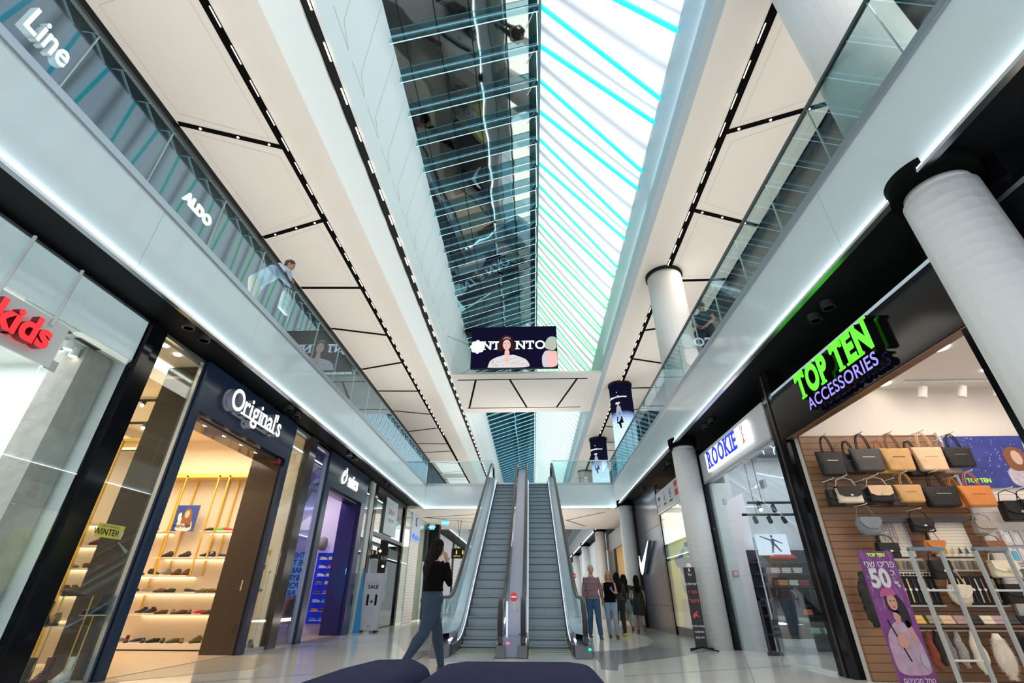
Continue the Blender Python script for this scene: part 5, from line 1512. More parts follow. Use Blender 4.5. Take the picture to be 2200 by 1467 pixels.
sr = thing('sunglasses_rack', 'row of dark sunglasses above the left watch board', 'sunglasses rack', (4.98, 7.2, 1.20))
for k in range(6):
    x = k * .085
    B().ball((x - .018, 0, 0), (.018, .006, .015), 8, 6).ball((x + .020, 0, 0), (.018, .006, .015), 8, 6).obj('sunglasses', BLACKG, sr)
B().box(-.04, .5, .02, .04, -.03, .03).obj('bar', mat('cream_card', (.8, .74, .62), .5), sr)
# wallets on the low shelf
o = B().box(4.75, 6.6, 6.98, 7.31, .60, .625).obj('low_shelf', mat('dark_brown_shelf', (.14, .08, .05), .4)); tag(o, 'dark brown shelf of wallets low on the slatted wall', 'shelf')
for i, (x, c, lb) in enumerate(((4.92, 'mustard', 'mustard wallet at the left of the low shelf'), (5.12, 'olive_grey', 'olive grey clutch beside the mustard wallet'), (5.28, 'cream_tan', 'peach coloured wallet on the low shelf'), (5.45, 'mauve', 'dusty pink wallet on the low shelf'), (5.62, 'black', 'black wallet left of the pale wallet'),
                                (5.76, 'cream', 'pale cream wallet in the middle of the low shelf'), (5.92, 'mauve', 'mauve wallet right of the pale one'), (6.08, 'dark_grey', 'dark grey wallet with a gold ring'), (6.24, 'black', 'black quilted wallet near the right end'), (6.42, 'grey_blue', 'blue grey wallet at the right end of the low shelf'))):
    t = thing('wallet', lb, 'wallet', (x, 7.08, .627), random.uniform(-.2, .2))
    m = mat('leather_' + c, BAGC[c], .38)
    Rm = Matrix.Rotation(-.5, 3, 'X')
    B().box(-.08, .08, -.02, .0, 0, .10, rot=Rm, pivot=(0, 0, 0)).obj('body', m, t, bevel=.003)
    B().box(-.075, .075, -.026, -.02, .045, .10, rot=Rm, pivot=(0, 0, 0)).obj('flap', m, t, bevel=.002)
# scarves and furs below
def fur(lab, x, y, zt, h, w, d, m):
    b = B()
    n_ = 14
    b.loft([(x, y, zt - h * i / n_) for i in range(n_ + 1)], [(max(.012, w * (.4 + .6 * i / n_) * max(.3, math.sin(PI * min(1, .12 + i / n_ * .9)) ** .6)), max(.01, d * .7 * max(.3, math.sin(PI * min(1, .12 + i / n_ * .9))))) for i in range(n_ + 1)], 16)
    for k in range(1500):
        f = random.uniform(.08, 1); a = random.uniform(0, 2 * PI)
        p_ = max(.3, math.sin(PI * min(1, .12 + f * .9)) ** .6)
        rx = w * (.4 + .6 * f) * p_; ry = d * .7 * p_
        c = Vector((x + rx * .95 * math.cos(a), y + ry * .95 * math.sin(a), zt - h * f))
        o_ = Vector((math.cos(a), math.sin(a), -.7 + random.uniform(-.4, .3))).normalized() * random.uniform(.02, .042)
        s_ = Vector((-math.sin(a), math.cos(a), random.uniform(-.3, .3))).normalized() * .0035
        v = [b.bm.verts.new(q) for q in (c + s_, c - s_, c + o_)]
        b.bm.faces.new(v)
    return tag(b.obj('fur_collar', m), lab, 'fur collar')
br = B().tube((4.80, 7.08, .56), (6.55, 7.08, .56), .008, 6).obj('scarf_rail', WHITEP); tag(br, 'thin white rail under the wallet shelf holding scarves', 'rail')
def fluffy(nm, lab, cat, x, y, zt, h, w, d, m, amp=.004, seg=20, n_=14):
    b = B()
    pts = [(x + .008 * math.sin(i), y, zt - h * i / n_) for i in range(n_ + 1)]
    rad = []
    for i in range(n_ + 1):
        f = i / n_
        p = math.sin(PI * min(1, .12 + f * .9)) ** .6
        rad.append((max(.01, w * (.35 + .65 * f) * max(.3, p)), max(.01, d * (.4 + .6 * f) * max(.3, p))))
    b.loft(pts, rad, seg)
    for v in b.bm.verts:
        v.co += Vector((random.uniform(-1, 1), random.uniform(-1, 1), random.uniform(-1, 1))) * amp
    o = b.obj(nm, m, smooth=True)
    return tag(o, lab, cat)
fluffy('scarf', 'red, black and yellow striped scarf at the left of the white rail', 'scarf', 4.92, 7.02, .56, .42, .07, .05, mat('dark_red_scarf', (.25, .05, .03), .9, noise=.8, nscale=20))
fluffy('scarf', 'black scarf second from the left on the white rail', 'scarf', 5.02, 7.04, .56, .36, .07, .05, mat('black_wool', (.02, .02, .02), .9))
fluffy('scarf', 'grey knitted scarf with a white tag', 'scarf', 5.12, 7.02, .56, .40, .08, .06, mat('grey_wool', (.22, .21, .2), .95, noise=.6, nscale=40))
fluffy('scarf', 'light grey melange scarf beside the cream one', 'scarf', 5.26, 7.02, .56, .38, .09, .06, mat('melange_wool', (.34, .32, .31), .95, noise=.7, nscale=50))
fluffy('scarf', 'cream knitted scarf beside the white fur', 'scarf', 5.44, 7.0, .56, .44, .12, .08, mat('cream_wool', (.80, .73, .58), .95, noise=.2, nscale=40))
fur('big fluffy white fur collar', 5.68, 6.95, .54, .46, .15, .10, mat('white_fur', (.86, .80, .70), .9, noise=.1, nscale=30))
fur('fluffy black fur collar beside the white one', 5.95, 6.95, .56, .46, .13, .10, mat('black_fur', (.015, .014, .015), .9))
fluffy('scarf', 'black scarf with a pink and white pattern', 'scarf', 6.16, 7.0, .56, .40, .10, .07, mat('patterned_scarf', (.05, .04, .05), .95, noise=.9, nscale=12))
fluffy('shawl', 'tan suede shawl at the right end of the rail', 'shawl', 6.40, 7.0, .56, .34, .11, .06, mat('suede', (.50, .26, .14), .9))
o = fluffy('black_belts', 'bunch of black belts hanging left of the sale banner', 'belts', 4.42, 7.15, 1.22, .62, .13, .07, mat('belt_black', (.02, .018, .018), .5), .015)
# phone cases on the white wall
cc_ = [(.85, .85, .86), (.9, .1, .45), (.85, .75, .78), (.1, .5, .75), (.95, .6, .1), (.85, .85, .86), (.12, .12, .14), (.85, .45, .6)]
pc = None
for r_, z in enumerate((1.72, 1.50, 1.28, 1.02, .80)):
    for k in range(7):
        x = 6.62 + .13 * k
        c = cc_[(r_ * 3 + k * 5) % 8]
        m = mat('phone_case_%d' % ((r_ * 3 + k * 5) % 8), c, .3)
        t = thing('phone_case', 'carded phone case on the white slatted wall, %s row down, %s from the left' % (ordn[r_], ordn[k]), 'phone case', (x, 7.22, z), 0, 'phone cases on the white wall')
        B().box(-.055, .055, 0, .012, -.15, .03).obj('card', mat('clear_card', (.80, .78, .80), .2), t)
        B().box(-.036, .036, -.012, 0, -.125, -.01).obj('case', m, t, bevel=.004)
        B().tube((0, .09, .015), (0, -.05, .02), .003, 5).obj('hook', BLACK, t)
# leaning sale banner
ban = thing('sale_banner', "purple '50%' sale banner with a woman in a cap, by the black post", 'banner', (3.70, 5.62, 0.02), 0)
bw, bh = .36, 1.34
B().box(-bw / 2, bw / 2, 0, .015, 0, bh).obj('panel', mat('magenta_print', (.26, .06, .28), .45, noise=.6, nscale=9), ban)
FB = lambda pts, m, nm, l: flat(pts, m, '-Y', (0, 0, 0), l, nm, ban)
b = B()
for k in range(150):
    x = random.uniform(-.17, .17); z = random.uniform(.75, 1.32); h = random.uniform(.02, .06)
    b.poly([(x, -.0015, z), (x + .0025, -.0015, z), (x + .0025, -.0015, z + h), (x, -.0015, z + h)])
b.obj('streaks', mat('pale_violet_print', (.62, .42, .66), .5), ban)
WP = mat('white_print', (.8, .8, .8), .5)
text('TOP TEN', .045, mat('yellow_green_print', (.5, .75, .05), .5), parent=ban, loc=(.0, -.004, 1.30), extrude=.0008, bold=.04)
text('פריט שני', .095, WP, parent=ban, loc=(0, -.004, 1.21), extrude=.0008, sx=.9, bold=.01)
text('50', .24, WP, parent=ban, loc=(-.04, -.004, 1.07), extrude=.0008, bold=.045, sx=.85)
text('ב', .08, WP, parent=ban, loc=(.11, -.004, 1.13), extrude=.0008, bold=.02)
text('%', .07, WP, parent=ban, loc=(.12, -.004, 1.02), extrude=.0008, bold=.04)
text('החל מביניהם', .055, WP, parent=ban, loc=(0, -.012, .20), extrude=.0008, bold=.01)
text('ללא כפל מבצעים', .047, WP, parent=ban, loc=(0, -.012, .14), extrude=.0008, bold=.01)
text('השווים במחיר מבצע', .042, WP, parent=ban, loc=(0, -.012, .08), extrude=.0008, bold=.01)
FB([(-.17, .28), (-.17, .55), (-.06, .68), (.02, .70), (.14, .58), (.17, .28), (.10, .24), (-.1, .24)], mat('pink_silver_print', (.58, .38, .50), .4, noise=.5, nscale=14), 'jacket', 2)
FB([(-.07, .88), (-.05, .95), (.05, .96), (.12, .84), (.13, .66), (.06, .62), (.03, .76), (-.06, .78)], mat('print_black_hair', (.02, .012, .02), .5), 'black_hair', 3)
FB(ell(.0, .86, .048, .075), mat('print_warm_skin', (.72, .36, .28), .5), 'face', 4)
for sx in (-1, 1): flat(ell(sx * .018 + .004, .872, .010, .004, 8), BLACK, '-Y', (0, 0, 0), 6, 'eye', ban)
flat(ell(.004, .815, .014, .006, 8), mat('print_lip', (.45, .06, .10), .5), '-Y', (0, 0, 0), 6, 'lips', ban)
FB([(-.02, .80), (.02, .80), (.04, .72), (.0, .66), (-.04, .72)], mat('print_warm_skin', (.72, .36, .28), .5), 'neck', 3)
FB([(-.11, .90), (-.08, .97), (.0, 1.0), (.06, .96), (.065, .92), (-.02, .92)], mat('print_pink_cap', (.60, .12, .32), .5), 'cap', 5)
FB([(.06, .70), (.10, .70), (.13, .56), (.10, .48), (.08, .56)], mat('print_warm_skin', (.72, .36, .28), .5), 'arm', 3)
FB([(-.08, .55), (.0, .60), (.05, .52), (.0, .46), (-.07, .47)], mat('print_warm_skin', (.72, .36, .28), .5), 'hands', 6)
FB(ell(.12, .36, .035, .06), mat('print_silver_bag', (.6, .5, .6), .4), 'round_bag', 6)
FB([(-.012 - .1, .70), (-.1, .70), (.0, .35), (-.012, .35)], BLACK, 'bag_strap', 5)
B().box(-.16, .16, -.12, .2, -.018, .0).obj('foot', DGREY, ban)
# anti-theft gates
GATE = mat('gate_grey_plastic', (.52, .52, .51), .4)
for i, (x, y, lb) in enumerate(((3.92, 5.2, 'left anti-theft gate in the accessories shop entrance'), (4.55, 5.2, 'right anti-theft gate in the accessories shop entrance'))):
    t = thing('security_gate', lb, 'security gate', (x, y, 0))
    w, h = .32, 1.34
    B().box(-w / 2, -w / 2 + .024, -.02, .02, 0, h).obj('side_rail', GATE, t, bevel=.004); B().box(w / 2 - .024, w / 2, -.02, .02, 0, h).obj('side_rail', GATE, t, bevel=.004)
    B().box(-w / 2, w / 2, -.022, .022, h - .012, h + .02).obj('top_bar', mat('gate_blue_glass', (.20, .28, .38), .2), t)
    for z in (.42, .98):
        B().tube((-w / 2 + .03, 0, z), (w / 2 - .03, 0, z), .009, 8).obj('cross_bar', WHITEP, t)
    B().box(-w / 2 + .02, w / 2 - .02, -.02, .02, 0, .26).obj('base_panel', GATE, t)

# streetwear shop -----------------------------------------------------
t = thing('shop_portal', "white fascia box and posts of the 'ROOKIE USA' shop", 'shop portal', (0, 0, 0))
PG = mat('pale_grey_fascia', (.66, .67, .68), .4)
B().box(4.10, 4.30, 7.84, 11.36, 3.31, 3.96).obj('header', PG, t)
B().box(4.09, 4.14, 7.84, 11.36, 3.27, 3.31).obj('lower_trim', mat('trim_grey', (.5, .5, .52), .3, metal=.5), t)
B().box(4.08, 4.22, 11.36, 11.52, 0, 4.1).obj('post', BLACKG, t)
B().box(4.30, 4.8, 7.84, 11.36, 3.9, 3.98).obj('header_return', PG, t)
sg = thing('shop_sign', "blue 'ROOKIE' letters and red 'USA' on a glowing white board", 'shop sign', (0, 0, 0))
GLOW = emis('sign_glow_white', (.92, .95, 1), 1.6)
B().box(4.03, 4.06, 8.42, 10.78, 3.42, 3.84).obj('light_board', GLOW, sg)
serif_text('ROOKIE', .50, mat('rookie_blue', (.02, .04, .62), .4, emit=(.02, .05, .8), es=.6), sg, '-X', (4.022, 9.78, 3.63), bold=.02, sx=.78, extrude=.006, gap=.13)
for i, ch in enumerate('USA'):
    text(ch, .15, mat('rookie_red', (.65, .06, .10), .4, emit=(.6, .05, .1), es=.3), name='small_letter', parent=sg, face='-X', loc=(4.02, 8.66, 3.76 - .125 * i), extrude=.004)
t = thing('storefront', 'clear glass front and door of the streetwear shop', 'shop front', (0, 0, 0))
B().box(4.12, 4.134, 7.84, 8.55, .03, 3.27).box(4.12, 4.134, 10.45, 11.34, .03, 3.27).box(4.12, 4.134, 8.56, 10.44, 2.72, 3.27).obj('glass_pane', GLASS, t)
d = B().box(4.12, 4.134, 8.57, 9.5, .02, 2.70).obj('glass_door', GLASS, t)
B().box(4.10, 4.15, 8.5, 8.64, 2.62, 2.76).box(4.10, 4.15, 10.38, 10.5, 2.66, 2.78).obj('glass_clamp', mat('clamp_steel', (.7, .72, .75), .2, metal=.8), t)
B().tube((4.09, 9.4, .6), (4.09, 9.4, 1.9), .015).obj('door_handle', STEEL, d)
B().box(4.11, 4.15, 7.84, 8.6, 0, .035).obj('floor_rail', mat('pale_rail', (.75, .76, .78), .3), t)
struct(B().box(4.6, 9.6, 11.38, 11.46, 0, 4.1).obj('wall_streetwear_end', mat('cool_white_wall', (.74, .74, .77), .6)))
struct(B().box(9.5, 9.6, 7.9, 11.4, 0, 4.1).obj('wall_streetwear_back', mat('cool_white_wall', (.74, .74, .77), .6)))
struct(B().box(4.42, 9.6, 7.46, 7.56, 0, 4.1).obj('wall_streetwear_near', mat('cool_white_wall', (.74, .74, .77), .6)))
struct(B().box(4.3, 9.6, 7.84, 11.46, 3.92, 3.98).obj('ceiling_streetwear', mat('grey_shop_ceiling', (.30, .30, .33), .6)))
o = B().box(4.20, 4.66, 11.22, 11.45, 0, 3.27).obj('tiled_pier', bands_mat('white_tile', (.76, .76, .77), (.62, .62, .64), 'Z', 4.5, .03, .4)); tag(o, 'square white tiled pier just inside the streetwear shop', 'pillar')
fa = thing('fire_alarm', 'small red framed fire alarm button on the white tiled pier', 'fire alarm', (4.33, 11.215, 1.38))
B().box(-.06, .06, -.03, 0, -.06, .06).obj('frame', mat('alarm_red', (.6, .06, .05), .4), fa); B().box(-.035, .035, -.034, -.03, -.035, .035).obj('button', mat('alarm_pale', (.7, .65, .6), .4), fa)
sw = thing('clothes_shelving', 'dark shelving unit stacked with folded clothes in the streetwear shop', 'shelving', (4.72, 11.0, 0))
B().box(.0, 1.5, .33, .36, .0, 1.85).obj('back_panel', mat('dark_slate', (.035, .037, .045), .5), sw)
szs = (1.60, 1.38, 1.15, .80, .62, .30)
for z in szs:
    B().box(.0, 1.5, .0, .34, z - .03, z).obj('shelf', mat('dark_slate', (.035, .037, .045), .5), sw)
stk = [(5.10, 1.38, 'white'), (5.33, 1.38, 'white'), (5.56, 1.38, 'white'), (5.20, 1.15, 'orange'), (5.42, 1.15, 'white'), (5.64, 1.15, 'red'), (5.15, .80, 'white'),
       (5.18, .62, 'cream'), (5.55, .62, 'coral'), (5.15, .30, 'pale_green'), (5.32, .30, 'cream'), (5.60, .30, 'mint'), (5.85, .30, 'mint'), (5.82, .80, 'pink')]
CLC = {'white': (.8, .79, .8), 'orange': (.8, .4, .12), 'red': (.4, .05, .08), 'cream': (.72, .66, .6), 'coral': (.85, .28, .16), 'pale_green': (.5, .62, .55), 'mint': (.3, .6, .52), 'pink': (.75, .3, .4)}
for i, (x, z, c) in enumerate(stk):
    t = thing('folded_clothes', '%s folded stack on the %s dark shelf, %s' % (c.replace('_', ' '), {1.38: 'second', 1.15: 'third', .80: 'fourth', .62: 'fifth', .30: 'lowest'}[z], ('far left', 'left', 'centre', 'right', 'far right')[min(4, int((x - 5.0) / .18))]), 'folded clothes', (x, 11.14, z + .003), random.uniform(-.06, .06), 'folded clothes on the dark shelves')
    n_ = 4
    for k in range(n_):
        B().box(-.095 + random.uniform(-.008, .008), .095 + random.uniform(-.008, .008), -.12, .12, .001 + k * .026, .024 + k * .026).obj('garment', mat('cloth_' + c, CLC[c], .85), t, bevel=.008)
lb_ = thing('light_box', 'lit white picture box showing a leaping figure', 'light box', (5.24, 11.20, 1.96))
B().box(-.30, .36, 0, .06, -.22, .20).obj('panel', emis('lightbox_blue_white', (.72, .82, 1), 1.1), lb_)
FJ = mat('print_slate_figure', (.06, .09, .16), .5)
for nm, pts in (('torso', [(-.01, .10), (.06, .12), (.08, -.02), (.0, -.03)]), ('left_arm', [(-.02, .10), (-.22, .17), (-.22, .15), (-.01, .06)]), ('right_arm', [(.05, .11), (.24, .02), (.24, .0), (.06, .07)]), ('left_leg', [(.0, -.02), (-.03, -.18), (.0, -.18), (.05, -.02)]), ('right_leg', [(.05, -.02), (.16, -.16), (.19, -.15), (.09, .0)]), ('head', ell(.03, .155, .026, .032))):
    flat(pts, FJ, '-Y', (0, 0, 0), 1, nm, lb_)
o = B().loft([(5.08, 11.1, 1.68), (5.2, 11.1, 1.69), (5.55, 11.1, 1.69), (5.64, 11.1, 1.68)], [(.02, .05), (.055, .05), (.055, .05), (.02, .05)], 10, ref=Vector((0, 0, 1))).obj('skateboard', mat('skate_red', (.7, .05, .05), .4, noise=.5, nscale=8)); tag(o, 'red and orange skateboard deck on the top dark shelf', 'skateboard')
o = B().box(4.86, 5.1, 11.05, 11.35, 1.62, 1.66).obj('brand_shelf', mat('dark_slate', (.035, .037, .045), .5)); tag(o, 'small dark shelf left of the lit picture box', 'shelf')
for i, (x, c) in enumerate(((5.25, 'black'), (5.33, 'grey'), (5.66, 'black'), (5.74, 'dark'), (5.82, 'navy'), (5.9, 'black2'))):
    cc2 = {'black': (.02, .02, .022), 'grey': (.35, .35, .36), 'dark': (.05, .05, .06), 'navy': (.03, .04, .1), 'black2': (.015, .015, .015)}[c]
    o = B().loft([(x, 11.02, 1.08), (x, 11.02, 1.03), (x, 11.02, .9), (x, 11.02, .66)], [(.012, .04), (.02, .13), (.024, .14), (.03, .14)], 10).obj('hanging_shirt', mat('hang_' + c, cc2, .8), smooth=True)
    tag(o, ['black', 'grey', 'black', 'charcoal', 'navy', 'plain black'][i] + ' shirt hanging in the streetwear shelving, %s' % ordn[i], 'clothing')
ct = thing('counter', 'black cash counter behind the streetwear shop glass', 'counter', (4.95, 10.6, 0))
B().box(-.28, .25, -.1, .25, .25, .92).obj('front', mat('counter_black', (.03, .03, .035), .3), ct)
B().box(-.28, .3, -.12, .25, 0, .25).obj('plinth', mat('counter_silver', (.5, .52, .53), .4), ct)
gt_ = thing('security_gate', 'dark framed anti-theft gate inside the streetwear shop', 'security gate', (4.42, 10.35, 0))
B().box(-.1, -.07, -.02, .02, 0, .92).box(.07, .1, -.02, .02, 0, .92).box(-.1, .1, -.02, .02, .88, .92).obj('frame', DGREY, gt_)
B().box(-.12, .12, -.06, .06, 0, .05).obj('base', DGREY, gt_)
rs = thing('wall_letter_sign', "blue letter 'R' on a white inner wall of the streetwear shop", 'sign', (5.98, 11.36, 1.45))
B().box(-.2, .2, -.01, .01, -.25, .25).obj('board', mat('r_board', (.75, .76, .8), .5, emit=(.7, .75, .9), es=.2), rs)
serif_text('R', .30, mat('rookie_blue', (.02, .04, .62), .4), rs, '-Y', (0, -.016, 0), bold=.03, extrude=.004)
for i, (x, y, z) in enumerate(((4.62, 10.0, 2.52), (4.90, 10.0, 2.48), (4.75, 10.6, 2.35), (5.05, 10.6, 2.35), (5.35, 10.6, 2.35), (5.65, 10.6, 2.35))):
    t = thing('track_spotlight', 'black spotlight in the streetwear shop, %s from the left' % ordn[i], 'spotlight', (x, y, z), 0, 'black spotlights of the streetwear shop')
    B().box(-.02, .02, -.02, .02, .06, .13).obj('stem', BLACK, t)
    B().tube((0, .03, .08), (0, -.03, -.03), .045, 12).obj('lamp_head', BLACK, t)
    if i == 0: B().ball((0, -.035, -.035), .035, 10, 6).obj('bulb', LEDWARM, t)
o = B().box(4.5, 6.4, 10.57, 10.63, 2.46, 2.50).tube((4.8, 10.6, 2.5), (4.8, 10.6, 3.92), .006, 5).tube((6.2, 10.6, 2.5), (6.2, 10.6, 3.92), .006, 5).box(4.4, 6.2, 9.97, 10.03, 2.60, 2.64).tube((4.7, 10, 2.6), (4.7, 10, 3.92), .006, 5).obj('spot_rail', BLACK); tag(o, 'black lighting rail in the streetwear shop', 'light track')
nb_ = B()
for k in range(9):
    x = 4.6 + .22 * k
    nb_.path([(x + .12 * math.cos(a), 9.4 + .02 * k, 3.5 + .14 * math.sin(a)) for a in [PI * .1 + i * .35 for i in range(10)]], .012, 6)
nb_.path([(4.5, 9.5, 3.1), (5.6, 9.7, 2.95), (7.0, 9.9, 2.4)], .012, 6)
o = nb_.obj('neon_tube', emis('neon_blue', (.35, .45, 1), 3)); tag(o, 'looping blue neon tube under the streetwear shop ceiling', 'neon light'); o['kind'] = 'stuff'

# multi-brand sports window ---------------------------------------------
t = thing('shop_portal', 'white fascia with four small sports logos', 'shop portal', (0, 0, 0))
B().box(4.10, 4.25, 13.15, 15.95, 3.32, 3.92).obj('header', PG, t)
B().box(4.09, 4.15, 13.15, 15.95, 3.27, 3.32).obj('lower_trim', mat('trim_grey', (.5, .5, .52), .3, metal=.5), t)
B().box(4.10, 4.20, 15.85, 16.0, 0, 3.3).obj('post', BLACKG, t)
B().box(4.12, 4.134, 13.15, 15.84, .22, 3.27).obj('glass_pane', GLASS, t)
B().box(4.10, 4.2, 11.55, 13.15, 0, 4.1).obj('side_wall', PG, t)
LNV = mat('logo_navy', (.05, .08, .22), .5)
def lg(nm, pts, y, z, m=LNV): return flat(pts, m, '-X', (4.10, y, z), 2, nm, t)
text('NIKE', .14, LNV, parent=t, face='-X', loc=(4.095, 15.62, 3.70), extrude=.002, bold=.03, shear=.2)
lg('swoosh', [(-.16, .0), (-.17, -.06), (-.10, -.10), (.18, .06), (-.06, -.03), (-.12, -.03)], 15.62, 3.55)
lg('jumping_figure', [(-.02, -.14), (-.01, -.02), (-.10, -.12), (-.12, -.10), (-.01, .03), (.0, .10), (.03, .20), (.045, .20), (.03, .08), (.06, .02), (.04, -.02), (.03, -.14)], 14.95, 3.66)
text('JORDAN', .07, LNV, parent=t, face='-X', loc=(4.095, 14.95, 3.46), extrude=.002, bold=.02)
lg('ring', ell(0, 0, .12, .14, 20), 14.28, 3.66); lg_ = flat(ell(0, 0, .095, .112, 20), PG, '-X', (4.10, 14.28, 3.66), 3, 'ring_inner', t)
flat([(0 + (.085 if i % 2 == 0 else .035) * math.sin(i * PI / 5), (.1 if i % 2 == 0 else .04) * math.cos(i * PI / 5)) for i in range(10)], LNV, '-X', (4.10, 14.28, 3.66), 4, 'star', t)
text('CONVERSE', .07, LNV, parent=t, face='-X', loc=(4.095, 14.28, 3.44), extrude=.002, bold=.02)
lg('red_tab', [(-.16, -.18), (.16, -.18), (.16, .20), (-.16, .20)], 13.62, 3.66, mat('logo_red', (.7, .02, .03), .5))
text("Levi's", .15, WHITEP, parent=t, face='-X', loc=(4.092, 13.62, 3.68), extrude=.002, bold=.02)
struct(B().box(4.15, 9, 13.0, 13.1, 0, 4.1).box(4.15, 9, 16.0, 16.1, 0, 4.1).box(8.9, 9, 13.1, 16, 0, 4.1).obj('wall_sports_window', mat('beige_window_wall', (.66, .60, .52), .6)))
struct(B().box(4.15, 9, 13.1, 16, 3.72, 3.78).obj('ceiling_sports_window', mat('beige_window_wall', (.66, .60, .52), .6)))
mu = thing('window_backdrop', 'yellow green backdrop with a blue man saluting in a cap', 'backdrop', (4.75, 15.5, 0))
B().box(-.6, 1.4, 0, .04, .05, 2.86).obj('panel', mat('lime_print', (.70, .72, .28), .5, emit=(.7, .72, .3), es=.12), mu)
FM = lambda pts, c, nm, l: flat(pts, mat('mural_' + nm, c, .5), '-Y', (0, 0, 0), l, nm, mu)
FM([(-.50, .05), (.25, .05), (.25, .9), (-.45, .9)], (.62, .60, .66), 'pale_lower', 1)
FM([(-.35, .95), (-.33, 1.7), (-.45, 1.75), (-.50, 1.95), (-.30, 2.02), (.15, 2.0), (.22, 1.8), (.25, .95)], (.08, .17, .45), 'blue_coat', 2)
FM([(-.44, 1.9), (-.16, 2.28), (-.12, 2.2), (-.32, 1.88)], (.10, .2, .5), 'raised_arm', 3)
FM(ell(.02, 2.2, .13, .17), (.38, .45, .60), 'head', 3)
FM([(-.13, 2.30), (-.12, 2.42), (.13, 2.46), (.16, 2.30), (.05, 2.28)], (.03, .06, .22), 'cap', 4)
FM([(-.2, 2.25), (-.13, 2.33), (-.08, 2.28), (-.13, 2.2)], (.5, .55, .66), 'hand', 4)
def mannequin(loc, label, topm, legm, h=1.55):
    t = thing('mannequin', label, 'mannequin', loc)
    s = h / 1.75
    W_ = mat('mannequin_white', (.8, .78, .76), .4)
    B().loft([(0, 0, .86 * s), (0, 0, 1.05 * s), (0, 0, 1.3 * s), (0, 0, 1.44 * s), (0, 0, 1.5 * s)], [(.16, .1), (.15, .095), (.19, .11), (.15, .08), (.05, .05)], 14).loft([(-.18, 0, 1.40 * s), (-.25, -.02, 1.14 * s), (-.14, -.16, 1.02 * s)], [.05, .045, .04], 8).loft([(.18, 0, 1.40 * s), (.25, -.02, 1.14 * s), (.14, -.16, 1.08 * s)], [.05, .045, .04], 8).obj('top', topm, t, smooth=True)
    for s_ in (-1, 1):
        B().loft([(s_ * .08, 0, .92 * s), (s_ * .09, -.02, .5 * s), (s_ * .09, 0, .06)], [.085, .06, .045], 10).obj('leg', legm, t, smooth=True)
    B().ball((0, -.01, 1.62 * s), (.08, .095, .115 * s)).obj('head', W_, t, smooth=True)
    return t
mannequin((4.36, 14.0, .22), 'mannequin in a red top and black trousers in the sports window', mat('red_cloth', (.7, .05, .04), .8), mat('black_cloth', (.02, .02, .02), .8), 1.0)
mannequin((4.50, 15.0, .22), 'mannequin in a white and blue jacket in the sports window', mat('white_blue_cloth', (.4, .45, .7), .8, noise=.5, nscale=4), mat('black_cloth', (.02, .02, .02), .8), 1.6)
o = B().box(4.15, 8.8, 13.1, 15.9, 0, .22).obj('window_platform', mat('dark_platform', (.12, .12, .13), .4)); tag(o, 'dark low platform of the sports window', 'platform')
o = B().box(4.25, 4.55, 14.35, 14.38, .22, .75).obj('olive_board', mat('olive_print', (.20, .22, .10), .5)); tag(o, 'small olive board standing in the sports window', 'board')
for i in range(4):
    t = thing('spotlight', 'dark spotlight hanging above the sports window, %s from the near side' % ordn[i], 'spotlight', (4.5, 13.6 + .5 * i, 3.72), 0, 'spotlights of the sports window')
    B().tube((0, 0, 0), (0, 0, -.1), .01).tube((0, 0, -.1), (-.02, -.02, -.26), .045, 12).obj('lamp_head', DGREY, t); B().ball((-.02, -.02, -.27), .035, 10, 6).obj('bulb', LEDWARM, t)
# tall dark panelled wall with the tick-shaped logo
DW = mat('slate_blue_panel', (.050, .053, .075), .22)
t = thing('panelled_shop_wall', 'tall dark slate panelled shop wall carrying a white tick shape', 'shop wall', (0, 0, 0))
for ya, yb in ((16.02, 17.3), (17.31, 19.5)):
    for za, zb in ((0, .72), (.73, 3.0), (3.01, 4.25)):
        B().box(4.10, 4.22, ya, yb, za, zb).obj('panel', DW, t)
B().box(4.06, 4.3, 19.5, 19.72, 0, 4.25).obj('edge_post', BLACKG, t)
sw_ = thing('shop_sign', 'white lit tick-shaped logo standing off the dark wall', 'shop sign', (0, 0, 0))
P_ = [(-.62, .32), (-.64, .0), (-.52, -.30), (-.30, -.34), (.0, -.05), (.75, .55), (-.10, .12), (-.36, .0), (-.52, .08)]
P_ = [(-.80, .28), (-.84, .0), (-.78, -.26), (-.62, -.36), (-.44, -.30), (.95, .62), (-.32, .06), (-.56, -.02), (-.70, .08)]
B().poly([(3.93, 18.15 - u, 2.02 + v) for u, v in P_], (.02, 0, 0)).obj('face', PWHITE, sw_)
B().poly([(3.955, 18.15 - u, 2.02 + v) for u, v in P_], (.12, 0, 0)).obj('mirror_side', mat('blue_chrome', (.35, .5, .7), .15, metal=.9), sw_)
# doorway shop and beyond on the right
t = thing('shop_portal', 'dark grey portal around a warm beige doorway', 'shop portal', (0, 0, 0))
B().box(4.10, 4.22, 19.75, 27.0, 3.10, 3.9).obj('header', mat('mid_grey_panel', (.16, .16, .17), .4), t)
for q in ((19.75, 21.3), (25.6, 27.0)): B().box(4.10, 4.22, q[0], q[1], 0, 3.1).obj('jamb', mat('brown_black_panel', (.03, .022, .018), .3), t)
struct(B().box(4.2, 9, 26.0, 26.1, 0, 3.9).box(8.4, 8.5, 19.7, 26, 0, 3.9).obj('wall_doorway_shop', mat('beige_gold_wall', (.70, .55, .34), .6)))
struct(B().box(4.2, 9, 19.75, 26.0, 3.7, 3.76).obj('ceiling_doorway_shop', mat('beige_gold_wall', (.70, .55, .34), .6)))
o = B().box(4.6, 6.5, 25.0, 25.3, 0, 2.1).obj('brown_partition', mat('brown_black_panel', (.03, .022, .018), .3)); tag(o, 'dark brown partition inside the warm doorway', 'partition')
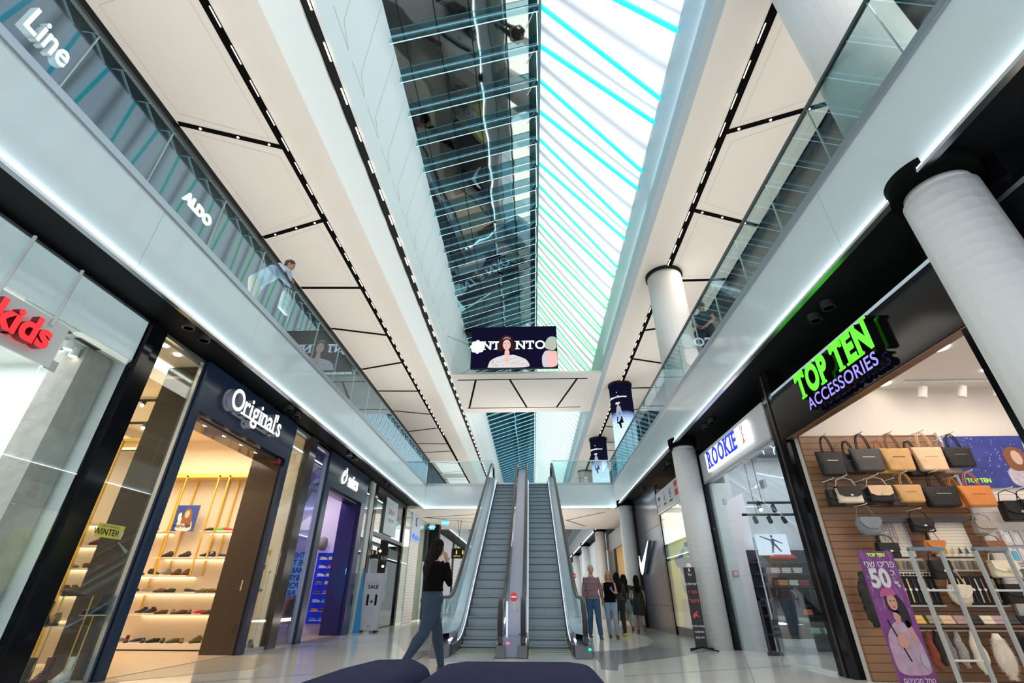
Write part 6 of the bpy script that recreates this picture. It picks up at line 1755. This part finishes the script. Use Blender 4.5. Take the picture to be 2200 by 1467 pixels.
o = B().box(4.12, 4.2, 27.1, 33.0, 0, 4.2).obj('distant_storefront', mat('far_dark_front', (.05, .05, .055), .3)); tag(o, 'dark far shop front right of the walking couple', 'shop front')
lbx = B().box(4.0, 4.1, 28.6, 30.6, 2.1, 3.3).obj('lit_shop_sign', emis('lit_sign_white', (1, .96, .9), 2)); tag(lbx, 'bright white lit sign on the far right row', 'sign')
o = B().box(4.12, 4.2, 33.0, 60, 0, 4.2).obj('distant_storefront', mat('far_pale_front', (.62, .64, .66), .3, emit=(.6, .65, .7), es=.2)); tag(o, 'farthest pale shop front on the right', 'shop front')
ne = no_entry((1.72, 22.0, 1.75), 'small round no entry sign on a post beyond the right escalator', .11)
B().tube((0, .03, -1.75), (0, .03, .08), .02, 8).obj('post', STEEL, ne)
# black banner at the second column
bb2 = thing('banner_stand', 'tall narrow black banner stand with red letters by the white column', 'banner stand', (3.36, 11.2, 0), -.25)
B().box(-.115, .115, 0, .02, .05, 1.50).obj('panel', mat('black_banner', (.03, .022, .028), .5), bb2)
for a, c in (((-.22, -.16), (.02, 0)), ((.3, .2), (0, 0)), ((-.22, .16), (.02, .0)), ((.3, -.2), (0, 0))):
    B().tube((a[0], a[1], .012), (c[0], c[1], .06), .012, 6).obj('foot', BLACK, bb2)
RP = mat('banner_red', (.70, .10, .10), .5)
for s, z, sz, m in (('עד', 1.36, .075, WP), ('לשירותכם', 1.18, .065, WP), ('סניף', 1.03, .095, RP), ('דואר', .87, .105, RP), ('קומת מסחר', .42, .05, WP), ('תחתונה', .32, .055, WP), ('ליד AZA', .22, .05, WP)):
    text(s, sz, m, parent=bb2, loc=(0, -.004, z), extrude=.001, bold=.015)
flat([(-.02, 1.42), (.02, 1.42), (.012, 1.48), (-.012, 1.48)], WP, '-Y', (0, 0, 0), 1, 'arrow', bb2)
flat([(-.08, .60), (-.02, .66), (.06, .70), (.0, .64), (.08, .56), (.0, .60), (-.06, .55)], RP, '-Y', (0, 0, 0), 1, 'deer_logo', bb2)
# ================================================================ BENCHES
VELV = mat('navy_velvet', (.010, .012, .050), .8, noise=.35, nscale=5, bump=.15, bscale=8)
VELV.node_tree.nodes['Principled BSDF'].inputs['Specular IOR Level'].default_value = .15
VELV.node_tree.nodes['Principled BSDF'].inputs['Sheen Weight'].default_value = .03
VELV.node_tree.nodes['Principled BSDF'].inputs['Sheen Tint'].default_value = (.25, .28, .6, 1)


def pouf(name, label, pts, h=.45, r=.10):
    b = B()
    b.poly([(x, y, .03) for x, y in pts], (0, 0, h - .03))
    o = b.obj(name, VELV, smooth=True)
    d = o.modifiers.new('b', 'BEVEL'); d.width = r; d.segments = 6; d.limit_method = 'ANGLE'; d.angle_limit = .6
    return tag(o, label, 'bench')


pouf('velvet_bench', 'navy velvet bench in front, right one with rounded ends', [(-.76, 3.0), (-.80, 3.35), (-.78, 4.45), (-.62, 4.68), (.34, 4.70), (.50, 4.50), (.50, 3.1), (.42, 2.9)], .45, .13)
pouf('velvet_bench', 'navy velvet bench in front, left one cut off by the frame', [(-1.62, 2.4), (-1.56, 3.4), (-1.54, 4.2), (-1.44, 4.82), (-1.02, 4.95), (-.84, 4.55), (-.84, 3.0), (-1.0, 2.4)], .44, .12)

# ================================================================ PEOPLE
SKIN = mat('skin', (.62, .36, .25), .5, noise=.06)
SKIN2 = mat('tanned_skin', (.42, .23, .15), .5, noise=.06)
EYE = mat('eye_dark', (.03, .02, .02), .3)
LIP = mat('lip', (.45, .14, .12), .5)


def remesh(b, name, m, voxel=.012, parent=None, smooth=4):
    bm = b.bm
    bmesh.ops.recalc_face_normals(bm, faces=bm.faces)
    me = bpy.data.meshes.new(name); bm.to_mesh(me); bm.free()
    o = bpy.data.objects.new(name, me); COL.objects.link(o)
    md = o.modifiers.new('r', 'REMESH'); md.mode = 'VOXEL'; md.voxel_size = voxel; md.use_smooth_shade = True
    ms = o.modifiers.new('s', 'SMOOTH'); ms.factor = .5; ms.iterations = smooth
    dg = bpy.context.evaluated_depsgraph_get(); dg.update()
    m2 = bpy.data.meshes.new_from_object(o.evaluated_get(dg))
    bpy.data.objects.remove(o); bpy.data.meshes.remove(me)
    m2.name = name
    m2.materials.clear(); m2.materials.append(m)
    for p in m2.polygons: p.use_smooth = True
    o = bpy.data.objects.new(name, m2); COL.objects.link(o)
    if parent: o.parent = parent
    return o


BASE = dict(pelvis=(0, 0, .96), waist=(0, .0, 1.08), chest=(0, .0, 1.28), neck=(0, .01, 1.46), head=(0, -.018, 1.592),
            shL=(.160, .01, 1.385), elL=(.215, .03, 1.12), wrL=(.225, -.04, .88), shR=(-.160, .01, 1.385), elR=(-.215, .03, 1.12), wrR=(-.225, -.04, .88),
            hipL=(.09, 0, .92), knL=(.10, -.02, .50), anL=(.10, .03, .09), hipR=(-.09, 0, .92), knR=(-.10, -.02, .50), anR=(-.10, .03, .09),
            fdL=(0, -1, 0), fdR=(0, -1, 0), hdL=(0, -.15, -1), hdR=(0, -.15, -1), face=(0, -1, 0), yL=0., yR=0.)


def person(name, label, loc, rz, H, skin, top, bottom, shoes, pose=None, female=False, sleeve='long', hair=None, hair_len='short', vox=.012,
           shorts=False, dress=False, shirt_end=.94, build=1.):
    P = dict(BASE); P.update(pose or {})
    P = {k: (Vector(v) if isinstance(v, tuple) else v) for k, v in P.items()}
    t = thing(name, label, 'person', loc, rz)
    s = H / 1.75
    t.scale = (s, s, s)
    sw = (.92 if female else 1.0) * build
    hipw = (1.06 if female else 1.0) * build
    def torso(b, e, zlow=None):
        c = [P['pelvis'] + Vector((0, 0, -.08)), P['pelvis'], P['waist'], P['waist'].lerp(P['chest'], .6), P['chest'] + Vector((0, 0, .03)), P['chest'].lerp(P['neck'], .62), P['neck'].lerp(P['chest'], .12)]
        r = [(.125 * hipw, .105), (.165 * hipw, .118), (.135 * sw, .098), (.155 * sw, .112), (.160 * sw, .115), (.112 * sw, .080), (.055, .058)]
        b.loft(c, [(x + e, y + e) for x, y in r], 18)
    def arm(b, S_, e, upto=1.0):
        sh, el, wr = P['sh' + S_], P['el' + S_], P['wr' + S_]
        pts = [sh.lerp(P['chest'], .35) + Vector((0, 0, .01)), sh, sh.lerp(el, .5), el, el.lerp(wr, .4), wr]
        rr = [.055, .050, .046, .040, .038, .026]
        if female: rr = [x * .86 * build for x in rr]
        n_ = {'none': 0, 'short': 3, 'long': 6}[upto] if isinstance(upto, str) else 6
        if n_: b.loft(pts[:n_], [x + e for x in rr[:n_]], 12)
    def leg(b, S_, e, flare=0.):
        hp, kn, an = P['hip' + S_], P['kn' + S_], P['an' + S_]
        pts = [hp + Vector((0, .01, .03)), hp.lerp(kn, .25), hp.lerp(kn, .7), kn, kn.lerp(an, .3) + Vector((0, .012, 0)), kn.lerp(an, .75), an]
        rr = [.096 * hipw, .09 * hipw, .068 * build, .056 * build, .056 * build, .042, .036]
        b.loft(pts, [x + e + flare * (i / 6.) for i, x in enumerate(rr)], 14)
    def foot(b, S_, e, up=1.):
        an = P['an' + S_]; fd = P['fd' + S_].normalized()
        heel = an - fd * .05 + Vector((0, 0, -.055)); toe = an + fd * .165 + Vector((0, 0, -.068))
        if 'tilt' + S_ in P: toe = toe + Vector((0, 0, P['tilt' + S_]))
        b.loft([heel, heel.lerp(toe, .25) + Vector((0, 0, .015)), heel.lerp(toe, .6), toe], [(.030 + e, .034 + e), (.034 + e, .046 + e), (.042 + e, .030 + e), (.026 + e, .016 + e)], 12, ref=Vector((fd.y, -fd.x, 0)))
        b.loft([an + Vector((0, 0, .03)), an + Vector((0, 0, -.03))], [.036 + e, .036 + e], 10)
    # ---- body: torso, limbs, hands, head in one continuous surface
    b = B()
    torso(b, 0)
    b.loft([P['chest'].lerp(P['neck'], .8), P['neck'], P['neck'].lerp(P['head'], .55)], [.078, .056, .054], 12)
    for S_ in 'LR':
        arm(b, S_, 0); leg(b, S_, 0); foot(b, S_, 0)
        wr = P['wr' + S_]; hd = P['hd' + S_].normalized()
        side = Vector((1 if S_ == 'L' else -1, 0, 0))
        fwd = Vector((0, -1, 0))
        fwd = (fwd - hd * fwd.dot(hd)); fwd = fwd.normalized() if fwd.length > .1 else Vector((0, 0, 1))
        palm = wr + hd * .05
        b.loft([wr, wr + hd * .03, palm + hd * .01, wr + hd * .095], [(.022, .024), (.020, .032), (.017, .040), (.014, .038)], 12, ref=hd.cross(fwd))
        nrm = hd.cross(fwd)
        if nrm.dot(side) < 0: nrm = -nrm
        for k, (o_, L_) in enumerate(((.030, .070), (.010, .078), (-.010, .072), (-.029, .056))):
            base = wr + hd * .088 + fwd * o_
            mid = base + hd * L_ * .5 - nrm * .006
            tip = base + hd * L_ - nrm * .022
            b.loft([base - hd * .012, mid, tip], [.0095, .0088, .0072], 8)
        tb = wr + hd * .03 + fwd * .026
        b.loft([tb, tb + fwd * .028 + hd * .024, tb + fwd * .036 + hd * .052], [.012, .0105, .0085], 8)
    hc = P['head']; fc = P['face'].normalized()
    rt = Vector((-fc.y, fc.x, 0)).normalized()     # sideways axis of the head
    up = rt.cross(fc)
    if up.z < 0: up = -up
    Rh = Matrix((rt, fc, up)).transposed()
    def hp(a, f_, u): return hc + rt * a + fc * f_ + up * u
    b.ball(hp(0, -.012, .035), (.080, .098, .092), 20, 14, Rh)
    b.ball(hp(0, .018, -.035), (.063, .072, .080), 18, 12, Rh)
    b.ball(hp(0, .052, -.078), (.030, .030, .026), 12, 8, Rh)
    b.loft([hp(0, .082, .02), hp(0, .100, -.018), hp(0, .086, -.034)], [.009, .015, .012], 8, ref=rt)
    for s_ in (-1, 1):
        b.ball(hp(s_ * .078, -.005, -.005), (.010, .020, .030), 8, 6, Rh)
    body = remesh(b, 'body', skin, vox if female or vox < .01 else .012, t, 3)
    for s_ in (-1, 1):
        B().ball(hp(s_ * .030, .0775, .012), (.011, .006, .007), 8, 6, Rh).obj('eye', EYE, t)
    B().ball(hp(0, .083, -.056), (.022, .007, .007), 8, 6, Rh).obj('lips', LIP, t)
    # ---- clothes
    if top:
        b = B()
        c0 = P['pelvis'] + Vector((0, 0, shirt_end - .96))
        torso_pts = [c0, P['waist'] - Vector((0, 0, .02)), P['waist'].lerp(P['chest'], .6), P['chest'] + Vector((0, 0, .03)), P['chest'].lerp(P['neck'], .62), P['neck'].lerp(P['chest'], .22)]
        e = .016
        rr = [(.182 * hipw, .140) if shirt_end < 1 else (.148 * hipw, .118), (.148 * sw, .112), (.158 * sw, .115), (.162 * sw, .118), (.114 * sw, .084), (.064, .064)]
        b.loft(torso_pts, [(x + e, y + e) for x, y in rr], 20)
        for S_ in 'LR':
            arm(b, S_, .012, sleeve)
            if sleeve == 'none': b.ball(P['sh' + S_].lerp(P['chest'], .3), .058)
        remesh(b, 'top', top, .011, t, 3)
    if bottom:
        b = B()
        b.loft([P['pelvis'] + Vector((0, 0, -.10)), P['pelvis'] + Vector((0, 0, -.02)), P['pelvis'] + Vector((0, 0, max(.03, shirt_end - .925)))], [(.135 * hipw, .122), (.170 * hipw, .128), (.156 * hipw, .114) if shirt_end < 1 else (.136 * hipw, .106)], 20)
        if dress:
            k = P['knL'].lerp(P['knR'], .5)
            b.loft([P['pelvis'] + Vector((0, 0, .08)), P['pelvis'], P['pelvis'] + Vector((0, 0, -.2)), k + Vector((0, 0, .02))], [(.15, .12), (.205, .15), (.22, .165), (.22, .17)], 20)
        else:
            for S_ in 'LR': leg(b, S_, .013, .012 if not female else .002)
        remesh(b, 'trousers' if not dress else 'skirt', bottom, .011, t, 3)
    for S_ in 'LR':
        b = B(); foot(b, S_, .009)
        an = P['an' + S_]; fd = P['fd' + S_].normalized()
        o = remesh(b, 'shoe', shoes, .010, t, 2)
        for v in o.data.vertices:
            if v.co.z < P['an' + S_].z - .085: v.co.z = P['an' + S_].z - .088
    # ---- hair
    if hair:
        b = B()
        b.ball(hp(0, -.022, .045), (.088, .103, .095), 20, 14, Rh)
        if hair_len == 'long':
            n_ = P['neck']
            b.loft([hp(0, -.045, .04), hp(0, -.075, -.06), n_ + Vector((0, .085, -.04)), n_ + Vector((0, .125, -.14)), n_ + Vector((0, .12, -.25)), n_ + Vector((0, .11, -.30))],
                   [(.080, .075), (.092, .065), (.105, .055), (.10, .04), (.07, .028), (.03, .015)], 16)
            for s_ in (-1, 1):
                b.loft([hp(s_ * .068, .005, .05), hp(s_ * .080, .012, -.03), hp(s_ * .078, -.01, -.10), hp(s_ * .07, -.04, -.17)], [.026, .028, .028, .022], 10)
        elif hair_len == 'bob':
            b.loft([hp(0, -.04, .04), hp(0, -.06, -.06), hp(0, -.06, -.16)], [(.085, .07), (.09, .06), (.08, .05)], 16)
            for s_ in (-1, 1):
                b.loft([hp(s_ * .055, .045, .07), hp(s_ * .078, .04, .0), hp(s_ * .082, .02, -.08), hp(s_ * .075, .01, -.17)], [.026, .026, .028, .02], 10)
        elif hair_len == 'curly':
            for k in range(60):
                a = random.uniform(0, 2 * PI); u = random.uniform(.0, 1)
                b.ball(hp(.078 * math.cos(a) * (1 - u * .4), -.02 + .088 * math.sin(a) * (1 - u * .4) - .01, .01 + .11 * u), .022, 6, 4)
        elif hair_len == 'rim':
            pass
        if hair_len == 'short':
            b.ball(hp(0, -.05, -.01), (.072, .06, .07), 16, 10, Rh)
        o = remesh(b, 'hair', hair, .009, t, 2)
    return t, P, hp, s


JEANS = mat('dark_blue_denim', (.018, .038, .075), .8, noise=.35, nscale=9, bump=.3, bscale=25)
JEANS2 = mat('mid_blue_denim', (.05, .11, .22), .8, noise=.35, nscale=6, bump=.2, bscale=25)
JEANS3 = mat('light_blue_denim', (.28, .36, .50), .8, noise=.25, nscale=7, bump=.2, bscale=25)
KNIT = mat('black_knit', (.004, .003, .0035), .95, spec=.1)
HAIRB = mat('dark_brown_hair', (.008, .005, .004), .75, noise=.4, nscale=30, spec=.12)
# walking woman in front, seen from behind, hand at her cheek
w, P, hp, s = person('person', 'woman walking past with long dark hair, black sweater and blue jeans', (-1.44, 7.45, 0), 2.35, 1.70, SKIN2, KNIT, JEANS, mat('black_shoe_leather', (.02, .02, .02), .4),
    dict(elR=(-.20, -.16, 1.12), wrR=(-.085, -.16, 1.40), hdR=(.25, .05, 1), elL=(.19, -.10, 1.13), wrL=(.10, -.22, 1.22), hdL=(-.7, -.2, .5),
         hipL=(.09, -.01, .92), knL=(.11, -.20, .53), anL=(.10, -.30, .09), hipR=(-.09, .01, .92), knR=(-.09, .16, .50), anR=(-.10, .42, .20), tiltR=-.08,
         face=(-.12, -1, -.18), head=(-.01, -.035, 1.60)), female=True, sleeve='long', hair=HAIRB, hair_len='long', vox=.0065, shirt_end=1.02, build=1.20)
# couple
PLAID = mat('plaid_shirt', (.16, .02, .03), .8)
nt = PLAID.node_tree; bb = nt.nodes['Principled BSDF']
tcn = nt.nodes.new('ShaderNodeTexCoord'); sp_ = nt.nodes.new('ShaderNodeSeparateXYZ'); nt.links.new(tcn.outputs['Object'], sp_.inputs[0])
acc = None
for ax in ('X', 'Z'):
    mu_ = nt.nodes.new('ShaderNodeMath'); mu_.operation = 'MULTIPLY'; mu_.inputs[1].default_value = 30; nt.links.new(sp_.outputs[ax], mu_.inputs[0])
    f_ = nt.nodes.new('ShaderNodeMath'); f_.operation = 'FRACT'; nt.links.new(mu_.outputs[0], f_.inputs[0])
    l_ = nt.nodes.new('ShaderNodeMath'); l_.operation = 'LESS_THAN'; l_.inputs[1].default_value = .28; nt.links.new(f_.outputs[0], l_.inputs[0])
    if acc is None: acc = l_
    else:
        m_ = nt.nodes.new('ShaderNodeMath'); m_.operation = 'MAXIMUM'; nt.links.new(acc.outputs[0], m_.inputs[0]); nt.links.new(l_.outputs[0], m_.inputs[1]); acc = m_
mx = nt.nodes.new('ShaderNodeMix'); mx.data_type = 'RGBA'; mx.inputs[6].default_value = (.14, .015, .025, 1); mx.inputs[7].default_value = (.50, .36, .38, 1)
nt.links.new(acc.outputs[0], mx.inputs[0]); nt.links.new(mx.outputs[2], bb.inputs['Base Color'])
m_, P, hp, s = person('person', 'bald man in a red checked shirt and blue jeans walking towards us', (1.58, 14.2, 0), .08, 1.76, SKIN, PLAID, JEANS2, mat('grey_shoe', (.12, .12, .13), .6),
    dict(knL=(.10, -.10, .51), anL=(.12, -.16, .09), knR=(-.09, .0, .50), anR=(-.09, .14, .10), wrL=(.26, -.06, .86), elL=(.24, .02, 1.12), wrR=(-.25, -.06, .88)), sleeve='long', vox=.012, shirt_end=.90, hair=None)
m_['label'] = 'bald man in a red checked shirt and blue jeans walking towards us'
f_, P, hp, s = person('person', 'blond woman in a black sleeveless top and ripped light jeans, holding a phone', (2.05, 14.25, 0), -.05, 1.60, SKIN, KNIT, JEANS3, mat('brown_sandal', (.12, .05, .04), .6),
    dict(elL=(.20, -.03, 1.13), wrL=(.09, -.24, 1.16), hdL=(-.5, -.4, .6), wrR=(-.235, -.05, .92), knL=(.10, -.12, .51), anL=(.12, -.12, .09), knR=(-.09, -.03, .50), anR=(-.07, .08, .10), face=(.0, -1, -.1)), female=True, sleeve='none', vox=.012, hair=mat('blond_hair', (.42, .24, .12), .5, noise=.4, nscale=30), hair_len='bob', shirt_end=.90)
B().box(.0, .07, -.30, -.292, 1.20, 1.30).obj('phone', mat('blue_phone', (.04, .08, .3), .3), f_)
B().ball((-.09, -.085, .50), (.04, .012, .02), 10, 6).ball((.10, -.175, .53), (.045, .012, .04), 10, 6).obj('knee_rip', SKIN, f_)
gl_ = B()
for sx in (-1, 1): gl_.path([tuple(hp(sx * .032 + .024 * math.cos(a), .088, .010 + .018 * math.sin(a))) for a in [i * PI / 5 for i in range(11)]], .0022, 5)
gl_.obj('glasses', BLACK, f_)
SUITB = mat('black_cloth', (.006, .006, .007), .9, spec=.15)
t3, P, hp, s = person('person', 'person in black leggings half hidden behind the blond woman', (2.40, 15.0, 0), PI + .2, 1.60, SKIN, SUITB, SUITB, mat('neon_shoe', (.35, .55, .04), .5), dict(knL=(.09, -.10, .51), anL=(.1, -.1, .09)), female=True, hair=HAIRB, hair_len='long', vox=.012)
# two women walking away
a_, P, hp, s = person('person', 'woman walking away in a black tee with a denim jacket round her waist', (2.74, 15.9, 0), PI + .1, 1.58, SKIN2, SUITB, mat('grey_leggings', (.22, .23, .24), .85), mat('brown_sandal', (.12, .05, .04), .6),
    dict(knL=(.09, -.08, .51), anL=(.09, -.12, .09), knR=(-.08, .04, .50), anR=(-.09, .28, .20), tiltR=-.09, face=(.5, -1, 0)), female=True, sleeve='short', hair=HAIRB, hair_len='long', vox=.012, shirt_end=.98)
b = B(); b.loft([(0, .0, .98), (0, .02, .90), (0, .04, .74), (.03, .05, .64)], [(.18, .14), (.20, .155), (.22, .17), (.20, .13)], 20)
o = remesh(b, 'tied_jacket', mat('grey_denim', (.13, .18, .22), .85, noise=.5, nscale=7), .012, a_, 2)
B().path([(-.14, .16, .95), (.02, .16, 1.2), (.12, .09, 1.42)], .006, 6).obj('bag_strap', mat('chain_strap', (.5, .45, .4), .3, metal=.8), a_)
B().loft([(-.20, .1, .98), (-.20, .1, .82)], [(.05, .09), (.055, .10)], 10).obj('shoulder_bag', SUITB, a_)
b_, P, hp, s = person('person', 'woman walking away in a black knee-length dress with a dark ponytail', (3.22, 16.4, 0), PI - .1, 1.58, SKIN2, SUITB, SUITB, mat('brown_sandal', (.12, .05, .04), .6),
    dict(knL=(.09, -.08, .51), anL=(.09, -.10, .09), knR=(-.08, .06, .50), anR=(-.09, .30, .22), tiltR=-.09), female=True, sleeve='short', dress=True, hair=HAIRB, hair_len='long', vox=.012)
b = B()
for k in range(6): b.ball((.14, .12, 1.28 - .07 * k), .010, 8, 6)
b.obj('silver_buttons', CHROME, b_)
# person leaning over the left balustrade with a tote bag
BEIGE = mat('beige_trousers_cloth', (.62, .55, .42), .85, noise=.1)
l_, P, hp, s = person('person', 'person in a pale blue shirt leaning on the left gallery rail', (-5.10, 6.95, 5.245), PI / 2 + .35, 1.72, SKIN2, mat('pale_blue_shirt', (.42, .50, .68), .8, noise=.1), BEIGE, mat('white_shoe', (.7, .7, .7), .6),
    dict(pelvis=(0, .10, .95), waist=(0, .02, 1.06), chest=(0, -.16, 1.22), neck=(0, -.31, 1.34), head=(0, -.40, 1.46), face=(0, -1, -.35),
         shL=(.17, -.26, 1.30), elL=(.24, -.47, 1.14), wrL=(.04, -.50, 1.10), hdL=(-1, -.1, 0), shR=(-.17, -.26, 1.30), elR=(-.24, -.47, 1.14), wrR=(-.04, -.50, 1.10), hdR=(1, -.1, 0),
         hipL=(.09, .10, .92), knL=(.10, .12, .50), anL=(.10, .16, .09), hipR=(-.09, .10, .92), knR=(-.10, .05, .50), anR=(-.10, -.02, .09)), sleeve='long', hair=mat('brown_hair', (.04, .025, .02), .5), hair_len='short', shirt_end=.93)
tb_ = thing('tote_bag', 'white canvas tote bag with a dark outline print hanging inside the rail', 'tote bag', (-4.76, 7.32, 6.10), PI / 2)
tb_.scale = (1.15, 1.15, 1.15)
TW = mat('white_canvas', (.80, .80, .78), .85)
B().loft([(0, 0, -.30), (0, 0, -.05), (0, 0, .02)], [(.15, .03), (.15, .03), (.15, .012)], 12, power=.5).obj('body', TW, tb_)
for sy in (-1, 1): B().path([(-.07, sy * .02, 0), (-.04, sy * .02, .16), (.04, sy * .02, .16), (.07, sy * .02, 0)], .007, 6).obj('handle', TW, tb_)
b = B(); b.path([(-.09, -.034, -.08), (-.04, -.034, -.05), (.03, -.034, -.08), (.09, -.034, -.06), (.09, -.034, -.15)], .003, 5); b.path([(-.09, -.034, -.2), (-.04, -.034, -.19), (.03, -.034, -.22), (.09, -.034, -.2)], .003, 5)
b.obj('print', BLACK, tb_)
# man on the right gallery, hands behind his back
r_, P, hp, s = person('person', 'grey-haired man in a dark polo on the right gallery, hands behind back', (3.98, 9.05, 5.245), 2.45, 1.70, SKIN2, mat('charcoal_polo', (.045, .045, .05), .85), mat('dark_trousers', (.05, .05, .055), .85), mat('black_shoe_leather', (.02, .02, .02), .4),
    dict(elL=(.24, .08, 1.12), wrL=(.05, .17, .98), hdL=(-1, .05, -.4), elR=(-.24, .08, 1.12), wrR=(-.05, .18, .96), hdR=(1, .05, -.4)), sleeve='short', hair=mat('grey_brown_hair', (.10, .08, .07), .8), hair_len='curly')
